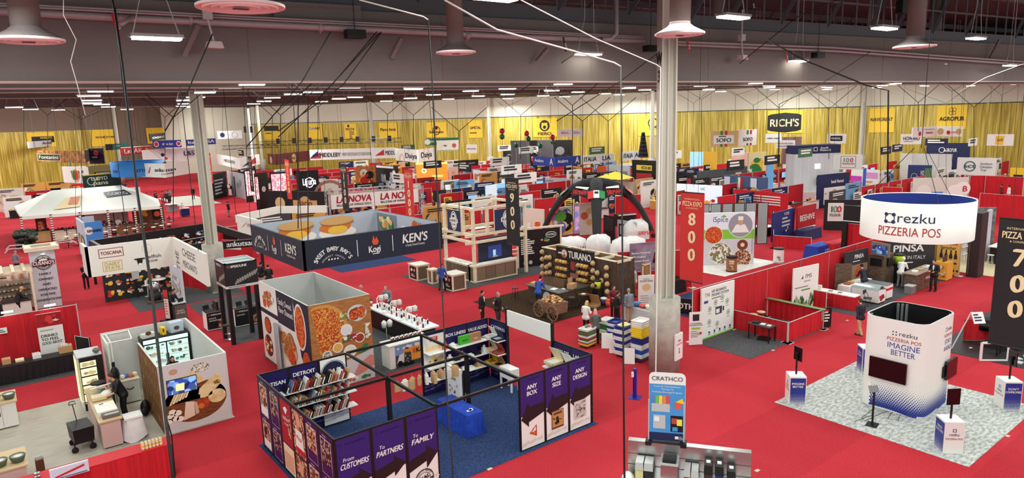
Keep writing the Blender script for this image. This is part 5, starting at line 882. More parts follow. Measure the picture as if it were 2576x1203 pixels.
b=B(); f2=Fr((26.36,29.75,2.02),FX,.008); b.slab(f2,0,0,3.1,.72,.12,c(34,28,24)); b.text(f2,'TURANO',2.0,.16,.4,WHITE,'c',2,.04,w=1.85); b.disc(f2,.72,.36,.3,c(110,66,36),2,20); b.disc(f2,.74,.36,.22,WHITE,3,20); b.disc(f2,.74,.42,.08,SKIN,4); b.disc(f2,.74,.24,.13,c(150,90,50),4,12,.08); b.rect(f2,.2,.3,.3,.1,WHITE,3); obj(b,'sign_board',bt)
for u0,w_ in ((1.5,1.0),(3.3,.95)):
    for j,v in enumerate((.98,1.4,1.82)[:3]):
        b=B(); b.slab(Fr((26.3,31.15-u0,v-.03),FX),0,0,w_,.04,.25,c(150,110,70)); obj(b,'shelf',bt)
b=B(); b.slab(Fr((26.38,28.65,.95),FX),0,0,.78,1.1,.1,DARK); f3=Fr((26.37,28.6,1.0),FX); b.rect(f3,.05,.45,.66,.55,c(70,66,66),1); b.rect(f3,.1,.5,.3,.45,mat('oven_glow',(150,40,34),.3,emit=.3),2); b.rect(f3,.02,0,.7,.3,STEEL,1); obj(b,'oven',bt)
rs=random.Random(9); LOAF=[c(222,176,100,.6),c(206,150,80,.6),c(234,200,130,.6)]
for u0,w_ in ((1.5,1.0),(3.3,.95)):
    for j,v in enumerate((.98,1.4,1.82)):
        for k in range(9 if j else 8):
            b=B(Matrix.Translation((26.2+.05*(k % 2),31.15-u0-.08-k*(w_-.16)/8,v+.07)) @ Matrix.Rotation((.5 if u0 > 2 else .1),4,'X')); b.ell(0,0,0,.12,.055,.15 if u0 > 2 else .12,LOAF[(k+j) % 3],7,5); tag(obj(b,'bread_loaf',smooth=True),'golden loaf stacked on the lit shelves of the bread wall','bread','loaves on the bread wall shelves')
def roll(y,z,s=.15):
    b=B(Matrix.Translation((26.36,y,z)) @ Matrix.Rotation(-pi/2,4,'Y')); b.lathe([(.0,-.02),(s,0),(s*1.05,.03),(s*.95,.07),(s*.8,.08),(s*.78,.13),(s*.5,.17),(0,.18)],0,0,c(206,172,128,.7),14); b.lathe([(s*.8,.085),(s*.81,.1)],0,0,BRN,14); tag(obj(b,'round_loaf',smooth=True),'round ring loaf hung on a peg of the barnwood wall','bread','round loaves hung on the barnwood wall')
for u,v in ((.15,2.2),(.15,1.75),(.15,1.3),(.15,.85),(.55,1.9),(.55,1.32),(.85,1.95),(.85,1.5),(.85,1.02),(.55,.95),(4.5,2.15),(4.5,1.72),(4.5,1.3),(4.5,.85),(4.85,1.65),(4.85,.8),(5.15,1.25),(5.55,2.05),(5.55,1.6),(5.6,1.15),(5.6,.72)): roll(31.15-u,v)
for u,n,l in ((1.5,'left',1),(3.3,'right',1)):
    t=T('base_cabinet',f'brown drawer cabinet under the {n} lit bread shelves','cabinet',(26.2,31.15-u-.5,0)); b=B(); b.box(25.95,31.15-u-1.0,.02,26.48,31.15-u,.88,c(116,88,62)); obj(b,'body',t); b=B(); b.slab(Fr((25.94,31.15-u-.05,.5),FX),0,0,.9,.3,.02,c(126,96,68)); q=obj(b,'drawer',t); b=B(); b.rect(Fr((25.9,31.15-u-.4,.64),FX),0,0,.12,.02,BLACK,1); obj(b,'handle',q)
t=T('stand_counter','angled barnwood counter where the man in a blue polo stands','counter',(24.4,28.2,0)); b=B(); b.cb(23.75,27.6,.01,.55,2.6,.98,BARN); b.cb(24.75,26.9,.01,2.0,.6,.88,BARN); fr=Fr((23.47,28.2,.1),FX); b.disc(fr,.9,.45,.36,WHITE,1,20); b.text(fr,'Turano',.9,.42,.1,BRN); obj(b,'body',t); b=B(); b.cb(23.75,27.65,.99,.75,2.8,.05,c(96,94,92)); b.cb(24.8,26.9,.89,2.2,.75,.05,c(60,60,60)); obj(b,'worktop',t)
for x,y,z,q,l in ((23.75,28.7,1.04,(.4,.3,.12,TAN),'bread basket at the far end of the stand counter'),(24.9,26.85,.94,(.5,.35,.28,KRAFT),'open cardboard box on the low end of the stand counter'),(24.3,26.95,.94,(.3,.2,.04,WHITE),'white papers on the stand counter'),(24.6,27.05,.94,(.06,.06,.2,BLACK),'black bottle on the stand counter'),(23.8,27.1,1.04,(.4,.3,.02,WHITE),'white sheet before the man in the blue polo')):
    b=B(); b.cb(x,y,z,*q[:3],q[3],.3); q[3] == KRAFT and b.cb(x+.1,y+.25,z+.28,.5,.02,.25,KRAFT,.3); tag(obj(b,'carton' if q[3] == KRAFT else 'basket' if q[3] == TAN else 'bottle' if q[2] > .1 else 'paper'),l,'box' if q[3] == KRAFT else 'basket' if q[3] == TAN else 'bottle' if q[2] > .1 else 'paper')
wc=T('bread_cart','wooden cart with spoked wheels heaped with brown loaves','cart',(22.5,25.75,0)); b=B(); b.cb(22.5,25.75,.35,.9,1.25,.55,PLANKW,0,1.08); obj(b,'body',wc)
for y in (25.2,26.3):
    b=B(Matrix.Translation((22.0,y,.42)) @ Matrix.Rotation(pi/2,4,'Y')); b.lathe([(.40,-.03),(.42,0),(.40,.03),(.35,.03),(.35,-.03),(.40,-.03)],0,0,PLANKW,20); [b.tube([(.05*cos(k*pi/4),.05*sin(k*pi/4),0),(.37*cos(k*pi/4),.37*sin(k*pi/4),0)],.018,PLANKW,4) for k in range(8)]; b.lathe([(.07,-.05),(.07,.05)],0,0,BRN,8); obj(b,'wheel',wc)
for x in (22.8,22.2): b=B(); b.box(x-.03,25.75,0,x+.03,25.85,.4,PLANKW); obj(b,'leg',wc)
rs=random.Random(2)
for i in range(60):
    a_,r_=rs.uniform(0,6.28),rs.uniform(0,1)**.5; dx,dy=.42*r_*cos(a_),.6*r_*sin(a_); z=.93+.38*(1-r_)*rs.uniform(.5,1); b=B(Matrix.Translation((22.5+dx,25.75+dy,z)) @ Matrix.Rotation(rs.uniform(0,3),4,'Z')); b.ell(0,0,0,.13,.075,.06,[c(206,160,104),c(180,130,80),c(216,178,124),c(150,100,60)][i % 4],7,5); tag(obj(b,'bread_loaf',smooth=True),'brown loaf in the heap on the wooden cart','bread','loaves heaped on the cart')
def stool(x,y,h,m,label,group=None,r=.2,lm=BLACK):
    t=T('bar_stool',label,'stool',(x,y,0),group); b=B(); b.lathe([(r,0),(r,.04),(0,.045)],x,y,m,16,h-.04); obj(b,'seat',t)
    for k in range(4): a=pi/4+k*pi/2; b=B(); b.tube([(x+r*1.05*cos(a),y+r*1.05*sin(a),.013),(x+r*.6*cos(a),y+r*.6*sin(a),h-.04)],.014,lm,4); obj(b,'leg',t)
    b=B(); b.tube([(x+r*.9*cos(k*pi/6),y+r*.9*sin(k*pi/6),h*.35) for k in range(13)],.01,lm,4); obj(b,'footring',t); return t
stool(24.15,26.1,.72,c(70,62,56),'dark metal stool in front of the barnwood counter'); stool(23.3,29.9,.72,c(70,62,56),'dark metal stool at the far end of the barnwood counter')
x,y=24.95,26.0; t=T('bistro_table','small round table with papers beside the dark stool','table',(x,y,0)); b=B(); b.lathe([(.3,.73),(.3,.76),(0,.762)],x,y,BRN,18); b.cb(x,y,.765,.25,.2,.01,WHITE,.4); obj(b,'tabletop',t)
for k in range(3): b=B(); b.tube([(x+.3*cos(2.1*k),y+.3*sin(2.1*k),.013),(x+.06*cos(2.1*k),y+.06*sin(2.1*k),.4),(x+.2*cos(2.1*k),y+.2*sin(2.1*k),.73)],.014,BLACK,4); obj(b,'leg',t)
open_box(25.45,25.75,.013,KRAFT,'open cardboard box on the dark turf by the cart end',.6,.3,KRAFT)
for x,y,m,l,h_ in ((26.0,25.95,YEL,'yellow drink cooler with white lid on the stand',.5),(26.05,25.55,c(40,60,110),'blue and white water jug on the turf',.45),(26.05,25.2,c(226,84,64),'orange red bucket on the turf at the stand corner',.42)):
    z=.9 if m == YEL else .013
    if z > .5: bb=B(); bb.cb(x,y,.013,.42,.42,.88,BLACK); tag(obj(bb,'plinth'),'black plinth under the yellow drink cooler','plinth')
    t=T('drink_cooler' if m != c(226,84,64) else 'bucket',l,'cooler' if m != c(226,84,64) else 'bucket',(x,y,z)); b=B(); b.lathe([(.15,0),(.18,h_*.8)],x,y,m if m != YEL else c(206,216,60),16,z); m == YEL and b.rect(Fr((x-.19,y+.05,z+.1),FX),0,0,.14,.16,BLACK,1); obj(b,'body',t,True); b=B(); b.lathe([(.19,h_*.8),(.19,h_*.9),(.1,h_)],x,y,BLACK if m == YEL else WHITE if m != c(226,84,64) else m,16,z); obj(b,'lid',t)
b=B(); b.box(28.2,24.7,0,28.9,24.78,2.1,PLY); [b.box(28.2,24.66,z,28.9,24.7,z+.06,WOOD) for z in (.05,.7,1.35,2.0)]; [b.box(x,24.66,0,x+.06,24.7,2.1,WOOD) for x in (28.2,28.84)]; tag(obj(b,'plywood_panel'),'pale plywood panel door standing open behind the bread wall','door')
# ================= trays by the column, standing signs =================
def tray_stack(px,py,seq,label,group,sx=.66,sy=.48,a=.15,wheels=True):
    x,y=g(px,py); z=.13 if wheels else .02
    if wheels:
        t=T('dolly','low wheeled dolly under the '+label,'dolly',(x,y,0)); b=B(); b.cb(x,y,.09,sx,sy,.03,c(120,70,50),a); obj(b,'deck',t)
        for dx,dy in ((-.25,-.17),(.25,-.17),(-.25,.17),(.25,.17)): b=B(); b.ell(x+dx,y+dy,.045,.045,.03,.045,BLACK); obj(b,'wheel',t)
    for i,(m,h) in enumerate(seq):
        b=B(); da=a+.04*sin(i*2.7); b.cb(x,y,z,sx*.92,sy*.92,.012,m,da); ca,sa=cos(da),sin(da)
        for ux,uy,wx,wy in ((0,-sy/2,sx,.02),(0,sy/2,sx,.02),(-sx/2,0,.02,sy),(sx/2,0,.02,sy)): b.cb(x+ux*ca*.96-uy*sa*.96,y+ux*sa*.96+uy*ca*.96,z,wx*.96,wy*.96,h*.7,m,da); b.cb(x+ux*ca*1.03-uy*sa*1.03,y+ux*sa*1.03+uy*ca*1.03,z+h*.68,wx*1.06+.01,wy*1.06+.01,h*.26,m,da)
        tag(obj(b,'dough_tray'),f'{[k for k, v in TRC.items() if v == m][0]} plastic dough tray in the {label}','tray',f'trays in the {label}'); z += h*.93
    return x,y,z
TRC={'white': WHITE,'blue': c(28,50,130,.4),'yellow': c(240,214,50,.4),'red': c(190,50,44,.4),'green': c(40,120,70,.4),'brown': c(150,100,74,.4),'bright blue': c(40,90,190,.4)}
w_,bl,ye,re,gr,br,bb_=TRC.values()
q=tray_stack(1478,872,[(ye,.08),(br,.08),(w_,.08),(gr,.07),(re,.08),(w_,.1),(gr,.08),(br,.08),(gr,.07),(w_,.1)],'colourful stack farthest left',0)
for dx,m,l in ((-.05,c(90,140,120),'green'),(.12,c(210,120,110),'pink')): b=B(); b.lathe([(.07,0),(.08,.12),(.078,.12),(.06,.01)],q[0]+dx,q[1],m,12,q[2]+.01); tag(obj(b,'tub',smooth=True),f'small {l} tub on the colourful tray stack','tub')
tray_stack(1548,868,[(w_,.12),(bl,.14),(w_,.1),(w_,.1),(bl,.14),(w_,.14),(bl,.13),(w_,.14),(bl,.1)],'blue and white stack at the back',0,.6,.45); q=tray_stack(1570,895,[(w_,.18),(bl,.16),(w_,.18),(bl,.16),(w_,.18),(bl,.15),(w_,.18),(bl,.17)],'tall blue and white stack',0,.7,.5)
b=B(); b.cb(q[0],q[1],q[2]-.03,.5,.35,.05,c(236,230,180)); [b.ell(q[0]-.15+.1*k,q[1]+.05*(k % 2),q[2]+.04,.07,.07,.04,c(240,226,120)) for k in range(4)]; tag(obj(b,'dough_ball_tray',smooth=True),'pale dough balls in the top tray of the tall blue stack','dough')
tray_stack(1612,907,[(bl,.07),(w_,.07),(w_,.06),(w_,.06),(bb_,.07),(bb_,.07),(bb_,.06),(w_,.06),(w_,.06),(w_,.06),(w_,.07),(bl,.1),(bl,.1),(bl,.1),(ye,.09),(ye,.09),(ye,.1),(ye,.1),(ye,.1),(w_,.1),(w_,.1),(w_,.1)],'tall yellow and white stack nearest the column',0,.66,.52)
tray_stack(1528,855,[(gr,.25),(w_,.2),(gr,.3),(w_,.2)],'green and white cart before the girl in grey',0,.6,.5)
for px,py,l,m in ((1527,878,'leftmost',w_),(1547,890,'middle',w_),(1560,893,'slim',w_),(1582,917,'nearest, blue edged',w_)):
    x,y=g(px,py); b=B(Matrix.Translation((x,y,0)) @ Matrix.Rotation(-.85,4,'Z') @ Matrix.Rotation(-.18,4,'X')); b.box(-.24,0,.015,.24,.06,.68,m); b.box(-.25,.05,.01,.25,.075,.69,bl if 'blue' in l else m); tag(obj(b,'leaning_tray'),f'white tray lid leaning on the stacks, {l}','lid')
t=cloth_table(24.9,21.2,25.6,23.0,.76,c(196,204,206),'grey clothed table with tubs behind the tray stacks')
for i,(x,y,r_,h_,m,l) in enumerate(((25.2,22.8,.26,.12,c(216,190,180),'pile of round pale lids on the grey clothed table'),(25.2,22.4,.2,.2,c(70,120,170),'blue tub stack on the grey clothed table'),(25.2,22.0,.22,.14,c(200,70,60),'red tub on the grey clothed table'),(25.2,21.6,.2,.2,c(220,226,190),'pale yellow box tub on the grey clothed table'))): b=B(); b.lathe([(r_*.8,0),(r_,h_),(r_*.9,h_),(0,h_+.01)],x,y,m,14,.765); tag(obj(b,'tub',smooth=True),l,'tub')
x,y=g(1597,1000); t=T('sanitizer_stand','blue hand sanitizer post with white bottle on the open red carpet','stand',(x,y,0)); BS=c(26,34,140,.35); b=B(); b.cb(x,y,.003,.42,.42,.015,BS,.5); obj(b,'base',t); b=B(); b.cb(x,y,.018,.15,.12,1.0,BS,.5); b.cb(x,y,1.0,.16,.13,.12,BS,.5,.7); obj(b,'post',t); b=B(); b.lathe([(.05,0),(.05,.16),(.02,.2)],x-.1,y+.02,WHITE,10,.82); obj(b,'bottle',t)
# drink dispenser display at the bottom centre: a tall counter close to the balcony
def dp(px,py,d): return V3(dep(px,py,d))
DD=8.0; O=dp(1675,1118,DD); va=.38
ct=T('dispenser_cabinet','steel topped beverage cabinet cut by the bottom edge of the photo','cabinet',(O.x,O.y,0)); ux=math.atan2(RT.y,RT.x)-.30; fr=Fr((O.x,O.y,0),ux,.004); Wd=1.58
b=B(); b.slab(fr,-.44,0,.95,O.z,-.0+.09,STEEL); b.rect(fr,-.44,O.z-.16,1.39,.004,DARK,1); b.rect(fr,-.44,O.z-.3,1.39,.006,DARK,1); obj(b,'back_panel',ct)
b=B(); f2=Fr(fr.p(0,0)+fr.n*.55,ux); b.slab(f2,-.5,0,1.05,O.z-.52,.55,STEEL); obj(b,'body',ct)
sg=T('standing_sign','rounded blue and white beverage sign clipped above the steel cabinet','sign',(O.x,O.y,O.z)); f3=Fr(fr.p(-.2,O.z+.03)-fr.n*.02,ux+.06,.003); SB=c(70,150,214,.4); W_,H_=.415,.84; b=B(); RC_=[(0,0),(W_,0)]+[(W_-.06+.06*cos(a),H_-.06+.06*sin(a)) for a in (0,.4,.8,1.2,1.57)]+[(.06+.06*cos(a),H_-.06+.06*sin(a)) for a in (1.57,2.0,2.4,2.8,3.14)]
b.pl(f3,RC_,WHITE,0); b.add([f3.p(u,v,-3) for u,v in RC_],[tuple(range(len(RC_)))[::-1]],WHITE); b.rect(f3,.004,.1,W_-.008,.60,SB,1); b.rect(f3,.004,0,W_-.008,.1,NAVY,1); b.text(f3,'CRATHCO',W_/2,.745,.05,NAVY,'c',2,.0,w=.35)
for k,q in enumerate(('Frozen & Cold Dispensers','The Key To','Profitable Beverage Programs')): b.text(f3,q,W_/2,.665-.035*k,.02,WHITE,'c',2,.005,wmax=.38)
for k,m in enumerate((c(90,130,200),c(110,190,90),c(230,220,70),c(230,130,90),c(216,80,80))): b.rect(f3,.03+.042*k,.46,.038,.1,m,2)
b.rect(f3,.03,.36,.21,.1,LG,2); b.rect(f3,.05,.15,.14,.17,LG,2); b.rect(f3,.06,.24,.06,.06,WHITE,3); b.pl(f3,[(.3,.4),(.36,.4),(.37,.49),(.29,.49)],c(226,90,70),2); b.pl(f3,[(.3,.49),(.4,.47),(.38,.54)],YEL,3); b.rect(f3,.25,.12,.14,.2,BLACK,2); b.rect(f3,.26,.22,.06,.07,c(190,70,60),3); b.rect(f3,.32,.2,.06,.08,c(230,226,90),3); b.rect(f3,.27,.13,.06,.05,SB,3); b.rect(f3,.3,.03,.04,.035,WHITE,2); b.lines(f3,.345,.055,.06,3,.015,.006,LG); obj(b,'sign_face',sg)
for u in (.0,.4): b=B(); b.tube([f3.p(u,-.04),f3.p(u,H_*.6)],.008,LG,5); b.cb(*f3.p(u,-.04).xy,O.z-.02,.07,.12,.05,BLACK,ux); obj(b,'clip',sg)
b=B(); f4=Fr(fr.p(-.2,O.z+.006),ux); b.slab(f4,0,0,.42,.014,.08,DARK); obj(b,'holder',sg)
zt=O.z-.52
def disp(u,w,h,m,label,kind=0):
    f=Fr(fr.p(u,zt)+fr.n*.22,ux,.003); t=T('drink_dispenser' if kind != 3 else 'bag_on_counter',label,'dispenser',f.o); p=f.p(w/2,0)-f.n*.1
    if kind == 0: b=B(); b.cb(p.x,p.y,zt,w,.22,h,STEEL,ux); b.disc(f,w/2,h*.45,w*.32,c(196,120,50),2,18); b.disc(f,w/2,h*.42,w*.1,c(246,220,160),3); b.rect(f,.03,h*.8,w*.5,.045,c(226,190,100),2); obj(b,'body',t); b=B(); b.cb(p.x,p.y,zt+h,w*1.08,.25,.015,LG,ux); b.cb(p.x,p.y,zt+h+.015,w*.8,.18,.02,BLACK,ux); obj(b,'lid',t)
    else: b=B(); b.cb(p.x,p.y,zt+h*.2,w,.18,h*.55,m,ux); obj(b,'tank',t); b=B(); b.cb(p.x,p.y,zt,w*.9,.2,h*.2,STEEL,ux); obj(b,'base',t); b=B(); b.cb(p.x,p.y,zt+h*.75,w*1.06,.2,h*.25,BLACK if kind == 1 else LG,ux,.9); kind == 1 and b.cb(p.x-.0,p.y,zt+h,w*.5,.05,.012,WHITE,ux); obj(b,'lid',t)
disp(-.33,.09,.36,c(216,214,150),'pale yellow clear tank dispenser at the left of the steel cabinet',2); disp(-.23,.1,.36,c(40,36,40),'dark tank dispenser beside the pale yellow one',2); disp(-.04,.19,.38,STEEL,'square steel dispenser with a round amber window')
disp(.22,.07,.34,c(120,60,36),'slim brown tank with a grey tilted lid',2); disp(.30,.08,.34,c(226,160,40),'amber tank with a grey tilted lid',2); disp(.44,.09,.42,c(70,40,40),'dark red tank with black lid, left of three',1); disp(.56,.09,.42,c(40,50,110),'blue tank with black lid, middle of three',1); disp(.69,.09,.38,c(196,100,50),'orange tank with black lid, right of three',1)
b=B(); p=fr.p(-.42,zt)+fr.n*.15; b.ell(p.x,p.y,zt+.09,.08,.08,.11,WHITE); tag(obj(b,'plastic_bag',smooth=True),'knotted white plastic bag at the left end of the steel cabinet','bag'); b=B(); p=fr.p(-.5,zt)+fr.n*.3; b.cb(p.x,p.y,zt,.12,.1,.12,WHITE,ux+.4); b.cb(p.x-.01,p.y-.055,zt+.03,.05,.01,.06,RED,ux+.4); tag(obj(b,'carton'),'small white carton with a red mark by the plastic bag','box'); b=B(); p=fr.p(.88,zt-.05)+fr.n*.1; b.cb(p.x,p.y,0,.16,.3,zt-.03,STEEL,ux); b.cb(p.x,p.y,zt-.03,.1,.2,.01,DARK,ux); tag(obj(b,'drip_tray'),'steel drip tray stand right of the orange tank','tray')
# ================= draped booths on the right =================
for i,(x0_,x1_,l) in enumerate(((24.5,27.5,'behind the phone system banner'),(27.5,30.5,'behind the two wooden stools'),(30.5,33.6,'behind the green leaf banner'),(33.6,36.6,'left of the two dark pizza boards'),(36.6,39.8,'behind the dark pizza base boards'),(39.8,46,'behind the timber oven unit'))):
    drape((x0_,18.5),(x1_,18.5),2.44,'tall red drape wall '+l)
drape((46,18.5),(46,15.2),2.44,'tall red drape wall behind the yellow beer banners')
drape((27.5,15.55),(30.4,15.55),.94,'low red drape along the aisle of the empty booth'); drape((30.45,18.4),(30.45,15.5),.94,'low red drape between the empty booth and the green leaf banner booth'); drape((27.5,18.4),(27.5,15.6),.94,'low red drape with the folding table in front of it'); drape((33.6,18.4),(33.6,17.0),.94,'low red drape beside the white plastic chair')
def d_phone(b,fr,w,h):
    b.text(fr,'TNI',.42,h-.42,.17,c(70,90,90),'c',1,0); b.text(fr,'HD BUSINESS',.75,h-.3,.13,c(60,70,80),'l',1,.02); b.text(fr,'PHONE SYSTEM',.75,h-.48,.13,c(60,70,80),'l',1,.02); b.lines(fr,.75,h-.6,1.1,1,.1,.05,GREY); b.rect(fr,.18,h-.72,.3,.12,c(60,70,130),1)
    for u,v in ((.62,1.35),(1.05,1.6),(1.55,1.75),(1.95,1.5),(2.05,.95),(.6,.75),(1.2,.55)): b.ring(fr,u,v,.13,.03,c(110,140,80),1,16); b.rect(fr,u-.04,v-.05,.08,.1,c(90,110,80),1); b.rect(fr,u-.12,v-.22,.24,.025,GREY,1)
    b.rect(fr,1.05,1.0,.5,.36,c(60,66,74),1); b.rect(fr,1.1,1.06,.26,.2,WHITE,2); b.rect(fr,1.6,1.1,.12,.2,c(60,66,74),1)
    for k in range(5): b.rect(fr,.55+.4*k,.2,.12,.1,c(60,66,74),1); b.rect(fr,.52+.4*k,.13,.18,.03,c(60,66,74),1)
    b.rect(fr,0,0,w,.07,c(150,210,80),1)
wall('banner_wall','white fabric banner about a business phone system with green icons',(24.9,18.3,.03),0,2.5,2.4,WHITE,.08,d_phone)
b=B(); fr=Fr((23.85,18.15,.1),-.55); b.slab(fr,0,0,.62,1.5,.03,WHITE); b.text(fr,'HD BUSINESS',.3,.95,.06,DARK); b.text(fr,'PHONE SYSTEM',.3,.87,.06,DARK); b.rect(fr,.15,1.1,.3,.3,DARK,1); b.rect(fr,.1,.7,.4,.1,c(150,200,80),1); b.lines(fr,.08,.6,.45,4,.08,.03,GREY); b.disc(fr,.52,.52,.06,RED,1); b.tube([fr.p(.1,.2,-8),fr.p(.1,1.2,-8)],.015,BLACK,4); tag(obj(b,'easel_poster'),'white poster on an easel left of the phone system banner','poster')
for x,l in ((28.1,'left'),(28.75,'right')): stool(x,17.7,.75,c(216,180,140),f'wooden topped stool in the empty red booth, {l} of two')
t=T('folding_table','small black folding table with folders and papers at the low drape','table',(27.0,16.6,0)); b=B(); b.box(26.7,16.0,.72,27.3,17.1,.76,c(60,60,64)); obj(b,'tabletop',t)
for x,y in ((26.75,16.05),(27.25,16.05),(26.75,17.05),(27.25,17.05)): b=B(); b.box(x-.02,y-.02,.013,x+.02,y+.02,.72,BLACK); obj(b,'leg',t)
for y,m,l,s_ in ((16.85,BLACK,'black laptop bag on the black folding table',.34),(16.5,WHITE,'white papers on the black folding table',.25),(16.2,c(230,226,190),'cream notebook on the black folding table',.22)): b=B(); b.cb(27,y,.765,s_,s_*.8,.05 if m == BLACK else .015,m,.2); tag(obj(b,'folder' if m != BLACK else 'laptop_bag'),l,'bag' if m == BLACK else 'paper')
b=B(); b.cb(27.1,16.5,.02,.4,.5,.1,BLACK,.3); tag(obj(b,'bag'),'black bag lying under the black folding table','bag')
def d_leaf(b,fr,w,h):
    b.text(fr,'FMS',w*.6,h*.72,.22,DARK,'c',1,.0); b.text(fr,'FRANCHISE',w*.55,h*.64,.07,GREY); b.pl(fr,[(w*.3,h*.72),(w*.4,h*.72),(w*.38,h*.8),(w*.34,h*.76)],c(70,110,60),1); b.lines(fr,.15,h*.52,w-.3,1,.1,.05,GREY); b.rect(fr,w*.33,h*.44,w*.35,.07,c(90,140,70),1)
    r=random.Random(4)
    for k in range(46): u,v=r.uniform(.08,w-.2),r.uniform(.02,h*.2+.12*sin(3*r.random())); b.pl(fr,[(u,v),(u+.14,v+.05),(u+.1,v+.28),(u+.03,v+.2)],r.choice([c(70,120,70),c(110,150,90),c(40,80,50),c(150,180,130)]),1+k*.1)
wall('pop_up_banner','white rounded pop up banner with green watercolour leaves at its foot',(31.9,17.9,.05),-.12,2.05,2.25,WHITE,.06,d_leaf)
t=T('chair','white plastic chair beside the green leaf banner','chair',(34.1,17.4,0)); x,y=34.0,17.5; b=B(); b.cb(x,y,.44,.46,.46,.05,c(206,206,204)); obj(b,'seat',t); b=B(); b.cb(x,y+.24,.5,.44,.05,.42,c(206,206,204)); obj(b,'backrest',t)
for dx,dy in ((-.2,-.2),(.2,-.2),(-.2,.2),(.2,.2)): b=B(); b.tube([(x+dx,y+dy,.013),(x+dx*.9,y+dy*.9,.45)],.015,LG,4); obj(b,'leg',t)
b=B(); fr=Fr((30.62,15.62,.02),-.5); b.slab(fr,0,0,.45,.95,.05,BLACK); b.lines(fr,.08,.7,.3,4,.14,.07,WHITE); b.rect(fr,.1,.75,.2,.12,RED,2); tag(obj(b,'a_frame_sign'),'small black A frame chalk sign at the booth corner','sign')
b=B(); b.box(30.35,15.45,.94,30.6,18.45,.97,c(110,150,90)); tag(obj(b,'runner'),'narrow green runner lying on top of the low drape rail','cloth')
def skirted(x0,y0,x1,y1,side,label,top=WHITE,sk=DRAPE):
    t=T('skirted_table',label,'table',((x0+x1)/2,(y0+y1)/2,0)); b=B(); b.box(x0,y0,.72,x1,y1,.77,top); obj(b,'tabletop',t); b=B(); P=[(x0,y1),(x0,y0),(x1,y0),(x1,y1)]; vs=[]; n=0
    for k in range(3):
        for i in range(20): f=i/20; vs += [(P[k][0]+(P[k+1][0]-P[k][0])*f+.015*sin(i*2.2),P[k][1]+(P[k+1][1]-P[k][1])*f+.015*sin(i*2.2),z) for z in (.015,.73)]; n += 1
    b.add(vs,[(2*i,2*i+2,2*i+3,2*i+1) for i in range(n-1)],sk); obj(b,'skirt',t); return t
skirted(34.3,15.9,34.95,18.3,0,'long white topped table with a red skirt facing the green leaf banner'); cloth_table(36.2,17.1,38.8,17.7,.76,FABW,'white clothed table in front of the man in a navy suit')
for i,(y,m) in enumerate(((17.9,WHITE),(17.3,GREY),(16.8,GREY))): b=B(); b.cb(34.6,y,.775,.25,.2,.02 if i else .2,m,.3); tag(obj(b,'leaflet'),('white table top stand' if not i else ('','grey leaflet in the middle','grey leaflet at the near end')[i])+' on the red skirted table','leaflet')
for x,m,l in ((36.6,c(150,90,40),'box of flat breads'),(37.0,c(214,140,70),'tray of pizza slices'),(38.5,DARK,'dark bag')): b=B(); b.cb(x,17.4,.775,.35,.3,.08,m,.2); tag(obj(b,'food_tray'),l+' on the white clothed table behind the freezer','tray')
t=T('chest_freezer','white display freezer with curved glass lid and a red printed side','freezer',(36.9,16.1,0)); b=B(); b.box(36.3,15.6,.1,37.1,17.0,.72,WHITE); fr=Fr((36.28,16.95,.12),FX); b.rect(fr,.05,.05,1.2,.55,WHITE,1); fr2=Fr((36.3,15.59,.12),0); b.rect(fr2,0,0,.8,.6,WHITE,1); b.foodmix(fr2,.05,.02,.7,.4,[c(190,40,40),c(140,30,40)],12,.06,.14,3,2); obj(b,'body',t)
b=B(); vs=[]; [vs.extend([(36.3+.8*k/6,15.62,.72+.25*sin(pi*k/6)),(36.3+.8*k/6,16.98,.72+.25*sin(pi*k/6))]) for k in range(7)]; b.add(vs,[(2*k,2*k+2,2*k+3,2*k+1) for k in range(6)],c(150,160,160,.1)); obj(b,'glass_lid',t)
t=T('chest_freezer','second freezer with a red edge behind the curved glass one','freezer',(38,16.2,0)); b=B(); b.box(37.5,15.7,.1,38.2,17.0,.8,WHITE); b.box(37.48,15.68,.55,38.22,17.02,.66,RED); obj(b,'body',t); b=B(); b.box(37.5,15.7,.8,38.2,17.0,.84,c(120,130,134,.2)); obj(b,'glass_lid',t)
t=T('folding_chair','black folding chair standing at the freezer corner','chair',(35.75,15.9,0)); b=B(); b.cb(35.75,15.9,.42,.4,.4,.03,DARK,.4); obj(b,'seat',t); b=B(); [b.tube([(35.55+.4*k,15.75,.013),(35.6+.3*k,16.1,.85)],.015,BLACK,4) for k in (0,1)]; b.cb(35.75,16.08,.65,.36,.03,.2,DARK,.1); obj(b,'backrest',t)
WD=mat('dark_oak_laminate',(112,92,76),.5,pat='noise',col2=(84,66,52),sc=3,st=(1,1,6)); SLT=c(52,50,52,.6)
def d_pinsa(b,fr,w,h): b.rect(fr,0,0,w,h*.62,c(150,124,100),1); b.disc(fr,w*.62,h*.35,.34,PIZZA2,2,20,.5); b.text(fr,'PINSA',w*.62,h*.78,.24,WHITE,'c',1,.03); b.lines(fr,w*.35,h*.7,w*.5,1,.1,.05,WHITE)
wall('banner_wall','dark wooden printed board with PINSA above a sliced flat bread',(37.8,18.2,.03),-.1,2.3,2.2,SLT,.06,d_pinsa); b=B(); b.cb(37.1,17.9,.013,.9,.06,1.75,WD,-.7); tag(obj(b,'board'),'rounded dark timber board left of the flat bread print','board')
def d_pinsa2(b,fr,w,h): b.text(fr,'PINSA',w*.45,h*.66,.42,WHITE,'c',1,.03,w=w*.62); b.text(fr,'MADE IN ITALY',w*.48,h*.46,.22,WHITE,'c',1,.0,w=w*.66); b.lines(fr,w*.25,h*.36,w*.5,1,.1,.07,WHITE)
wall('banner_wall','dark rounded backdrop board with large PINSA made in Italy lettering',(42.6,18.0,.03),-.62,3.0,2.35,SLT,.06,d_pinsa2)
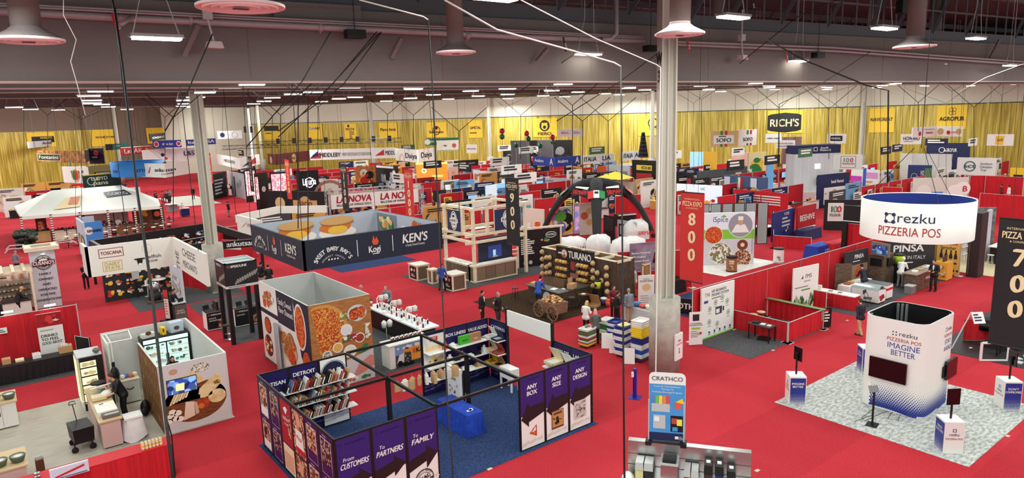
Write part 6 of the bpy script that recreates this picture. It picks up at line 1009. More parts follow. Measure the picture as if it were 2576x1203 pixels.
t=T('oven_unit','stacked dark oak oven unit with an oven on its upper half','cabinet',(41.2,17.7,0)); b=B(); b.box(40.3,17.1,0,41.6,18.1,1.0,WD); b.box(40.4,17.2,1.0,41.7,18.1,1.8,WD); obj(b,'body',t); b=B(); b.box(40.38,17.3,1.15,40.5,17.95,1.6,BLACK); b.box(40.8,17.1,1.15,41.4,17.2,1.6,BLACK); obj(b,'oven',t); b=B(); b.slab(Fr((40.28,17.9,1.85),FX-.3),0,0,1.2,.75,.1,c(120,110,100)); b.rect(Fr((40.28,17.9,1.85),FX-.3),.1,.1,1,.5,scr('lit_blue_video',(50,70,130),(130,160,210),(30,40,70),.5),1); obj(b,'screen',t)
x,y=41.9,17.0; bb=B(); bb.cb(x,y,.013,.5,.5,1.15,BLACK); tag(obj(bb,'plinth'),'black plinth under the green cooler','plinth'); t=T('drink_cooler','lime green drink cooler on a black plinth by the oven unit','cooler',(x,y,1.16)); b=B(); b.lathe([(.22,0),(.25,.5)],x,y,c(170,206,40),14,1.16); obj(b,'body',t,True); b=B(); b.lathe([(.27,.5),(.27,.56),(.1,.62)],x,y,BLACK,14,1.16); obj(b,'lid',t)
b=B(); r=random.Random(3); [b.tube([(43.5,18.1,2.5),(43.5+r.uniform(-.6,.6),18.1+r.uniform(-.4,.4),2.5+r.uniform(.05,.4))],.03,c(40,60,36),3,.005) for k in range(26)]; b.lathe([(.14,0),(.18,.3)],43.5,18.1,DARK,8,2.25); tag(obj(b,'potted_plant'),'dark spiky potted plant above the big lettered backdrop','plant')
t=T('prep_counter','L shaped dark oak prep counter where the chef works','counter',(42.2,15.9,0)); b=B(); b.box(40.3,15.35,.06,43.2,16.0,.98,WD); fr=Fr((40.28,16.0,0),FX); fr=Fr((41.2,15.34,0),0); b.rect(fr,.2,.35,1.6,.5,c(120,50,40),1); b.text(fr,'PINSA',.55,.55,.16,WHITE,'c',2); b.foodmix(fr,.9,.4,.8,.4,[PIZZA2,CREAM],8,.08,.14,3,2); b.box(40.35,15.4,0,43.1,15.95,.06,TAN); obj(b,'body',t); b=B(); b.box(40.2,15.3,.98,43.3,16.1,1.03,c(150,130,110)); obj(b,'worktop',t)
for x,m,l in ((40.9,WHITE,'white prep tray'),(41.6,TAN,'wooden board of dough'),(42.3,LG,'steel pan'),(42.8,WHITE,'stack of white plates')): b=B(); b.cb(x,15.7,1.035,.35,.28,.07,m,.2); tag(obj(b,'tray'),l+' on the dark oak prep counter','tray')
b=B(); b.cb(39.9,15.5,.013,.5,.4,.42,c(120,120,118)); b.cb(39.9,15.5,.43,.54,.44,.05,LG); tag(obj(b,'storage_tub'),'grey lidded storage tub on the carpet before the prep counter','tub')
def d_beer(b,fr,w,h):
    b.rect(fr,.04,.04,w-.08,h-.08,c(216,172,84),1); b.rect(fr,.15,h-.42,w-.3,.2,c(150,40,30),2)
    b.text(fr,'Sprecher',w/2,h-.72,.2,c(50,30,20),'c',2,.02,w=w*.66)
def d_beer1(b,fr,w,h): d_beer(b,fr,w,h); [b.rect(fr,.14,1.35-.28*k,w-.28,.15,c(170,160,140),2) for k in range(4)]; [b.disc(fr,.2+.2*k,.25,.07,c(60,40,26),2,10) for k in range(6)]
def d_beer2(b,fr,w,h):
    d_beer(b,fr,w,h)
    for k in range(4): u=.28+.26*k; b.rect(fr,u-.09,.65,.18,.5,c(50,34,26),2); b.rect(fr,u-.09,.75,.18,.22,c(190,160,110),3); b.pl(fr,[(u-.09,1.15),(u+.09,1.15),(u+.04,1.32),(u+.04,1.5),(u-.04,1.5),(u-.04,1.32)],c(50,34,26),2)
    [b.disc(fr,.2+.2*k,.25,.07,c(60,40,26),2,10) for k in range(6)]
for k,(d_,l) in enumerate(((d_beer1,'yellow beer banner with a list of signs'),(d_beer2,'yellow beer banner with four brown bottles'))): wall('roll_up_banner',l+' on the red drape',(45.6,17.7-1.32*k,.12),FX,1.28,2.25,c(206,160,76),.05,d_)
wall('roll_up_banner','yellow banner pair half hidden above the dark spiky plant',(44.0,18.42,.3),0,1.6,2.4,c(216,176,96),.05,d_beer)
t=T('sampling_cart','yellow beer sampling cart behind the man in a dark suit','cart',(44.5,15.6,0)); b=B(); b.box(44.1,15.2,.05,45.0,15.9,1.1,c(226,166,60)); fr=Fr((44.08,15.9,0),FX); b.foodmix(fr,.05,.1,.6,.9,[c(150,90,40),c(200,60,40),CREAM],12,.05,.12,3); obj(b,'body',t); b=B(); [b.lathe([(.04,0),(.04,.3),(.015,.36)],44.3+.15*k,15.5,BRN,8,1.1) for k in range(4)]; obj(b,'taps',t)
# black header frame with round badges over the beer booth, and tall dark tower
t=T('header_truss','long black header with three round white ISO badges on dark posts','frame',(46.5,16.5,0)); b=B(); fr=Fr((46.4,22.6,2.6),FX); b.slab(fr,0,0,8.0,1.1,.2,BLACK)
for k in range(3): b.disc(fr,5.6+.62*k,.55,.26,WHITE,1,20); b.text(fr,'ISO',5.6+.62*k,.48,.14,NAVY,'c',2,.02)
for u,w_ in ((2.2,.62),(2.9,.62),(3.6,.4)): b.rect(fr,u,.3,w_,.5,WHITE,1); b.lines(fr,u+.05,.6,w_-.1,2,.14,.05,DARK)
b.rect(fr,0,0,8.0,.06,WHITE,1); b.pl(fr,[(3.6,1.0),(4.6,.72),(5.4,.95),(5.4,.99),(4.6,.78),(3.6,1.04)],GREY,1); obj(b,'header_panel',t); b=B(); b.box(46.2,14.3,0,47.2,14.9,3.9,c(46,30,34)); [b.disc(Fr((46.18,14.85,.2),FX),.04,.1*k,.02,LG,1,6) for k in range(36)]; obj(b,'tower_post',t); b=B(); b.box(46.3,22.3,0,46.5,22.6,2.6,BLACK); obj(b,'post',t)
drape((46.6,22.5),(46.6,18.6),2.44,'tall red drape wall under the black header')
t=T('demo_counter','white topped black counter on a pale floor right of the dark tower','counter',(52,14.6,0)); b=B(); b.box(51,14.2,.05,52.4,15.2,1.1,BLACK); fr=Fr((51,14.19,0),0); b.foodmix(fr,.3,.3,.8,.4,[c(120,40,40),PIZZA2],6,.08,.14,2); obj(b,'body',t); b=B(); b.box(50.9,14.1,1.1,52.5,15.3,1.16,WHITE); obj(b,'worktop',t); stool(50.2,14.9,.75,LG,'small white high stool beside the white topped black counter',None,.2,LG)
rug(47.2,13.8,54,17.5,c(206,190,150),'pale plank floor by the white topped black counter')
for y,h_,l in ((16.8,2.0,'upper'),): 
    t=T('display_rack','wire rack of open white boxes before the grey printed wall','rack',(50.5,16.8,0)); b=B(); [b.tube([(50.3+.6*i,16.5+.5*j,0),(50.3+.6*i,16.5+.5*j,2.2)],.03,LG,4) for i in (0,1) for j in (0,1)]; obj(b,'frame',t)
    for k in range(4): b=B(); b.box(50.2,16.4,.5+.5*k,51.0,17.1,.54+.5*k,WHITE); obj(b,'shelf',t); open_box(50.6,16.75,.55+.5*k,WHITE,f'open white box on the wire rack, level {["one", "two", "three", "four"][k]} from the floor',.5)
def d_your(b,fr,w,h): b.rect(fr,0,0,w,h,mat('grey_photo_print',(130,130,128),.6,pat='noise',col2=(90,90,90),sc=3),1); b.text(fr,'Powered by',w*.5,h*.72,.22,LG,'c',2,0); b.text(fr,'YOUR',w*.5,h*.6,.34,LG,'c',2,0); b.text(fr,'START',w*.5,h*.48,.3,LG,'c',2,0)
wall('printed_wall','grey printed wall with white script beyond the wire rack',(52.5,18.0,0),-.9,2.6,3.3,GREY,.1,d_your); b=B(); b.box(51.6,15.6,0,52.2,15.75,3.4,c(190,198,206)); tag(obj(b,'tall_panel'),'tall pale panel just left of the black numbered banner','panel')
# right hand table behind the tower
t=drape((33.2,10.6),(36.2,8.0),.98,'red drape around the bar table at the right edge',pole=False); cloth_table(33.7,8.6,35.4,10.3,1.0,BLACK,'black topped bar table with utensils at the right behind the white tower',drop=.7,flare=.02)
rs=random.Random(8)
for i,(m,l) in enumerate(((WHITE,'white container'),(c(226,110,60),'orange lidded tub'),(c(200,110,50),'orange cloth'),(STEEL,'steel pot'),(BLACK,'black pepper mill'),(LG,'steel beaker'))): x,y=34.0+.25*i,9.4+.2*(i % 3-1); b=B(); b.lathe([(.1,0),(.12,.2+.06*(i % 3)),(.06,.26+.06*(i % 3))],x,y,m,10,1.02); tag(obj(b,'container',smooth=True),l+' on the black topped bar table at right','container')
t=T('bistro_table','round grey high table before the red draped bar table','table',(32.4,9.0,0)); b=B(); b.lathe([(.42,0),(.42,.03),(0,.035)],32.4,9.0,DARK,20,1.0); obj(b,'tabletop',t)
for k in (-.2,.2): b=B(); b.box(32.35+k,8.97,0,32.41+k,9.03,1.0,BLACK); obj(b,'leg',t)
t=T('sign_easel','leaning truss arm with a small sign at the bar table corner','stand',(32,10.2,0)); b=B(); [b.tube([(31.6+.12*k,10.5,.02),(32.3+.12*k,10.1,1.6)],.018,LG,4) for k in (0,1)]; obj(b,'arm',t); b=B(); fr=Fr((32.2,9.9,1.15),-.6,tilt=.5); b.slab(fr,0,0,.5,.5,.03,WHITE); b.lines(fr,.05,.35,.35,3,.12,.06,NAVY); obj(b,'sign',t)
rug(31.2,7.2,36.5,11.2,BLACK,'black mat under the bar table at right'); [tag(obj(B().cb(31.8+.5*i,8.1+.2*(i % 2),.013,.3,.2,.04,LG,i),'cable_cover'),'pale scrap lying on the black mat','scrap','scraps on the mat') for i in range(3)]
for k,(x,y,l) in enumerate(((30.9,9.2,'left'),(31.6,7.2,'right'))): b=B(); fr=Fr((x,y,.02),-.75); b.frame(fr,0,0,1.1,.8,.08,WHITE,1); b.slab(fr,0,0,1.1,.06,.06,WHITE); b.slab(fr,0,.74,1.1,.8,.06,WHITE); [b.slab(fr,u,0,u+.06,.8,.06,WHITE) for u in (0,1.04)]; tag(obj(b,'low_barrier'),f'low white frame barrier under the black numbered banner, {l} one','barrier')
# ================= spice booth and the booths beyond the red aisle =================
def d_spice(b,fr,w,h):
    GRY=c(206,206,214); b.rect(fr,0,0,w,h,GRY,1); b.rect(fr,0,h*.5,w,h*.18,c(130,200,60),2); b.rect(fr,0,h*.68,w,h*.32,c(226,234,244),2); b.text(fr,'iSpice',w*.33,h*.83,.36,c(70,70,80),'c',3,.0,w=1.0); b.pl(fr,[(w*.34,h*.93),(w*.4,h*.96),(w*.45,h*.93),(w*.39,h*.91)],c(110,180,60),3)
    for u,v,r_,m in ((.2,.58,.58,PIZZA2),(.72,.76,.8,c(150,150,160)),(.34,.22,.72,mat('spice_jars_print',(120,130,80),.5,pat='voronoi',col2=(226,226,216),col3=(150,60,50),sc=9)),(.77,.38,.36,c(120,60,40)),(.77,.12,.6,PHOTO)): b.disc(fr,w*u,h*v,r_*1.06,WHITE,4,28); b.disc(fr,w*u,h*v,r_,m,5,28)
    u,v=w*.72,h*.76; b.pl(fr,[(u-.6,v-.5),(u+.6,v-.5),(u+.3,v+.05),(u-.3,v+.05)],WHITE,6); b.disc(fr,u,v+.2,.16,SKIN,7,16,.22); b.rect(fr,u-.17,v+.34,.34,.26,WHITE,8); b.ring(fr,u,v+.14,.06,.02,c(150,60,60),8,10,None,3.3,6.1); [b.rect(fr,u+q,v+.22,.03,.03,DARK,8) for q in (-.08,.05)]
    b.disc(fr,w*.77,h*.38,.14,CREAM,6); b.text(fr,'WWW.ISPICEFOODS.COM',w*.975,h*.42,.1,GREY,'c',3,0,rot=pi/2,w=1.6)
sp=wall('printed_wall','tall white spice banner wall with round photos of a chef and food',(37.95,27.85,.02),math.atan2(25.7-27.85,40.5-37.95),3.4,3.55,WHITE,.25,d_spice)
for k in range(6): b=B(); fr=Fr((38.4+.62*k,28.6-.5*k,1.2),-.67); b.frame(fr,0,0,.74,2.9,.05,BLACK,1); b.slab(fr,.04,.04,.7,2.86,.04,c(150,154,154)); tag(obj(b,'panel_back'),'grey framed panel back standing behind the spice wall','panel','grey panel backs behind the spice wall')
for px,py,l,d_ in ((1840,683,'dark rimmed spice tin standing in front of the spice wall',1),(1958,660,'white pepper tin at the right corner of the spice booth',0)):
    x,y=g(px,py); b=B(); b.lathe([(.34,0),(.34,.95)],x,y,WHITE if not d_ else c(150,100,70),24); b.lathe([(.36,0),(.36,.08)],x,y,BLACK if d_ else LG,24); b.lathe([(.36,.92),(.36,1.0),(.3,1.02)],x,y,BLACK,24); q=V3((-x,-y,0)).normalized(); a_=math.atan2(-q.y,-q.x)-pi/2; fr=Fr(V3((x,y,0))+q*.35,a_)
    d_ and b.rect(fr,-.16,.55,.32,.24,CREAM,1) and b.text(fr,'iSpice',0,.62,.1,DARK,'c',2,.01); b.foodmix(fr,-.16,.15,.32,.35,[PIZZA2,TAN,c(120,50,40)] if d_ else [BLACK,GREY,WHITE],9,.05,.1,3,1); tag(obj(b,'spice_tin'),l,'tin')
def d_car(b,fr,w,h): b.text(fr,'CAR SIGNS DRIVE SALES',w*.5,h*.82,.16,c(200,120,130),'c',1,.01,w=w*.9); [b.text(fr,q,.12,h*.63-.24*k,.12,WHITE,'l',1,.02) for k,q in enumerate(('Battery Powered','GPS Enabled','Maximise Brand'))]; b.pl(fr,[(w*.55,.5),(w*.85,.45),(w*.85,1.1),(w*.6,1.15)],BLACK,1); b.text(fr,'SALE',w*.7,.75,.2,RED,'c',2); b.text(fr,'www.CarSigns.com',w*.5,.1,.14,c(120,60,70),'c',1,.01,w=w*.7)
wall('banner_wall','purple grey car sign banner half hidden by the lettered column',(29.3,26.6,1.1),-.42,2.6,1.75,mat('violet_gradient_print',(118,96,118),.5,pat='noise',col2=(176,160,176),sc=.8),.05,d_car)
drape((29.0,27.3),(32.5,24.6),2.3,'red drape under the purple grey car sign banner'); cloth_table(29.6,24.4,31.6,25.1,.8,BLACK,'black clothed table behind the column with a tilted sign'); b=B(); fr=Fr((29.9,24.6,.82),-.5,tilt=.4); b.slab(fr,0,0,.4,.5,.02,c(40,60,130)); b.rect(fr,.1,.25,.15,.15,RED,1); tag(obj(b,'sign'),'blue tilted table sign on the black clothed table','sign')
def d_pasta(b,fr,w,h): b.text(fr,'PASTA',w/2,h*.86,.08,DARK,'c',1,0); b.text(fr,'MONTANA',w/2,h*.79,.11,DARK,'c',1,.01,w=w*.8); b.disc(fr,w*.5,h*.62,.25,c(226,196,140),1,16,.2); b.lines(fr,.1,h*.35,w-.2,4,.12,.03,GREY)
wall('pop_up_banner','white rounded pasta banner standing left of the concrete column',(27.0,23.9,.02),-.5,.9,1.75,WHITE,.05,d_pasta)
b=B(); fr=Fr((27.6,22.2,.02),FX+.35); b.slab(fr,0,0,3.3,.8,.1,BLACK); b.text(fr,'DTH',.8,.25,.3,WHITE,'c',1,.03); b.ring(fr,1.7,.4,.3,.06,WHITE,1,20,.2); b.ring(fr,2.7,.4,.3,.06,WHITE,1,20,.2); tag(obj(b,'low_banner'),'low black barrier with white letters under the red numbered banner','barrier')
# aisle number banners
BNL={'700': 'the huge one cut by the right edge','800': 'right of the lettered column','900': 'in front of the timber dairy frame','1000': 'right of the white wing sign','1100': 'in front of the white wing sign','1200': 'in front of the lit food screen','1300': 'left of the lit pink screen','1400': 'farthest, right of the left column'}
BKB=c(34,33,36,.7); RDB=c(206,52,48,.7); CRM=c(240,222,176,.6)
for y,n,red in ((6.95,'700',0),(18.75,'800',1),(31.3,'900',0),(43.2,'1000',1),(54,'1100',0),(67,'1200',1),(78.5,'1300',0),(95,'1400',1)):
    t=T('aisle_banner',f'tall {"red" if red else "black"} hanging aisle banner, '+BNL[n],'banner',(23.9,y-.6,3.0)); b=B(); fr=Fr((23.9,y,3.0),FX,.008); b.slab(fr,0,0,1.22,3.9,.02,RDB if red else BKB)
    b.text(fr,'INTERNATIONAL',.61,3.58,.07,CRM,'c',1,.0,w=.8); b.text(fr,'PIZZA EXPO',.61,3.32,.2,CRM,'c',1,.03,w=1.0); b.text(fr,'& CONFERENCE',.61,3.2,.06,CRM,'c',1,.0,w=.6); k=len(n); dv=.78 if k == 3 else .66
    for i,q in enumerate(n): b.text(fr,q,.61,2.5-dv*i-(0 if k == 3 else -.1),.52,CRM,'c',1,.04,wmax=.48)
    obj(b,'cloth',t); b=B(); b.tube([fr.p(0,3.9),fr.p(1.22,3.9)],.025,BLACK,5); b.tube([fr.p(0,0),fr.p(1.22,0)],.025,BLACK,5); obj(b,'pole',t); b=B(); b.tube([fr.p(.3,3.9),fr.p(.3,14 if y > 60 else 14)],.008,CBK,3); b.tube([fr.p(.9,3.9),fr.p(.9,14)],.008,CBK,3); obj(b,'cable',t)
# black inflatable arch tent
t=T('arch_tent','black four legged arch tent with red lining and flag patches','tent',(40.7,40.7,0)); C_=V3((40.7,40.7,4.65)); pts=[(37.3,37.3),(44.1,37.3),(44.1,44.1),(37.3,44.1)]
for k,(x,y) in enumerate(pts):
    b=B(); ctr=[(V3((C_.x+(x-C_.x)*s_,C_.y+(y-C_.y)*s_,4.65*(1-s_**2.6)))) for s_ in [i/10 for i in range(11)]]; rad_=V3((x-C_.x,y-C_.y,0)).normalized(); side=V3((-rad_.y,rad_.x,0)); vs=[]; n=len(ctr)
    for i,p in enumerate(ctr):
        w_=.62-.34*i/10; tn=(ctr[min(i+1,10)]-ctr[max(i-1,0)]).normalized(); nrm=side.cross(tn); vs += [p+(side*cos(q)*1.05+nrm*sin(q)*.8)*w_ for q in [2*pi*j/10 for j in range(10)]]
    up_=1 if side.cross((ctr[6]-ctr[5])).z > 0 else -1
    fo=[(10*i+j,10*i+(j+1) % 10,10*i+10+(j+1) % 10,10*i+10+j) for i in range(n-1) for j in range(10) if sin(2*pi*(j+.5)/10)*up_ >-.4]; fi=[(10*i+j,10*i+(j+1) % 10,10*i+10+(j+1) % 10,10*i+10+j) for i in range(n-1) for j in range(10) if sin(2*pi*(j+.5)/10)*up_ <=-.4]
    b.add(vs,fo,BKB); b.add(vs,fi,c(196,30,60)); obj(b,'leg',t,True)
b=B()
for s_ in (0,1,2,3):
    p,q=V3((*pts[s_],0)),V3((*pts[(s_+1) % 4],0)); m_=(p+q)/2; vs=[tuple(C_+UP*.12)]
    for i in range(13): k=i/12; e=p.lerp(q,k); e=V3((C_.x+(e.x-C_.x)*.62,C_.y+(e.y-C_.y)*.62,3.05+.75*sin(pi*k))); vs.append(tuple(e))
    b.add(vs,[(0,i,i+1) for i in range(1,13)],BKB)
obj(b,'canopy',t)
for s_ in (0,3):
    p,q=V3((*pts[s_],0)),V3((*pts[(s_+1) % 4],0)); dd=(q-p).normalized() if s_ == 0 else (q-p).normalized(); m_=(p+q)/2; o=V3((C_.x+(m_.x-C_.x)*.55,C_.y+(m_.y-C_.y)*.55,3.98)); nn=V3((m_.x-C_.x,m_.y-C_.y,0)).normalized(); V_=(UP*.82-nn*.55).normalized(); fr=Fr(o+nn*.12,math.atan2(dd.y,dd.x),.06,V=V_)
    b=B(); b.text(fr,'SIRMAN',0,-.15,.42,c(206,44,44),'c',1,.04,w=1.7,sh=.2); b.pl(fr,[(-.7,.45),(.8,.35),(.9,.6),(-.6,.58)],WHITE,1); obj(b,'lettering',t)
for k,(x,y) in enumerate(pts):
    if k == 2: continue
    b=B(); f=V3((x-C_.x,y-C_.y,0)); u=V3((-f.y,f.x,0)).normalized()
    for j,m in enumerate((c(206,50,50),WHITE,c(50,140,80))):
        P_=[C_+f*s_+UP*(-4.65*s_**2.6+.3)+u*(-.7+.46*(j+e))-UP*.1*abs(j+e-1.5) for s_,e in ((.45,0),(.45,1),(.58,1),(.58,0))]; b.add([p-f.normalized()*-.25 for p in P_],[(0,1,2,3)],m)
    obj(b,'flag_patch',t)
for i,(px,py,w_,d_,h_,l) in enumerate(((1430,640,3.2,1.6,1.3,'left'),(1505,640,2.2,1.2,1.5,'middle'),(1580,645,3.2,1.6,1.4,'right'),(1600,600,2.6,1.4,1.6,'rear'))):
    x,y=g(px,py); t=T('covered_equipment',f'equipment hidden under a draped white sheet by the arch tent, {l} one','covered table',(x,y,0)); b=B(); n=28; vs=[]; r=random.Random(i)
    top=[r.uniform(.55,1.) for _ in range(6)]
    for zi,k in enumerate((0.,.45,.8,1.)):
        for j in range(n): a=2*pi*j/n; q=1/max(abs(cos(a)),abs(sin(a))); q=min(q,1.25); f=(1.08-.1*k+.09*(1-.6*k)*(j % 2)+.05*sin(j*1.3)) if k < 1 else .5+.2*r.random(); vs.append((x+w_/2*q*f*cos(a-.6)*.9,y+d_/2*q*f*sin(a-.6),.02+h_*k*(.75+.25*top[j % 6] if k > .4 else 1)))
    vs.append((x,y,h_*1.02)); b.add(vs,[(zi*n+j,zi*n+(j+1) % n,(zi+1)*n+(j+1) % n,(zi+1)*n+j) for zi in range(3) for j in range(n)]+[(3*n+j,3*n+(j+1) % n,4*n) for j in range(n)],FABW); obj(b,'sheet',t,True)
    if i != 1: b=B(); fr=Fr((x-.6,y-d_/2-.35,.5),-.4); b.text(fr,'SIRMAN',.5,0,.3,c(206,44,44),'c',1,.03); obj(b,'printed_name',t)
# ================= far half of the hall: hanging signs, walls and booths =================
def fdep(p): return max((V3((p[0],p[1],0))).dot(FH),1)
def paint(b,fr,W,Hh,items):
    """items: ('t',text,u,v,h,col[,w]) ('r',u,v,w,h,col) ('d',u,v,r,col) ('f',u,v,w,h,cols,n) ('n',u,v,w,n,col); fractions of the panel"""
    for k,q in enumerate(items):
        l=1+k*.3
        if q[0] == 't': b.text(fr,q[1],q[2]*W,q[3]*Hh,q[4]*Hh,q[5],'c',l+1,.02,w=q[6]*W if len(q) > 6 else None,wmax=W*.94)
        elif q[0] == 'r': b.rect(fr,q[1]*W,q[2]*Hh,q[3]*W,q[4]*Hh,q[5],l)
        elif q[0] == 'd': b.disc(fr,q[1]*W,q[2]*Hh,q[3]*Hh,q[4],l,18)
        elif q[0] == 'o': b.ring(fr,q[1]*W,q[2]*Hh,q[3]*Hh,q[3]*Hh*.18,q[4],l,20)
        elif q[0] == 'f': b.foodmix(fr,q[1]*W,q[2]*Hh,q[3]*W,q[4]*Hh,q[5],q[6],q[4]*Hh*.1,q[4]*Hh*.26,k,l)
        elif q[0] == 'n': b.lines(fr,q[1]*W,q[2]*Hh,q[3]*W,q[4],.13*Hh,.06*Hh,q[5],l,k)
        elif q[0] == 'p': b.pl(fr,[(u*W,v*Hh) for u,v in q[1]],q[2],l)
def hs(label,corners,z,hpx,col,sides,name='hanging_sign',t=.12,cab=True):
    """hanging sign: top corners given in the photo at height z, hpx tall in the photo; one panel per corner pair"""
    k_=fdep(g(*corners[0],z)); z=H-(H-z)*min(1,112/k_)
    P=[V3((*g(*q,z),z)) for q in corners]; mid=sum(P,V3())/len(P); hh=hpx*fdep(P[0])/F; T_=T(name,label,'hanging sign',(mid.x,mid.y,z-hh))
    for k in range(len(P)-1):
        p,q=P[k],P[k+1]; d=q-p; L=d.length; fr=Fr(p-UP*hh,math.atan2(d.y,d.x),.02); b=B(); b.slab(fr,0,0,L,hh,t,col); paint(b,fr,L,hh,sides[k] if k < len(sides) else []); obj(b,'panel',T_)
    if cab:
        b=B(); [b.tube([p,V3((p.x,p.y,14.1 if fdep(p) > 50 else 17))],.014,CBK,3) for p in (P[0],P[-1])]; obj(b,'cable',T_)
    return T_
def wl(label,c0,c1,z,col,items=(),name='booth_wall',cat='wall panel',t=.12,zb=0.,group=None):
    """standing wall whose top edge runs between two photo points at height z"""
    k_=fdep(g(*c0,z)); z=H-(H-z)*min(1,118/k_)
    p,q=V3((*g(*c0,z),zb)),V3((*g(*c1,z),zb)); d=q-p; L=d.length; fr=Fr(p,math.atan2(d.y,d.x),.02); b=B(); b.slab(fr,0,0,L,z-zb,t,col); paint(b,fr,L,z-zb,items); return tag(obj(b,name),label,cat,group)
def ringsign(label,px0,px1,py,z,hpx,col,txt,tc,inner,sub=None,arc=None):
    p,q=V3(g(px0,py,z)),V3(g(px1,py,z)); cc=(p+q)/2; dd=fdep(cc); R=(px1-px0)*dd/F/2*.93; hh=hpx*dd/F; cx,cy=cc.x,cc.y; T_=T('ring_sign',label,'hanging sign',(cx,cy,z-hh)); b=B(); b.lathe([(R,z-hh),(R,z),(R-.05,z),(R-.05,z-hh),(R,z-hh)],cx,cy,col,40); obj(b,'fabric_ring',T_,True)
    b=B(); b.lathe([(R-.06,z-hh),(R-.06,z-.03)],cx,cy,inner,40); b.f=[f for f in b.f if len(f) == 4]; b.mi=b.mi[:len(b.f)]; obj(b,'lining',T_,True); a0=math.atan2(-cy,-cx); b=B()
    for k,(s_,dz,h_,w_,da,m) in enumerate(txt): rtext(s_,a0+da,z-hh+dz*hh,h_*hh,m,cx,cy,R+.02,w_*R if w_ else None,.01,b)
    obj(b,'lettering',T_); b=B(); [b.tube([(cx+R*cos(a),cy+R*sin(a),z),(cx,cy,z+2.5),(cx,cy,13.5)],.014,CBK,3) for a in (0,2.1,4.2)]; obj(b,'cable',T_)
def wb(label,x0,y0,x1,y1,items,col=YEL,ow=onwall,off=.28):
    """flat banner hung on the far curtain, from its photo corners"""
    a,e,f=ow(x0,y1,off),ow(x1,y1,off),ow(x0,y0,off); d=e-a; fr=Fr(a,math.atan2(d.y,d.x),.03); L=V3((d.x,d.y,0)).length; hh=f.z-a.z; b=B(); b.slab(fr,0,0,L,hh,.05,col); paint(b,fr,L,hh,items); tag(obj(b,'wall_banner'),label,'banner')
K=BLACK; W_=WHITE; YL=c(244,204,60)
wb('yellow wall banner with a black lettered plate at far left',71,334,142,372,[('r',.16,.3,.8,.42,K),('t','MORETTI',.66,.56,.12,YL,.4)],YL,onwall2); wb('yellow wall banner lettered wood stone',232,327,302,369,[('t','WOOD STONE',.5,.48,.12,BRN,.7),('o',.5,.53,.1,BRN)],YL,onwall2); wb('yellow wall banner behind the black octagon sign',372,322,416,362,[],YL,onwall2)
for lab,x0,y0,x1,y1,it in (('yellow banner with a dark photo at the left end of the right wall',666,314,706,352,[('r',.02,.58,.92,.34,K),('n',.1,.4,.6,1,BRN)]),('yellow banner with a white box and black letters',775,312,812,350,[('r',.12,.62,.4,.16,W_),('t','DANE',.5,.62,.16,BRN,.7)]),('narrow yellow banner lettered pizza',868,311,898,349,[('d',.35,.84,.09,K),('t','PIZZA',.5,.55,.15,K,.7),('n',.4,.4,.4,4,BRN)]),
                                ('yellow banner with thin script lettering',955,309,1000,348,[('t','Marra forni',.5,.46,.2,K,.84)]),('yellow banner with a black dome emblem',1074,308,1124,346,[('d',.5,.62,.12,K),('t','BelGioioso',.5,.28,.17,K,.7),('o',.5,.45,.3,BRN)]),('yellow banner with an oval swoosh and letters',1179,303,1215,347,[('t','GIMETAL',.5,.5,.15,NAVY,.76),('n',.1,.25,.8,1,BRN)]),
                                ('yellow banner with a round lion face emblem and bold letters',1342,298,1402,345,[('d',.48,.6,.3,K),('d',.48,.56,.19,YL),('d',.4,.7,.06,YL),('d',.56,.7,.06,YL),('d',.48,.52,.09,K),('t','FIERO',.48,.1,.16,K,.55)]),('yellow banner half hidden behind the far grey columns',1605,291,1655,342,[('o',.75,.62,.25,K),('t','THE S',.75,.3,.12,K,.4)]),
                                ('yellow banner with a large black barrel plate and cream letters',1930,279,2019,336,[('p',[(.0,.15),(.1,.1),(.5,.03),(.86,.1),(.95,.15),(.95,.78),(.86,.84),(.5,.9),(.1,.84),(0,.78)],K),('t',"RICH'S",.48,.3,.32,c(248,228,170),.8)]),('yellow banner lettered with bold and thin capitals',2184,274,2248,334,[('t','NAVIGREAT',.5,.48,.14,K,.86)]),('yellow banner with a four petal emblem near the right end',2355,266,2429,326,[('o',.46,.82,.08,K),('o',.56,.82,.08,K),('o',.46,.68,.08,K),('o',.56,.68,.08,K),('t','AGROPUR',.5,.36,.17,K,.84)])): wb(lab,x0,y0,x1,y1,it,YL)
wb('white restroom and exit plate on the pale corner wall',548,330,610,350,[('d',.2,.5,.3,NAVY),('o',.7,.5,.4,LG)],c(226,230,230),lambda x,y,o: onwall2(x,y,-2) if 0 else V3(dep(x,y,150)))
for x,d_ in ((617,150),(633,150)): wb('dark restroom figure on the pale corner wall, '+('left' if x < 620 else 'right'),x-3,318,x+3,334,[],DARK,lambda x,y,o: V3(dep(x,y,150)))
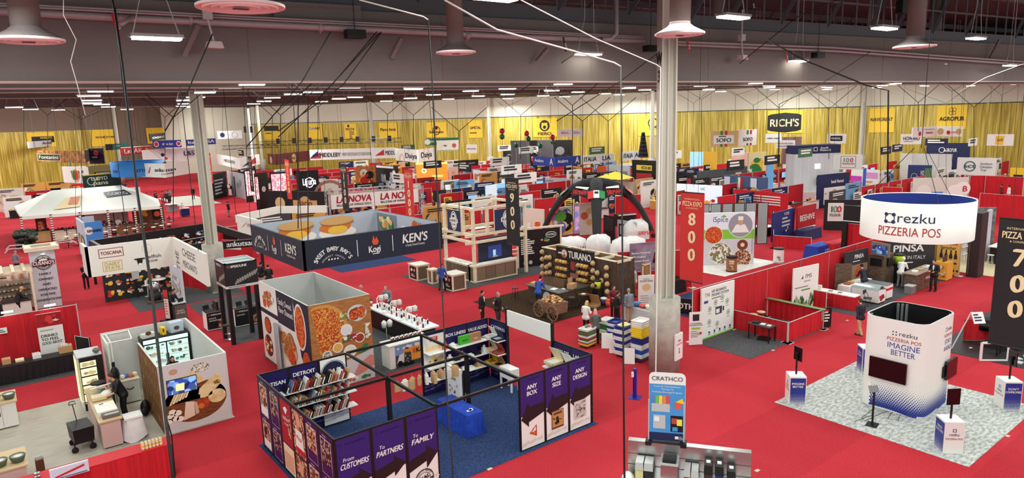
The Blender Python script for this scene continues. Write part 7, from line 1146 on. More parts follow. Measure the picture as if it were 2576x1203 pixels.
# hanging signs, left to right
hs('silver grey ribbon sign lettered arrow at far left',[(70,357),(134,352)],8,16,LG,[[('o',.2,.5,.4,NAVY),('t','Arrow',.72,.4,.4,NAVY,.4)]]); hs('black octagon sign with white round letters',[(376,337),(415,334)],8.6,18,K,[[('t','ooni',.5,.28,.4,W_,.76)]])
hs('dark photo ribbon sign with a green lozenge of cream letters',[(90,379),(210,380),(225,374)],6.8,28,mat('sausage_print',(110,70,40),.5,pat='noise',col2=(196,140,90),sc=1.5),[[('r',.02,.12,.5,.6,c(236,220,170)),('r',.03,.16,.48,.52,c(30,60,40)),('t','Fontanini',.27,.3,.3,W_,.42)],[('r',0,0,1,1,DARK)]]); hs('navy sign with a red dish photo at left',[(221,374),(258,373)],6,38,c(24,28,60),[[('d',.5,.7,.18,c(200,70,50)),('n',.2,.4,.6,1,LG)]])
hs('teal and black ribbon sign above the red lettered one',[(265,363),(322,360)],7,15,c(40,110,100),[[('r',0,0,.3,1,K),('n',.4,.6,.4,1,W_)]]); hs('red sign with big white letters and a food photo',[(303,371),(378,366)],6.4,20,c(190,40,40),[[('t','LeLAK',.4,.2,.55,W_,.6),('d',.85,.5,.3,TAN),('r',0,.9,1,.1,W_)]]); hs('royal blue ribbon sign with red round logos',[(383,354),(454,352)],7,18,c(30,50,150),[[('d',.13,.5,.38,W_),('d',.13,.5,.3,RED),('t','#1 in Italy',.55,.35,.3,W_,.4),('d',.93,.5,.36,W_),('d',.93,.5,.26,RED)]])
hs('blue ribbon sign passing behind the left column',[(468,352),(542,348)],7,15,c(30,50,150),[[('t','Ita',.15,.3,.5,W_,.2),('t','SA',.82,.3,.5,W_,.22)]]); hs('long white banner row with small logos behind the blue ring',[(357,378),(492,371)],5.4,32,W_,[[('d',.36,.55,.14,NAVY),('d',.42,.25,.1,RED),('t','L&S',.86,.4,.35,NAVY,.2)]])
ringsign('bright blue oval ring sign with dark lettering at left',282,408,405,6.8,36,c(50,130,210),[('univex',.3,.34,1.0,.35,c(20,30,90)),('ex',.3,.3,.3,-.95,c(20,30,90))],c(30,40,80),c(40,110,190)); hs('white curved sign lettered for packaging left of the column',[(352,411),(412,412),(474,404)],6.6,34,W_,[[('p',[(.3,.3),(.42,.75),(.45,.75),(.36,.3)],RED),('t','anku',.8,.42,.26,K,.4)],[('t','tsan',.22,.42,.24,K,.4),('t','PACKAGING',.1,.22,.1,K,.5)]])
hs('olive sign with a black lettered plate behind the green one',[(217,418),(285,413)],5.6,28,c(120,110,60),[[('r',.25,.05,.6,.35,K),('t','CORTO',.55,.1,.22,W_,.5)]]); hs('white sign with a green white red shield at left',[(155,419),(219,420)],5.5,40,W_,[[('p',[(.36,.3),(.5,.15),(.5,.75),(.34,.75)],c(40,110,70)),('p',[(.5,.15),(.66,.3),(.68,.75),(.5,.75)],c(190,60,50)),('d',.8,.7,.1,c(60,120,90)),('o',.51,.45,.4,c(206,170,90))]])
hs('dark green sign with round white lettering over the tent',[(207,441),(302,433)],5.6,34,c(26,60,50),[[('r',0,.93,1,.07,YL),('t','LLOYD',.42,.54,.26,c(240,236,200),.42),('t','pans',.44,.2,.3,c(240,236,200),.38),('o',.2,.5,.3,c(240,236,200)),('d',.36,.65,.13,c(230,190,90))]])
hs('maroon oval ribbon sign with a tan script plate',[(672,386),(694,388),(778,379)],5.8,26,c(96,34,38),[[('d',.4,.4,.35,TAN)],[('d',.5,.45,.42,TAN),('t','Bacio',.5,.36,.3,BRN,.34)]]); hs('long white slogan sign with navy and red wedges',[(778,377),(994,371)],5.6,26,W_,[[('p',[(.0,.15),(.13,.15),(.13,.75)],c(190,50,60)),('p',[(0,.15),(.04,.5),(.1,.85),(.1,.4)],NAVY),('t','MIDDLEBY',.24,.28,.4,K,.24),('t','FROM THE DOUGH TO YOUR DOOR',.55,.34,.3,GREY,.34),('p',[(.76,.25),(.87,.3),(.87,.85)],c(190,50,60)),('t','MIDDL',.94,.32,.4,K,.11)]])
hs('white ring sign with red and navy wedges behind the left column',[(545,388),(600,398),(652,388)],5.2,24,W_,[[('t','MIDDLEBY',.6,.4,.3,GREY,.5)],[('p',[(.2,.2),(.8,.2),(.8,.8)],c(190,50,60)),('p',[(.1,.15),(.5,.6),(.5,.25)],NAVY)]]); hs('white scalloped hanging sign with rounded script words',[(994,373),(1050,377),(1097,371)],5.7,30,W_,[[('t','Daiya',.72,.3,.4,DARK,.5),('o',.3,.1,.5,c(226,170,140))],[('t','Daiya',.45,.34,.42,DARK,.56),('o',.45,.5,.6,c(236,190,160))]])
hs('green topped white sign at the centre back',[(1070,349),(1153,346)],7,17,c(30,110,70),[[('d',.06,.5,.42,W_),('t','CENTRAL MARKET',.3,.4,.3,W_,.34)]]); hs('cream sign with a bowl of tomatoes',[(1098,354),(1154,352)],6.4,27,c(236,232,216),[[('d',.36,.4,.28,W_),('f',.22,.35,.28,.3,[RED,c(190,60,50),GRN],9),('d',.78,.5,.2,c(196,90,70)),('r',.0,.0,1,.12,c(170,190,130))]]); hs('small white square sign with thin red letters',[(1173,364),(1198,364)],6.4,21,W_,[[('t','ultra green',.5,.45,.2,c(170,110,110),.84)]])
hs('royal blue corner sign with white letter logos',[(1341,393),(1398,397),(1461,391)],5.4,22,c(30,60,150),[[('t','Andora',.28,.4,.36,W_,.4),('t','A',.82,.2,.7,W_)],[('t','Andora',.26,.4,.36,W_,.4),('t','A',.84,.2,.7,W_)]]); hs('white boxed sign lettered Italia, left one',[(1466,392),(1512,388),(1545,386)],5.4,22,c(226,230,230),[[('t','ITALIA',.4,.3,.5,K,.66)],[('t','LIA',.4,.3,.5,K,.6),('n',.1,.15,.6,1,RED)]]); hs('white boxed sign lettered Italia beside the black cup tower',[(1566,383),(1594,380),(1612,379)],5.4,22,c(226,230,230),[[('t','ITALIA',.5,.3,.5,K,.8)],[('t','A',.4,.3,.5,K)]])
hs('small white ribbon sign left of the lion face banner edge',[(1405,326),(1467,324)],8.2,18,c(240,230,226),[[('t','Alf forno',.25,.4,.3,c(190,120,120),.3),('n',.6,.6,.3,3,GREY)]]); t_=hs('tapered white and tan hanging sign with flag stripes',[(1787,330),(1858,328),(1904,325)],7.6,40,c(236,232,226),[[('r',0,0,1,1,c(216,180,120)),('r',.12,.2,.72,.52,W_),('t','SOFO',.48,.3,.24,K,.52),('n',.3,.62,.4,1,BRN),('r',.36,.74,.08,.26,GRN),('r',.52,.74,.08,.26,RED),('r',.36,0,.08,.18,GRN),('r',.52,0,.08,.18,RED)],[('t','SOFO',.5,.3,.22,K,.5),('r',.44,.72,.1,.26,GRN),('r',.62,.72,.1,.26,RED),('r',.44,0,.1,.16,GRN),('r',.62,0,.1,.16,RED)]])
hs('white rectangular sign with thin lettering under the barrel banner',[(1926,337),(1966,336)],7.4,22,W_,[[('t','robot coupe',.5,.42,.2,K,.8)]]); hs('small white script sign overlapping a brick wall',[(1952,353),(2000,353)],6.6,20,c(236,230,226),[[('t','authentically italian',.5,.55,.2,c(150,90,90),.8),('n',.1,.3,.8,2,GREY)]]); hs('white sign with a black rounded badge right of the navy topped tower',[(2082,337),(2128,337)],7.4,23,W_,[[('r',.17,.25,.66,.55,K),('t','MARSAL',.5,.42,.22,W_,.5)]])
hs('white sign lettered in slanted navy capitals',[(2267,338),(2321,337)],7.2,25,W_,[[('t','HOWARD',.5,.4,.36,NAVY,.76),('n',.15,.25,.7,1,GREY)]]); hs('long white food sign with two flat breads and a red bottle',[(2297,321),(2356,318),(2420,318)],8.2,25,W_,[[('d',.3,.35,.22,RED),('t','PINSA',.7,.3,.2,c(190,60,60),.3),('n',.5,.7,.4,1,GREY)],[('d',.18,.5,.32,TAN),('d',.5,.4,.2,RED),('t','PINSA',.72,.35,.16,c(190,60,60),.2),('d',.9,.5,.28,TAN)]]); hs('white sign with a tilted yellow square on a stand at right',[(2484,338),(2551,338)],6.8,28,W_,[[('p',[(.33,.12),(.62,.08),(.66,.86),(.33,.88)],c(240,190,60)),('t','SLICE',.5,.42,.2,K,.22)]])
hs('white sign with a green black red 100 badge',[(2097,389),(2170,389)],5.4,37,c(222,222,216),[[('r',.26,.12,.52,.78,GREY),('r',.28,.15,.48,.72,c(226,226,220)),('t','1',.38,.5,.28,GRN),('t','0',.5,.5,.28,GREY),('t','0',.64,.5,.28,RED),('t','POLIDORI',.52,.34,.11,c(150,60,50),.4)]]); hs('grey white sign with a green oval emblem at right',[(2409,396),(2507,398)],5.8,43,c(214,216,214),[[('o',.34,.5,.3,c(30,90,70)),('t','sct',.34,.42,.24,c(30,90,70),.3),('t','Southern',.76,.62,.11,c(60,90,80),.3),('t','Champion',.76,.44,.11,c(60,90,80),.3),('t','Tray',.7,.26,.11,c(60,90,80),.15)]])
hs('white hanging sign with grey band and a pen logo behind the navy sauce sign',[(594,541),(655,556)],5.3,42,c(232,230,220),[[('p',[(.2,.3),(.3,.5),(.5,.85),(.3,.45)],c(220,110,70)),('t','SPEEDLINE',.7,.48,.2,GREY,.5)]]); hs('open white fabric ring behind the food photo of the navy sign',[(594,541),(700,519),(820,517)],5.3,20,c(232,230,220),[],t=.08)
# tent with printed brand plates
tn=T('market_tent','long white peaked tent on striped barber poles at left','tent',(8.5,84,0)); E0,E1,E2,E3=[V3((*g(*q,2.65),2.65)) for q in ((52,545),(404,518),(398,501),(36,519))]; R0,R1=[V3((*g(*q,4.3),4.3)) for q in ((132,479),(306,466))]; TM=c(232,230,220,.5); b=B(); b.add([E0,E1,E2,E3,R0,R1],[(0,1,5,4),(1,2,5),(2,3,4,5),(3,0,4)],TM)
for p,q in ((E0,E1),(E1,E2),(E3,E0)): b.add([p,q,q-UP*.3,p-UP*.3],[(0,1,2,3)],TM)
def tf(u,v,k=.05): return E0.lerp(E1,u).lerp(R0.lerp(R1,u),v)+V3((0,-.3*k,k))
b.add([tf(.66,.5),tf(.93,.55),tf(.93,.78),tf(.66,.72)],[(0,1,2,3)],K); b.add([tf(.2,.15),tf(.4,.2),tf(.42,.7),tf(.25,.6)],[(0,1,2,3)],c(236,214,160)); b.add([tf(.3,.3,.08),tf(.38,.3,.08),tf(.4,.6,.08),tf(.3,.6,.08)],[(0,1,2,3)],c(214,110,60)); vs,fs,w0=glyphs('CORTO',.02); b.add([tf(.69+.21*x/w0,.55+.16*y,.1) for x,y in vs],fs,W_); obj(b,'canopy',tn)
for i in range(6):
    p=E0.lerp(E1,i/5) if i < 6 else E2; b=B()
    for k in range(12): b.tube([(p.x,p.y,.22*k),(p.x,p.y,.22*k+.11)],.1,W_,6); b.tube([(p.x,p.y,.22*k+.11),(p.x,p.y,.22*k+.22)],.1,c(110,50,50),6)
    obj(b,'pole',tn)
for i,(u,w2,h_,m,l) in enumerate(((.12,1.6,1.0,TAN,'bread'),(.3,2.0,.95,WOOD,'pale'),(.52,2.0,.95,c(200,180,170),'grey'),(.75,2.2,1.0,c(130,90,60),'brown'))): p=E0.lerp(E1,u); b=B(); b.cb(p.x,p.y+1.5,0,w2,.8,h_,m,-.15); b.cb(p.x,p.y+1.5,h_,w2,.8,.05,DARK,-.15); [b.ell(p.x-.6+.3*k,p.y+1.4,h_+.12,.12,.12,.12,[RED,K,TAN][k % 3],6,4) for k in range(5)]; tag(obj(b,'tent_counter'),f'{l} counter of goods under the white peaked tent','counter')
wl('brown back wall with red food posters inside the tent',(330,520),(410,514),2.4,c(120,76,44),[('f',.1,.5,.4,.4,[RED,YL,c(226,150,80)],10),('r',.62,.35,.3,.5,K),('d',.77,.6,.12,c(226,90,50))]); wl('pale back wall inside the white tent',(190,530),(320,519),2.4,c(216,200,190),[('r',.05,.35,.1,.5,c(110,30,34)),('r',.7,.3,.2,.6,c(110,30,34)),('r',.72,.35,.16,.5,c(206,206,220)),('f',.1,.2,.6,.3,[K,RED,BRN],14)]); wl('red framed food poster standing left in the tent',(86,540),(113,538),2.2,c(110,30,40),[('f',.15,.2,.7,.5,[c(226,160,90),RED,CREAM],12)],'poster','poster')
b=B(); r=random.Random(6)
for k in range(60): b.ell(2.6+r.uniform(-.8,.8),74+r.uniform(-2,2),r.uniform(.3,1.5),.28,.28,.22,[c(30,46,34),c(20,26,24),c(50,64,44)][k % 3],5,4)
o=tag(obj(b,'planter_foliage',smooth=True),'dark leafy planting left of the striped poles','plant')
for i in range(12):
    p=V3((5.5+i*.78,71.5+.5*(i % 3),0)); t=T('pan_tree','tall stand stacked with shiny round pans before the tent','display stand',p,'pan stands'); b=B(); b.tube([p,p+UP*1.9],.03,K,4); obj(b,'pole',t); b=B(); [b.ell(p.x+.16*cos(k*2),p.y+.16*sin(k*2),.5+.28*k,.22,.22,.07,[STEEL,K,W_][k % 3],7,4) for k in range(5)]; obj(b,'pans',t)
tw=T('sign_tower','bright blue open topped tower wall lettered univex'.replace(' lettered univex',' with a round white logo at left'),'tower',(6.5,63,0)); z=3.1; p0,p1,p2=[V3((*g(*q,z),0)) for q in ((190,548),(208,561),(256,556))]; UB=c(70,140,216)
b=B(); fr=Fr(p1,math.atan2((p2-p1).y,(p2-p1).x),.02); L=(p2-p1).length; b.slab(fr,0,0,L,z,.1,UB); b.disc(fr,L*.25,z*.78,.32,W_,1); b.text(fr,'univex',L*.55,z*.74,.3,c(20,30,90),'c',2,.03,w=L*.75); obj(b,'panel',tw); b=B(); fr=Fr(p0,math.atan2((p1-p0).y,(p1-p0).x),.02); L=(p1-p0).length; b.slab(fr,0,0,L,z,.1,c(206,220,232)); b.foodmix(fr,.2,.3,L-.4,1.8,[c(216,180,170),TAN,W_],24,.2,.5,3); obj(b,'panel',tw); b=B(); q=p2+(p0-p1); fr=Fr(q,math.atan2((p0-p1).y,(p0-p1).x)); b.slab(Fr(p0,math.atan2((q-p0).y,(q-p0).x)),0,0,(q-p0).length,z,.1,c(190,206,220)); obj(b,'panel',tw)
# packaging maker's black beam booth behind the cheese sign
af=T('beam_booth','black framed open booth with lettered beam left of the navy sauce sign','frame',(11,52,0)); z=3.0; Q=[V3((*g(*q,z),0)) for q in ((226,606),(524,561),(600,572),(655,600))]
for p,q in ((Q[0],Q[1]),(Q[1],Q[3]),(Q[0],Q[0]+V3((.3,-5.5,0))),(Q[0]+V3((.3,-5.5,0)),Q[3]),(Q[3],Q[3]+V3((-.2,-4,0)))):
    d=q-p; b=B(); fr=Fr(p+UP*2.5,math.atan2(d.y,d.x),.02); b.slab(fr,0,0,d.length,.5,.2,K)
    if p == Q[0]+V3((.3,-5.5,0)): b.text(fr,'ankutsan',d.length*.86,.12,.34,W_,'c',2,.03)
    obj(b,'beam',af)
for p in Q+[Q[0]+V3((.3,-5.5,0))]: b=B(); b.cb(p.x,p.y,0,.16,.16,2.6,K); obj(b,'post',af)
wl('long shelf wall of packaging samples in the black framed booth',(300,606),(520,570),2.3,K,[('f',.02+.16*k,.08+.3*j,.14,.26,[W_,KRAFT,c(90,140,200),c(190,60,50),c(70,110,80)],7) for k in range(6) for j in range(3)]+[('r',0,.06+.3*j,1,.02,W_) for j in range(3)]); wl('sky blue counter wall with spot lamps inside the black framed booth',(292,604),(352,596),1.9,c(70,130,200),[('r',0,.85,1,.1,W_)]); wl('red printed wall with tooling photo left of the navy sauce sign',(556,603),(634,606),2.4,RED,[('n',.1,.85,.6,2,W_),('f',.1,.2,.8,.4,[GREY,LG,DARK],12)]); wl('low white shelf of black and white goods by the aisle',(255,676),(430,650),2.1,DARK,[('f',.02+.14*k,.1+.3*j,.12,.26,[W_,c(200,60,50),KRAFT,YL],6) for k in range(7) for j in range(3)])
drape((9.2,49),(10.8,44.5),2.44,'red drape wall right of the cheese hanging sign'); wl('grey photo roll up with white equipment right of the round tables',(425,665),(452,676),2.2,c(206,214,220),[('f',.1,.2,.8,.6,[c(170,180,190),W_,TAN],14)],'pop_up_banner','banner')
for i,(px,py,l) in enumerate(((385,705,'left'),(402,715,'near'),(425,690,'far'))):
    x,y=g(px,py+25); t=T('round_table' if i != 1 else 'stool',f'small round white table under the cheese hanging sign, {l} one','table',(x,y,0)); b=B(); b.lathe([(.45,0),(.45,.04),(0,.05)],x,y,W_,18,.95); obj(b,'tabletop',t); b=B(); b.tube([(x,y,.02),(x,y,.95)],.04,LG); b.lathe([(.3,.015),(.3,.03)],x,y,LG,14); obj(b,'column',t)
    for k in range(2): xx,yy=x+.7*cos(2.4*k+i),y+.7*sin(2.4*k+i); t=T('bar_chair',f'white bar chair at the {l} round table, {"first" if not k else "second"} of two','chair',(xx,yy,0)); b=B(); b.lathe([(.2,0),(.22,.05),(0,.06)],xx,yy,W_,10,.7); obj(b,'seat',t); b=B(); b.cb(xx,yy+.18,.75,.36,.04,.28,W_,k); obj(b,'backrest',t); b=B(); b.tube([(xx,yy,.02),(xx,yy,.7)],.03,LG); b.lathe([(.2,.015),(.2,.025)],xx,yy,LG,10); obj(b,'base',t)
x,y=g(330,738); b=B(); b.cb(x,y,.013,.8,.6,.75,K); b.cb(x,y,.77,.5,.4,.3,W_,.3); tag(obj(b,'skirted_stand'),'black skirted stand with a white machine at the grey carpet corner','stand'); b=B(); x,y=g(348,750); b.tube([(x,y,.02),(x,y,1.2)],.05,K); b.cb(x,y,1.2,.5,.05,.6,LG,.6); tag(obj(b,'screen_stand'),'tilted grey screen on a black post at the carpet corner','screen'); x,y=g(392,760); b=B(); b.cb(x,y,.013,.9,.7,.1,BRN); b.cb(x,y,.1,.5,.5,.5,DARK,.4); b.ell(x,y,.95,.35,.3,.3,STEEL); tag(obj(b,'mixer_machine',smooth=True),'steel bowl machine on a wheeled base on the grey carpet','machine')
# wing sign truss, lit screen walls, oval script booth
z=4.2; A_,E_=V3((*g(822,478,z),0)),V3((*g(1058,461,z),0)); d=E_-A_; L=d.length; a_=math.atan2(d.y,d.x); t=T('truss_banner','wide white banner with big red brush letters hung on a silver truss','banner',(A_+E_)/2); b=B(); fr=Fr(A_+UP*2.35,a_,.03); b.slab(fr,.3,0,L-.3,1.4,.05,c(232,230,226)); [b.text(fr,'LA NOVA',L*q,.55,.62,c(170,30,44),'c',1,.04,w=L*.36,sh=.12) for q in (.27,.73)]; [b.text(fr,'BILLIONS OF WINGS SOLD',L*q,.22,.2,K,'c',1,.02,w=L*.36) for q in (.27,.73)]; obj(b,'cloth',t)
def truss(b,p,q,r=.16,m=LG,n=None):
    d=q-p; L=d.length; u=d/L; s1=u.cross(UP) if abs(u.z) < .9 else V3((1,0,0)); s1.normalize(); s2=u.cross(s1); o=[s1*r+s2*r,s1*r-s2*r,-s1*r-s2*r,-s1*r+s2*r]; n=n or int(L/.45)
    for k in o: b.tube([p+k,q+k],.03,m,4)
    for i in range(n):
        for k in (0,2): e,f=o[k],o[(k+1) % 4]; b.tube([p+u*(L*i/n)+(e if i % 2 else f),p+u*(L*(i+1)/n)+(f if i % 2 else e)],.02,m,3)
for p,q in ((A_+UP*4.0,E_+UP*4.0),(A_,A_+UP*4),(E_,E_+UP*4)): b=B(); truss(b,p,q); obj(b,'truss',t)
wl('black wall with a glowing script logo and pink lit screen, right part',(745,432),(800,427),4.6,K,[('t','Liguria',.55,.62,.18,mat('lit_letters',(235,235,250),.4,emit=1.2),.6),('o',.55,.68,.14,mat('lit_letters',(235,235,250)))]); wl('black wall with a big lit pink and green food screen',(678,434),(728,431),4.6,K,[('r',.06,.35,.88,.6,SCRP)]); wl('narrow black side wall with a white glowing mark',(640,437),(672,433),4.5,K,[('d',.6,.55,.08,W_),('r',0,.3,.2,.6,SCRP)]); wl('lit pink food screen left of the black numbered banner',(614,428),(640,425),4.4,K,[('r',.05,.2,.9,.75,SCRP)])
wl('black stall wall with a scalloped tan script sign',(672,480),(815,482),3.3,K,[('d',.66,.62,.22,TAN),('r',.45,.45,.42,.26,TAN),('t','Bacio',.66,.52,.22,BRN,.24),('d',.22,.6,.2,c(206,180,130)),('f',.1,.05,.8,.25,[W_,K,TAN],12)]); wl('round stone arch wall with a brick rim behind the wing sign',(806,452),(850,450),3.9,c(206,196,180),[('o',.5,.5,.48,c(150,100,90)),('d',.5,.6,.12,c(150,120,80))]); wl('pizza photo wall behind the wing sign',(893,420),(944,416),4.6,PIZZA,[('d',.4,.8,.12,W_),('f',.1,.3,.8,.6,[W_,K,RED,c(236,180,80)],22)]); wl('black wall with small white and blue logos',(941,414),(999,418),4.6,K,[('n',.1,.92,.8,1,W_),('r',.3,.5,.2,.24,c(130,150,180)),('f',.05,.3,.9,.6,[W_,LG,c(130,160,210)],10),('n',.55,.5,.35,3,W_)]); wl('grey wall with a dark animal drawing right of the left column',(570,430),(625,440),3.6,c(170,168,170),[('d',.6,.6,.14,GREY),('d',.5,.5,.12,GREY)]); wl('dark wall with white text right of the left column',(528,440),(568,432),3.6,c(24,26,32),[('n',.2,.7,.6,5,LG)])
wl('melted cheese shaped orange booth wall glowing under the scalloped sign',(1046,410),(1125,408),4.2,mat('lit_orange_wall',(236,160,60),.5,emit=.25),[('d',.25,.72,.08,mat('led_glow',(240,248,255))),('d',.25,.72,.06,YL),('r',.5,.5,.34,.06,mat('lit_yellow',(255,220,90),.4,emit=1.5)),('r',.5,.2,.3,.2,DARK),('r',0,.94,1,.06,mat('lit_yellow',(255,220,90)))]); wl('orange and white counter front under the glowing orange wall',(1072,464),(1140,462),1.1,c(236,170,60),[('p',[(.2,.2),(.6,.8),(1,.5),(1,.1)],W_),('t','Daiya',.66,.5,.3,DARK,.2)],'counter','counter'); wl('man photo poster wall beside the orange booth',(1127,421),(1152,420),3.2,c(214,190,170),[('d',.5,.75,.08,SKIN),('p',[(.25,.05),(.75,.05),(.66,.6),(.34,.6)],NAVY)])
wl('white and green framed stall lettered ultra green',(1190,428),(1235,433),3.0,c(226,226,222),[('t','ultra green',.6,.75,.14,GREY,.7),('d',.15,.7,.16,PIZZA),('r',.2,0,.6,.4,K)]); wl('long black header over red drapes at the centre back',(1142,405),(1203,401),3.4,K,[('r',.6,.4,.25,.06,W_)],zb=2.4); wl('light blue lit screen pair behind the dairy timber frame',(1222,468),(1280,458),2.9,SCRB,[('r',0,0,.45,1,SCRW),('n',.05,.6,.3,3,LG)]); wl('two white posters with navy heads on red drape',(1136,476),(1188,470),2.6,W_,[('r',0,.85,.45,.15,NAVY),('r',.53,.85,.45,.15,NAVY),('r',.46,0,.07,1,RED),('f',.05,.2,.36,.5,[GREY,DARK,LG],8)])
wl('black oven display unit before the posters',(1090,480),(1122,477),2.3,c(30,30,34),[('r',.4,.2,.5,.6,GREY),('d',.66,.5,.12,W_)]); 
# right half
wl('broad grey backdrop with black pillars at the centre back',(1284,354),(1440,352),6.4,c(84,82,84),[('r',.32,0,.12,1,K),('r',.7,.1,.3,.9,K),('f',.34,.4,.1,.5,[RED,W_,K],7),('f',.72,.3,.25,.6,[GREY,W_,K,DARK],12)]); wl('dark square sign wall with an oval emblem left of the grey backdrop',(1266,368),(1293,366),5.4,c(50,50,56),[('o',.5,.6,.14,LG),('n',.1,.3,.8,1,W_)]); wl('floral framed photo wall with pizza',(1336,366),(1422,364),5.2,c(226,190,176),[('r',.04,.05,.24,.8,K),('f',.06,.3,.2,.4,[c(216,120,90),W_],8),('r',.34,.05,.12,.85,K),('r',.5,.1,.34,.7,W_),('t','autoflow',.66,.4,.16,c(70,80,150),.2),('f',.0,.8,1,.2,[RED,W_,c(200,130,120)],26)]); wl('black cloud sign lettered escalade',(1380,360),(1402,359),5.6,K,[('t','ESCALOR',.5,.3,.4,W_,.8)],zb=4.6)
wl('white booth wall pair with small lettering under the blue corner sign',(1366,446),(1466,452),2.6,c(214,214,216),[('t','autoflow',.18,.8,.12,GREY,.2),('t','Built for Pizza',.6,.78,.11,GREY,.2),('r',0,0,.06,1,c(70,80,160)),('r',.92,.1,.06,.8,TAN)]); t=T('canopy','bright yellow pyramid canopy over a cream kiosk','canopy',(*g(1547,470,1.4),2.6)); z=3.0; q=[V3((*g(*k,z),z)) for k in ((1497,448),(1563,453),(1594,447),(1540,441))]; ap=sum(q,V3())/4+UP*.75; b=B(); b.add(q+[ap],[(0,1,4),(1,2,4),(2,3,4),(3,0,4)],c(240,220,40)); obj(b,'cover',t); b=B(); [b.tube([k,(k.x,k.y,0)],.05,LG,4) for k in q]; obj(b,'legs',t)
wl('cream kiosk front with a small blue name plate under the yellow canopy',(1486,452),(1600,458),2.5,c(232,226,200),[('r',.16,.5,.14,.3,K),('r',.38,.66,.24,.2,mat('lit_plate',(190,220,240),.4,emit=.6)),('t','MYCONDS',.5,.7,.12,NAVY,.2)]); wl('black wall with a red face poster and yellow name plate',(1590,402),(1655,405),4.8,K,[('r',.18,.75,.6,.13,c(236,210,90)),('t','PIZZA BIB',.56,.78,.07,K,.36),('r',.18,.1,.6,.58,c(180,40,50)),('d',.34,.5,.04,W_),('d',.62,.5,.04,W_),('t','pizza',.48,.3,.08,W_,.3)]); b=B(); x,y,z=*g(1618,397,4.8),4.85; [b.lathe([(.62-.035*k,0),(.66-.035*k,.24)],x,y,[K,LG][0] if k % 2 else c(60,60,60),10,z+.24*k) for k in range(13)]; tag(obj(b,'cup_tower'),'tall tapering tower of black takeaway cups by the far column','cups')
wl('food photo wall with fries below the red face poster',(1598,452),(1643,446),2.9,TAN,[('f',.02,.1,.5,.8,[c(226,170,100),BRN,CREAM],20),('d',.76,.5,.16,W_),('d',.76,.2,.2,LG)]); wl('orange panel wall with white lettering',(1503,419),(1525,417),3.4,c(206,84,44),[('n',.2,.6,.6,4,W_)]); wl('grey metal wall with a dark opening left of the black poster wall',(1528,414),(1584,418),3.6,c(190,194,196),[('r',.1,.55,.3,.2,BRN),('r',.6,.1,.3,.7,GREY)])
wl('pale blue lit catalogue wall behind the red numbered banner',(1702,462),(1816,468),2.7,SCRW,[('t','LIC',.6,.8,.1,GREY),('f',.2,.15,.7,.35,[YL,RED,W_,c(236,190,60)],22),('d',.9,.55,.03,LG)]); wl('dark grey wall with a steel oven front at right centre',(1755,432),(1880,418),3.2,c(84,88,90),[('r',.05,.1,.4,.62,LG),('r',.18,.12,.2,.4,DARK),('r',.75,.3,.12,.5,c(220,226,226))]); wl('landscape photo wall with flag and name plate for family foods',(1821,440),(1930,447),3.2,c(70,90,130),[('f',.1,.1,.8,.6,[c(190,130,90),c(110,70,60),c(60,60,80),TAN],50),('r',.3,.45,.05,.5,GRN),('r',.35,.45,.05,.5,W_),('r',.4,.45,.05,.5,RED),('r',.28,.12,.26,.36,W_),('t','SOFO',.41,.2,.2,K,.2),('r',.02,.05,.14,.9,c(206,212,224)),('r',.64,.05,.14,.9,c(206,212,224))]); wl('light blue post at the end of the landscape photo wall',(1930,411),(1947,410),4,c(110,170,220)); wl('maroon and black wall left end with a pink badge',(1700,432),(1743,435),3.4,c(40,34,40),[('r',.4,.6,.5,.2,c(200,60,80))])
wl('yellow and sky blue poster wall at the back',(1736,382),(1804,382),4.4,c(226,180,60),[('r',0,0,.5,1,mat('lit_sky_print',(160,210,236),.4,emit=.4))]); wl('pink framed shelf wall of packed snacks',(1840,380),(1882,384),4.4,c(226,180,170),[('f',.1,.1,.8,.6,[c(150,60,50),c(200,110,80),CREAM],22)]); wl('pale yellow patterned wall under the shelf photo',(1880,384),(1928,382),4.4,c(240,232,170),[('f',.1,.1,.8,.8,[GRN,YL,W_],14),('p',[(.2,.15),(.7,.8),(.76,.8),(.3,.15)],c(216,140,80))]); wl('red brick printed tower wall right of the tapered sign',(1968,345),(2017,344),6.4,mat('red_brick_print',(140,100,90),.8,pat='brick',col2=(110,76,70),col3=(180,160,150),sc=2),[('r',.08,.3,.4,.1,W_)])
t=T('sign_tower','white brick tower with a navy header in front of the tinsel curtain','tower',(78,41,0)); p,q=V3((76.1,43.2,0)),V3((80.9,40.2,0)); d=q-p; fr=Fr(p,math.atan2(d.y,d.x),.02); L=d.length; b=B(); b.slab(fr,0,0,L,5,2.0,mat('white_brick',(206,208,210),.7,pat='brick',col2=(196,198,200),col3=(180,182,184),sc=1.5)); b.rect(fr,L*.45,3.2,.7,.6,mat('lit_box',(250,244,250),.4,emit=1),1); obj(b,'body',t); b=B(); b.slab(Fr(p+UP*5,fr_a := math.atan2(d.y,d.x),.02),-.05,0,L+.05,1.0,2.1,NAVY); f2=Fr(p+UP*5-fr.n*-.05,fr_a,.02); b.text(f2,'Smurfit',L*.64,.55,.24,W_,'c',2,.02); b.text(f2,'Westrock',L*.66,.28,.24,W_,'c',2,.02); b.frame(f2,L*.4,.3,.5,.45,.06,W_,2); obj(b,'header',t); b=B(); f3=Fr(fr.p(L*.45,1.3)+fr.n*.6,fr_a); b.slab(f3,0,0,1.7,1.0,.1,BLACK); b.rect(f3,.05,.05,1.6,.9,SCRB,1); obj(b,'screen',t)
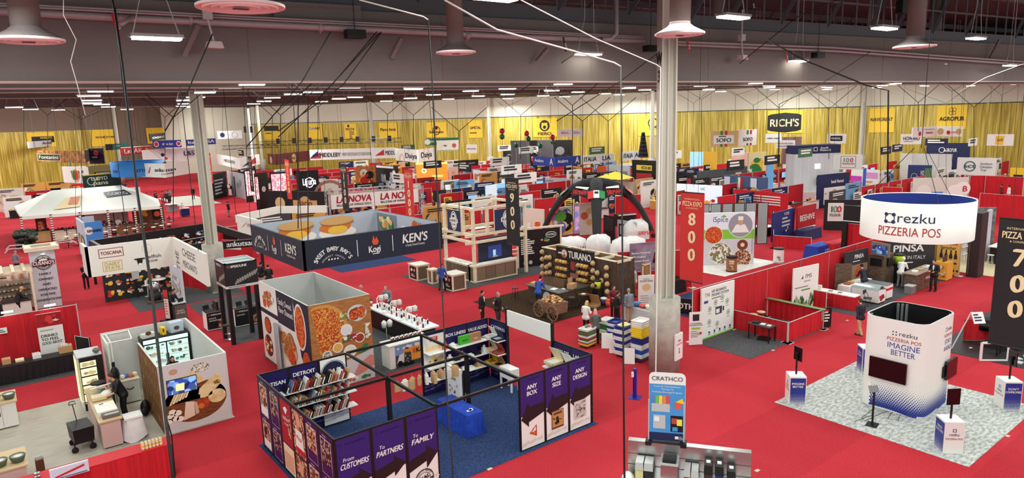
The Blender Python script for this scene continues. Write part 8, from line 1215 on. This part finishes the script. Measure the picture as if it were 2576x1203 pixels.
wl('navy lettered shelf unit with lit product niches',(2058,441),(2138,433),3.5,NAVY,[('r',.2,.1,.76,.5,c(232,232,226)),('f',.22,.12,.72,.2,[c(90,110,60),BRN,W_,TAN],14),('f',.22,.35,.72,.2,[c(70,100,60),RED,W_,TAN],14),('t','Smurfit Westrock',.6,.72,.1,W_,.4)]); wl('white cube counter in front of the white brick tower',(2002,484),(2052,483),1.2,W_,[],'counter','counter'); wl('navy topped white booth at the right back',(2332,360),(2442,360),4.9,c(24,32,70),[('t','AGROPUR',.55,.75,.1,W_,.3),('o',.36,.8,.08,W_)]); wl('white panel wall on a red skirt at the right back',(2266,386),(2396,388),4.4,c(222,220,214),[('r',.25*k,0,.008,1,LG) for k in range(1,4)]); wl('white topped booth with open kitchen behind the fourth column',(2150,358),(2272,355),4.8,c(226,226,222),[('r',0,0,.1,1,K),('r',.94,0,.06,1,K),('t','NAVIGREAT',.3,.82,.07,GREY,.2),('n',.65,.84,.2,1,GREY),('r',.68,.1,.2,.5,DARK),('r',.3,.1,.3,.3,LG)])
wl('purple and white dotted poster wall',(2142,424),(2212,428),3.3,W_,[('r',0,.5,.4,.25,c(196,60,180)),('r',.46,.7,.5,.2,c(216,150,210)),('r',.46,.1,.5,.25,c(196,60,180)),('f',.02,.05,.4,.4,[K,GREY],8),('n',.5,.55,.44,2,TAN)]); wl('blue post right of the purple poster wall',(2172,424),(2180,424),4,c(60,100,190)); wl('navy booth wall with a green photo at right back',(2285,415),(2345,416),3.4,c(40,60,110),[('t','HO',.62,.66,.16,W_,.14),('r',.72,.45,.28,.45,c(90,130,80)),('o',.28,.62,.1,LG)]); wl('white egg photo booth walls behind the round white sign',(2298,448),(2438,446),2.9,c(222,220,210),[('d',.2,.5,.25,W_),('r',.35,.1,.2,.4,c(90,150,210)),('d',.76,.5,.25,c(246,246,240)),('d',.9,.6,.25,c(246,246,240)),('t','B',.94,.5,.2,RED)]); wl('yellow booth wall at the right edge',(2542,422),(2590,424),3.2,c(244,206,40),[('r',.2,.55,.5,.22,K)]); wl('black wall with the green white red 100 badge and white slogan',(2075,503),(2186,503),2.6,c(26,26,28),[('r',.08,.3,.36,.6,W_),('r',.1,.33,.32,.54,c(226,226,220)),('t','1',.17,.6,.2,GRN),('t','0',.25,.6,.2,GREY),('t','0',.34,.6,.2,RED),('t','POLIDORI',.25,.46,.09,BRN,.24),('t',"AMERICA'S",.7,.7,.12,W_,.4),('t','ITALIAN SAUSAGE',.7,.4,.12,c(190,60,50),.44)])
wl('dark blue draped wall with an insurance print beside the red hive banner',(1945,537),(2000,523),2.3,c(30,44,110),[('t','122',.6,.84,.09,W_,.2),('n',.4,.7,.4,3,LG),('f',.4,.2,.35,.25,[K,W_,GRN],8)]); wl('red banner wall with white hive lettering',(2008,522),(2054,512),2.4,c(176,30,40),[('t','BEEHIVE',.5,.5,.2,W_,.8),('r',.02,.2,.96,.06,W_)]); q=g(2112,640); cloth_table(q[0]-1.6,q[1]-.4,q[0]+1.6,q[1]+.4,1.0,c(190,26,40),'long red clothed table with white hive lettering'); fr=Fr((q[0]-1.62,q[1]+.35,.1),FX); b=B(); fr=Fr((q[0]-1.3,q[1]-.52,.25),0,.01); b.text(fr,'BEEHIVE',1.4,.15,.34,W_,'c',2,.03); tag(obj(b,'table_lettering'),'white hive lettering on the long red clothed table','sign')
q=g(2062,648); cloth_table(q[0]-1.1,q[1]-.4,q[0]+1.1,q[1]+.5,.95,c(30,60,160),'royal blue clothed table with white script beside the low red drape'); b=B(); b.text(Fr((q[0]-.9,q[1]-.5,.3),0,.01),'122',.9,.1,.3,W_,'c',2,.02); tag(obj(b,'table_lettering'),'white script on the royal blue clothed table','sign'); q=g(2030,600); cloth_table(q[0]-1.2,q[1]-.4,q[0]+1.4,q[1]+.4,.8,c(24,34,80),'dark navy skirted table with white top behind the low red drape'); drape(g(1945,625),g(2040,632),1.0,'low red drape front left of the royal blue table'); drape(g(1945,560),g(1945,625),1.0,'low red side drape beside the spice samples table'); q=g(1920,590); skirted(q[0]-1,q[1]-.8,q[0]+.6,q[1]+.5,0,'black skirted table of small boxes right of the spice wall',W_,K)
for k in range(9): b=B(); b.cb(q[0]-.8+.17*k,q[1]+.1*(k % 3-1),.78,.12,.1,.22,[W_,YL,NAVY,CREAM,TAN][k % 5]); tag(obj(b,'carton'),'small carton on the black skirted sample table','box','cartons on the sample table')
wl('red drape wall hung with striped cloths',(1846,476),(1982,487),2.5,DRAPE,[('r',.18+.36*j,.5+.1*k,.34,.05,c(236,220,216)) for k in range(4) for j in (0,1)]); q=g(1960,545); cloth_table(q[0]-1,q[1]-.6,q[0]+1.2,q[1]+.6,.85,mat('checked_cloth',(206,90,90),.8,pat='voronoi',col2=(240,226,222),sc=8),'red and white checked cloth table of food'); 
def dr(c0,c1,l,z=2.44): drape(g(*c0,z),g(*c1,z),z,l,n=24)
dr((2441,442),(2528,441),'tall red drape wall behind two people at the right back'); dr((2466,486),(2585,494),'red drape wall with a white poster at the right edge'); dr((2100,459),(2168,456),'red drape right of the navy shelf unit'); dr((2272,424),(2400,428),'red drape run below the white panel wall'); dr((1548,494),(1612,489),'red drape behind the right leg of the black arch'); dr((1300,505),(1362,498),'red drape left of the black arch'); dr((1160,437),(1236,428),'red drape under the small white square sign'); dr((2220,470),(2270,472),'red drape left of the egg photo walls'); dr((2480,442),(2576,446),'red drape behind the grey tray sign')
wl('white poster on the red drape at the right edge',(2517,489),(2546,491),2.3,W_,[('r',.05,.85,.3,.1,NAVY),('f',.1,.2,.8,.3,[GRN,RED],5)],'poster','poster',.04,.9); wl('blue pennant on the red drape at the right edge',(2484,502),(2503,503),1.7,NAVY,[('r',.2,.2,.6,.2,LG)],'poster','poster',.04,.6); wl('toy prize wall of packed colourful bags inside the black arch',(1384,525),(1440,518),2.5,W_,[('f',0,0,1,1,[c(90,180,60),YL,K,W_,c(120,120,190)],60)]); wl('tall lit arcade prize machine inside the black arch',(1444,512),(1462,511),2.7,c(190,200,236),[('r',.1,.1,.8,.8,mat('lit_arcade_print',(150,150,236),.4,emit=.3,pat='voronoi',col2=(236,180,220),sc=3))]); wl('cream booth wall with a food cup picture left of the black arch',(1322,524),(1368,527),2.5,c(226,214,200),[('f',.5,.15,.3,.5,[BRN,ORNG,W_],9),('f',.05,.2,.25,.4,[K,W_,TAN],7)]); wl('black screen stand right of the arch middle leg',(1518,541),(1545,545),2.2,K,[('r',.05,.45,.9,.5,c(40,36,38))]); wl('black topped long counter in front of the red drape at the arch',(1555,541),(1600,537),1.1,K,[('r',0,.9,1,.1,W_)],'counter','counter',.8); wl('white display freezer frame right of the arch',(1553,553),(1600,560),1.5,c(190,196,200),[('r',.08,.1,.8,.7,DARK),('r',.15,.2,.6,.5,LG)])
wl('beige pizza print wall behind the arch prize machine',(1458,512),(1492,510),2.8,c(206,196,180),[('d',.35,.6,.12,c(190,90,50)),('d',.7,.75,.1,TAN),('d',.7,.4,.1,TAN)]); wl('dark screen wall on a blue counter under the white booth pair',(1392,464),(1418,464),2.0,K,[]); wl('royal blue roll ups on white counters right of the black 900 banner'.replace(' 900',' numbered'),(1342,483),(1390,486),1.2,W_,[('r',0,0,.3,1,BLUE),('r',.6,0,.3,1,BLUE)],'counter','counter',.6)
# generic far booths
LM=[('the blue oval ring sign',345,420),('the white peaked tent',230,500),('the maroon ribbon sign',725,395),('the white wing sign',925,490),('the glowing orange wall',1085,430),('the blue corner sign',1400,405),('the yellow canopy',1545,450),('the black arch tent',1500,500),('the red face poster',1620,430),('the landscape photo wall',1875,465),('the white brick tower',2055,430),('the fourth column',2165,380),('the grey tray sign',2455,420),('the round white hanging sign',2305,520),('the dairy timber frame',1195,560),('the left column',520,420),('the lettered column',1680,420),('the navy sauce sign',870,590)]
def where(p):
    x,y=prj(p); n,a,e=min(LM,key=lambda k: (k[1]-x)**2+4*(k[2]-y)**2); return ('above' if y < e-35 else 'below' if y > e+45 else 'left of' if x < a else 'right of')+' '+n
CNT={}
def auto(o,desc,cat,grp):
    l=desc+' '+where(o.location); o['label']=l; o['category']=cat; o['group']=grp+' '+where(o.location)
PALS=[W_,c(226,222,214),c(180,40,46),NAVY,c(60,60,66),c(206,150,70),c(110,160,200),c(70,110,70),K,c(232,200,90)]; NM={0: 'white',1: 'cream',2: 'red',3: 'navy',4: 'grey',5: 'tan',6: 'pale blue',7: 'green',8: 'black',9: 'yellow'}
rs=random.Random(21); RES=[(36,36,46,46),(50,22,60,33),(72,35,84,47),(16.2,60,27,125),(0,60,17,96),(44,12,60,32),(22,44,26,100)]
def okp(x,y):
    if any(a <= x <= e and b_ <= y <= d for a,b_,e,d in RES): return False
    px,py=prj((x,y,1)); return -20 < px < 2600 and (V3((x,y,0))-WL0).dot(WN) > 5 and (V3((x,y,0))-WL2).dot(WN2) > 5
nf=0
for Y in (32,38,44,50,56,62,68.5,75,82,89,96,104,112,121):
    for k in range(40):
        X=-8+k*3.05+.4*(int(Y) % 3); d=fdep((X,Y))
        if not okp(X,Y) or d < 52-8*(X > 44) or d > 140 or (X < 52 and Y < 50) or rs.random() < .15: continue
        r1=rs.random()
        if r1 < .5: t=drape((X,Y),(X+2.9,Y),2.44,'',n=12); auto(t,'red drape wall','drape','far red drapes')
        else:
            k_=rs.choice((0,0,1,3,4,5,6,8,8)); b=B(); fr=Fr((X,Y,0),0,.03); hgt=rs.choice((2.4,2.5,3.0)); b.slab(fr,0,0,2.9,hgt,.12,PALS[k_]); tc=W_ if k_ in (3,4,8) else DARK
            b.foodmix(fr,.1+1.4*(rs.random() < .5),.3,1.3,hgt-.8,[rs.choice((PIZZA2,PIZZA,SALAD,PHOTO,SHELFP)),rs.choice(PALS),CREAM,TAN],12,.15,.5,nf,1); b.text(fr,rs.choice(('FRESH','PIZZA','OVENS','CHEESE','DOUGH')),1.45,hgt-.45,.26,tc,'c',3,.02) if 0 else b.lines(fr,.3,hgt-.3,2.2,2,.18,.1,tc,3,nf); o=obj(b,'booth_wall'); auto(o,f'{NM[k_]} printed booth wall','wall panel',f'far {NM[k_]} booth walls')
        nf += 1
        if rs.random() < .8:
            k_=rs.choice((0,0,8,2,5)); yy=Y-rs.uniform(1.2,2.2); b=B(); b.box(X+.4,yy-.35,0,X+2.3,yy+.35,.9,PALS[k_]); b.box(X+.35,yy-.4,.9,X+2.35,yy+.4,.95,rs.choice((W_,TAN,DARK))); o=obj(b,'counter'); auto(o,f'{NM[k_]} front counter','counter',f'far {NM[k_]} counters')
            for j in range(rs.choice((1,2)) if nf < 240 else 0):
                b=B(); m=rs.choice([W_,K,c(200,60,50),TAN,c(90,140,190),c(206,206,200),YL]); x_=X+.6+.5*j; s_=rs.uniform(.15,.3); (b.cb(x_,yy,.95,s_*1.3,s_,s_*rs.uniform(.6,2),m) if rs.random() < .6 else b.lathe([(s_*.5,0),(s_*.6,s_),(s_*.2,s_*1.4)],x_,yy,m,8,.95)); o=obj(b,'display_item'); auto(o,'small goods on a counter','display goods','far counter goods')
        if rs.random() < .6:
            k_=rs.choice((0,1,6,3,9,5)); yy=Y-.4; w2=rs.choice((.9,1.2)); b=B(); fr=Fr((X+rs.uniform(.2,1.6),yy,.1),rs.uniform(-.2,.1),.02); b.slab(fr,0,0,w2,2.0,.05,PALS[k_]); b.foodmix(fr,.05,.2,w2-.1,1.0,[PIZZA2,SALAD,CREAM,RED],6,.12,.3,nf,1); b.lines(fr,.1,1.75,w2-.2,3,.18,.1,DARK if k_ != 3 else W_,2); o=obj(b,'roll_up_banner'); auto(o,f'{NM[k_]} roll up banner','banner',f'far {NM[k_]} roll up banners')
        if rs.random() < .22:
            b=B(); fr=Fr((X+.4,Y-.15,1.2),0,.02); b.slab(fr,0,0,1.3,.8,.06,K); b.rect(fr,.04,.04,1.22,.72,rs.choice((SCRB,SCRW,TV,SCRP)),1); o=obj(b,'wall_screen'); auto(o,'wide wall screen','screen','far wall screens')
        if rs.random() < .12:
            b=B(); zz=rs.uniform(4.2,5.6); fr=Fr((X,Y-1,zz),rs.choice((0,0,FX)),.03); k_=rs.choice((0,0,3,8,7)); b.slab(fr,0,0,2.6,.9,.1,PALS[k_]); b.lines(fr,.3,.6,2,2,.26,.16,DARK if k_ == 0 else W_,1,nf); o=obj(b,'hanging_sign'); auto(o,f'small {NM[k_]} hanging sign','hanging sign',f'far small {NM[k_]} hanging signs')
# long dark lighting truss and balloons
t=T('lighting_truss','long black lighting truss across the back centre','truss',(60,110,7)); b=B(); truss(b,V3(dep(655,362,118)),V3(dep(1010,352,112)),.35,K,40); truss(b,V3(dep(560,372,110)),V3(dep(700,366,116)),.3,K,18); obj(b,'chords',t)
b=B(); [b.cb(*dep(700+40*k,362-k,116),.5,.4,.9,K) for k in range(8)]; obj(b,'spot_lamps',t)
for i,(px,py,m,l) in enumerate(((1263,330,RED,'red'),(1263,344,c(30,110,80),'green'),(1325,336,c(206,60,60),'red'),(1329,349,c(30,110,80),'green'),(1390,345,RED,'red'),(1391,357,c(30,110,80),'green'),(1359,367,c(30,110,80),'green'),(1298,365,c(30,110,80),'green'))):
    x,y,z=dep(px,py,96+i); t=T('balloon',f'shiny {l} balloon over the back centre booths, '+['top left pair','top left pair lower','left of the lion banner','under the left red one','below the lion banner','on the black cloud sign','left of the cloud sign','beside the dark square sign'][i],'balloon',(x,y,z)); b=B(); b.ell(x,y,z,.36,.36,.42,mat('foil_'+l,(200,40,50) if l == 'red' else (20,100,70),.25,.3),10,8); obj(b,'envelope',t,True); b=B(); b.tube([(x,y,z-.4),(x,y,2.4)],.015,LG,3); obj(b,'string',t)
# ================= people =================
SHOE=c(28,24,24); HAIRC={'black': HAIRK,'brown': c(70,46,32,.8),'grey': c(150,146,140,.8),'blond': c(214,176,116,.8),'pink': c(224,160,150,.8),'cap': c(30,30,34),'white cap': W_}
def limb(b,pts,rs_,m,n=8):
    """tapered chain with rounded joints, fused by the remesh modifier"""
    for i in range(len(pts)-1):
        p,q=V3(pts[i]),V3(pts[i+1]); b.tube([p,p.lerp(q,.5),q],rs_[i],m,n,rs_[i+1])
    for p,r in zip(pts,rs_): b.ell(*p,r,r,r,m,n,6)
def fuse(o,vox,it=4):
    r=o.modifiers.new('fuse','REMESH'); r.mode='VOXEL'; r.voxel_size=vox; r.use_smooth_shade=True; s=o.modifiers.new('soft','SMOOTH'); s.iterations=it; s.factor=.5; return o
def person(x,y,face,label,top,bot,hair='black',pose='stand',skin=SKIN,h=1.74,near=True,z=0.,bag=None,apron=None,long=False,group=None,vest=None,bald=False):
    """face: direction looked at in degrees; pose sets legs and hand targets (body frame: x right, y forward)"""
    t=T('person',label,'person',(x,y,z),group); k=h/1.74; M=Matrix.Translation((x,y,z)) @ Matrix.Rotation(rad(face-90),4,'Z') @ Matrix.Scale(k,4); vox=.016 if near else .032; L={}
    lean=.22 if pose in ('lean','work') else .03; st_=.22 if pose == 'walk' else .03; hip=V3((0,0,.92)); ch=V3((0,lean*.7,1.3)); nk=V3((0,lean,1.48)); hd=V3((0,lean+.05+(.05 if pose in ('lean','work','phone') else 0),1.62))
    hands={'stand': ((-.27,.06,.82),(.27,.06,.82)),'walk': ((-.28,-.14,.84),(.28,.22,.88)),'work': ((-.16,.5,1.02),(.16,.52,1.05)),'lean': ((-.2,.5,1.04),(.2,.5,1.04)),'phone': ((-.1,.32,1.12),(.1,.34,1.14)),'point': ((-.25,.1,.9),(.72,.35,1.42)),'fold': ((.1,.24,1.14),(-.1,.26,1.18)),'talk': ((-.24,.1,.86),(.2,.34,1.16))}[pose]
    body,shirt,pants=B(M),B(M),B(M)
    for s_,hn in ((-1,hands[0]),(1,hands[1])):
        hn=V3(hn); sh=ch+V3((s_*.185,0,.1)); d=hn-sh; mid=(sh+hn)/2; bend=max(.0,.29**2-(d.length/2)**2)**.5; el=mid+V3((s_*.5,-.6,-.6)).normalized()*bend; wr=el.lerp(hn,.86)
        limb(body,[sh,el,wr],[.05,.04,.03],skin); limb(body,[wr,hn],[.032,.036],skin); dv=(hn-el).normalized(); sd=dv.cross(UP).normalized() if abs(dv.z) < .9 else V3((0,1,0))
        if near:
            for f_ in range(4): p0=hn+sd*(.03-.02*f_)+dv*.02; p1=p0+dv*(.05+.008*(f_ in (1,2)))-UP*.01; body.tube([p0,p1,p1+dv*.022-UP*.02],.0115,skin,5,.009)
            p0=hn+sd*.035*s_; body.tube([p0,p0+sd*.03*s_+dv*.03,p0+sd*.028*s_+dv*.055],.012,skin,5,.01)
        limb(shirt,[sh,el] if vest == 'short' else [sh,el,wr],[.068,.056] if vest == 'short' else [.068,.055,.042],top)
        lx=s_*.1; ft=V3((lx*1.1,s_*st_,.06+(.1 if pose == 'walk' and s_ < 0 else 0))); kn=V3((lx*1.05,s_*st_*.55+.05,.5)); limb(body,[(lx,0,.9),kn,ft],[.085,.055,.038],skin); limb(pants,[(lx,0,.9),kn,ft+UP*.02],[.094,.072,.06],bot); b=B(M); b.ell(ft.x,ft.y+.06,ft.z-.02,.048,.13,.045,SHOE,8,6); L.setdefault('s',[]).append(b)
    limb(body,[hip,ch,nk,hd-UP*.02],[.1,.105,.05,.05],skin); body.ell(hd.x,hd.y,hd.z+.02,.075,.095,.115,skin,12,10); body.ell(hd.x,hd.y+.1,hd.z,.014,.02,.02,skin,6,4); [body.ell(hd.x+s_*.076,hd.y,hd.z,.012,.02,.03,skin,6,4) for s_ in (-1,1)]; body.ell(hd.x,hd.y+.055,hd.z-.075,.035,.03,.025,skin,6,4)
    limb(shirt,[hip,hip.lerp(ch,.5),ch,ch+UP*.07],[.155,.158,.16,.14],top); limb(shirt,[ch+V3((-.15,0,.1)),ch+V3((.15,0,.1))],[.085,.085],top); limb(shirt,[hip+V3((-.07,0,-.02)),hip+V3((.07,0,-.02))],[.148,.148],top); limb(pants,[(-.06,0,.9),(.06,0,.9)],[.125,.125],bot)
    fuse(obj(body,'body',t),vox); fuse(obj(shirt,'shirt',t),.02 if near else .035); fuse(obj(pants,'trousers',t),.02 if near else .035); [obj(q,'shoe',t,True) for q in L['s']]
    b=B(M); m=HAIRC[hair]; vs=[]; hr=[(.083,.103,.13)][0]
    if not bald: b.ell(hd.x,hd.y-.015,hd.z+.045,.083,.1,.1,m,10,8)
    else: b.ell(hd.x,hd.y-.035,hd.z-.005,.08,.07,.06,m,10,6)
    if long: b.ell(hd.x,hd.y-.08,hd.z-.12,.1,.06,.22,m,10,8)
    if 'cap' in hair: b.ell(hd.x,hd.y+.09,hd.z+.05,.06,.07,.012,m,8,4)
    obj(b,'hair' if 'cap' not in hair else 'cap',t,True)
    if near: b=B(M); [b.ell(hd.x+s_*.03,hd.y+.088,hd.z+.022,.011,.008,.008,K,6,4) for s_ in (-1,1)]; obj(b,'eyes',t); b=B(M); b.ell(hd.x,hd.y+.09,hd.z-.045,.022,.008,.006,c(160,80,76),6,4); obj(b,'mouth',t)
    if vest == 'suit': b=B(M); b.ell(0,lean*.75+.12,1.3,.045,.05,.16,W_,8,6); obj(b,'shirt_front',t,True)
    if bag: b=B(M); b.ell(0,lean*.5-.2,1.2,.16,.1,.24,bag,8,6); obj(b,'backpack',t,True)
    if apron: b=B(M); b.cb(0,lean*.6+.15,.55,.34,.03,.75,apron); obj(b,'apron',t)
    return t
NV=c(28,30,46); BLK=c(22,22,24); KH=c(186,156,120); GRS=c(120,126,136); MARO=c(110,26,38)
person(*g(1113,734),40,'person in a royal blue polo walking past the timber counter, seen from behind',c(40,80,170),BLK,'brown','walk',vest='short'); person(16.3,31.9,-140,'white haired person in grey with a black backpack behind the far end of the bar',GRS,BLK,'grey','lean',bag=BLK); person(15.2,33.0,-40,'balding person in a grey shirt beside the food photo cube',GRS,BLK,'grey','stand',bald=True,vest='short')
person(*g(1213,815),-60,'person in a black suit and white shirt beside the pointing one',BLK,BLK,'black','stand',vest='suit'); person(*g(1253,820),-75,'person in a black jacket pointing with an outstretched arm',BLK,c(50,50,56),'grey','point'); person(*g(219,727),-90,'person in black waiting on the red aisle left of the white cheese sign',BLK,BLK,'black','fold')
person(3.05,26.9,180,'bearded person in black apron handling cheese at the pink counter',BLK,BLK,'brown','work',vest='short',apron=BLK,h=1.82); b=B(); b.ell(2.55,26.95,1.1,.2,.16,.14,c(236,234,220)); tag(obj(b,'plastic_bag',smooth=True),'clear bag of cheese held over the pink counter','bag'); person(*g(432,905,1.5),-90,'long haired person in black behind the cheese board print wall',BLK,BLK,'black','phone',long=True,vest='short',h=1.66)
person(*g(1474,842),10,'long haired blond person in a white top by the tray stacks',W_,BLK,'blond','phone',long=True,h=1.64); person(*g(1499,867),55,'person with long pale pink hair in a grey jacket at the green and white cart',c(86,92,90),BLK,'pink','phone',long=True,h=1.64); person(*g(1552,815),-20,'person in a black blazer talking left of the grey haired one',BLK,BLK,'brown','talk',h=1.66,vest='suit'); person(*g(1583,812),70,'grey haired person in a blue grey shirt and khaki trousers, back turned',c(128,140,152),KH,'grey','stand'); person(24.75,23.6,-110,'person in a maroon top facing the grey haired one',MARO,BLK,'brown','talk',h=1.7)
person(28.6,25.6,150,'person in a white shirt at the side door of the bread stand',W_,KH,'brown','stand'); person(23.0,27.5,20,'person in a blue polo writing at the barnwood counter',c(40,80,170),c(44,44,50),'black','work',vest='short',h=1.78); person(*g(2162,848),70,'person in a navy blazer and tan trousers walking away behind the white tower',NV,KH,'brown','walk',h=1.78); person(37.6,16.75+.2,60,'person in a navy suit bending over the white clothed table',NV,NV,'black','work')
person(*g(2263,724),0,'chef in a white shirt and white cap at the dark oak counter',W_,c(130,130,130),'white cap','work',apron=BLK,vest='short'); person(*g(2347,733),175,'bearded person in a dark suit looking at a phone before the yellow cart',BLK,BLK,'black','phone',h=1.82,vest='suit'); person(*g(434,805),-50,'person in black leaning over the point of sale desk',BLK,BLK,'brown','lean'); person(*g(680,735),80,'person in a black shirt and patterned cap left of the navy sauce sign',BLK,BLK,'cap','stand',vest='short'); person(*g(660,728),30,'person in black beside the one with the patterned cap',BLK,LG,'black','stand',vest='short')
for px,py,f,l,a,q,hr,ps in ((45,690,40,'grey shirted person reaching up behind the timber lattice',GRS,BLK,'grey','talk'),(50,800,20,'person in black working at the bakery counter',BLK,BLK,'blond','work'),(6,830,20,'person in black cut by the left edge of the photo',BLK,BLK,'black','stand')): person(*g(px,py),f,l,a,q,hr,ps)
for px,py,f,l,a,q,hr,ps in ((411,513,80,'person in a red shirt walking up the far left aisle',c(190,60,60),BLK,'black','walk'),(421,514,60,'person in a blue shirt beside the red shirted one',NV,NV,'grey','walk'),(461,546,-80,'person in white shirt and black apron pulling a blue bin',W_,BLK,'white cap','stand'),(487,501,-90,'person in black standing on the pale aisle floor',BLK,BLK,'black','stand'),(577,545,120,'person in a dark jacket right of the left column',BLK,GREY,'black','fold'),(586,492,170,'person at a white desk before the dark text wall',BLK,BLK,'black','lean'),
                              (2085,570,-80,'person in black left under the 100 badge wall',BLK,BLK,'black','work'),(2105,575,-80,'person in black with folded arms before the 100 badge',BLK,BLK,'black','fold'),(2142,580,-90,'curly haired person in black beside the 100 badge wall',BLK,BLK,'brown','stand'),(2518,505,80,'person in a maroon shirt with a backpack at the right back',MARO,BLK,'black','stand'),(2536,508,80,'person in a white shirt at the right back',W_,LG,'black','stand'),(300,590,-80,'person in a white coat behind the tent counter',W_,BLK,'brown','work'),(1082,482,-80,'person in grey before the glowing orange wall',GREY,BLK,'grey','stand'),(2380,447,60,'person in pink at the red skirted table at right back',c(220,170,160),BLK,'black','work')):
    person(*g(px,py),f,l,a,q,hr,ps,near=False)
x,y=g(466,545); t=T('rolling_bin','navy blue bin pulled on the far red aisle','bin',(x,y,0)); b=B(); b.cb(x,y,.1,.9,.7,.85,c(30,40,100)); obj(b,'body',t); b=B(); b.cb(x,y,.95,.95,.75,.08,W_); obj(b,'lid',t); x,y=g(434,533); b=B(); b.cb(x,y,.02,.9,.9,.9,GREY,.2); b.cb(x,y,.92,1.2,1.2,.1,W_,.2); tag(obj(b,'waste_bin'),'grey bin with a white liner on the far red aisle','bin')
rs=random.Random(4); cols=[BLK,BLK,NV,GRS,W_,MARO,c(60,90,150),GREY]
nm={0: 'black',1: 'black',2: 'navy',3: 'grey',4: 'white',5: 'maroon',6: 'blue',7: 'grey'}; proto={}
for i in range(46):
    x,y=rs.uniform(28,84),rs.uniform(44,108)
    if not okp(x,y) or fdep((x,y)) < 50: continue
    k=rs.randrange(8); l=f'distant person in {nm[k]} standing among the far booths'
    if k not in proto: proto[k]=o=person(0,0,90,l,cols[k],BLK,rs.choice(('black','brown','grey')),rs.choice(('stand','phone','fold')),near=False); o.location=(x,y,0); o.rotation_euler=(0,0,rs.uniform(0,6))
    else: o=dup(proto[k],(x,y,0),l,None,rs.uniform(0,6))
    auto(o,f'distant person in {nm[k]}','person',f'distant people in {nm[k]}')
for x,y in ((16.9,100),(17.6,103),(18.3,101),(18.8,104),(19.5,99),(20.2,103),(15.9,105),(21,106)): auto(dup(proto[rs.choice(list(proto))],(x,y,0),None,None,rs.uniform(0,6)),'person in a dark group on the far left aisle','person','group on the far left aisle')
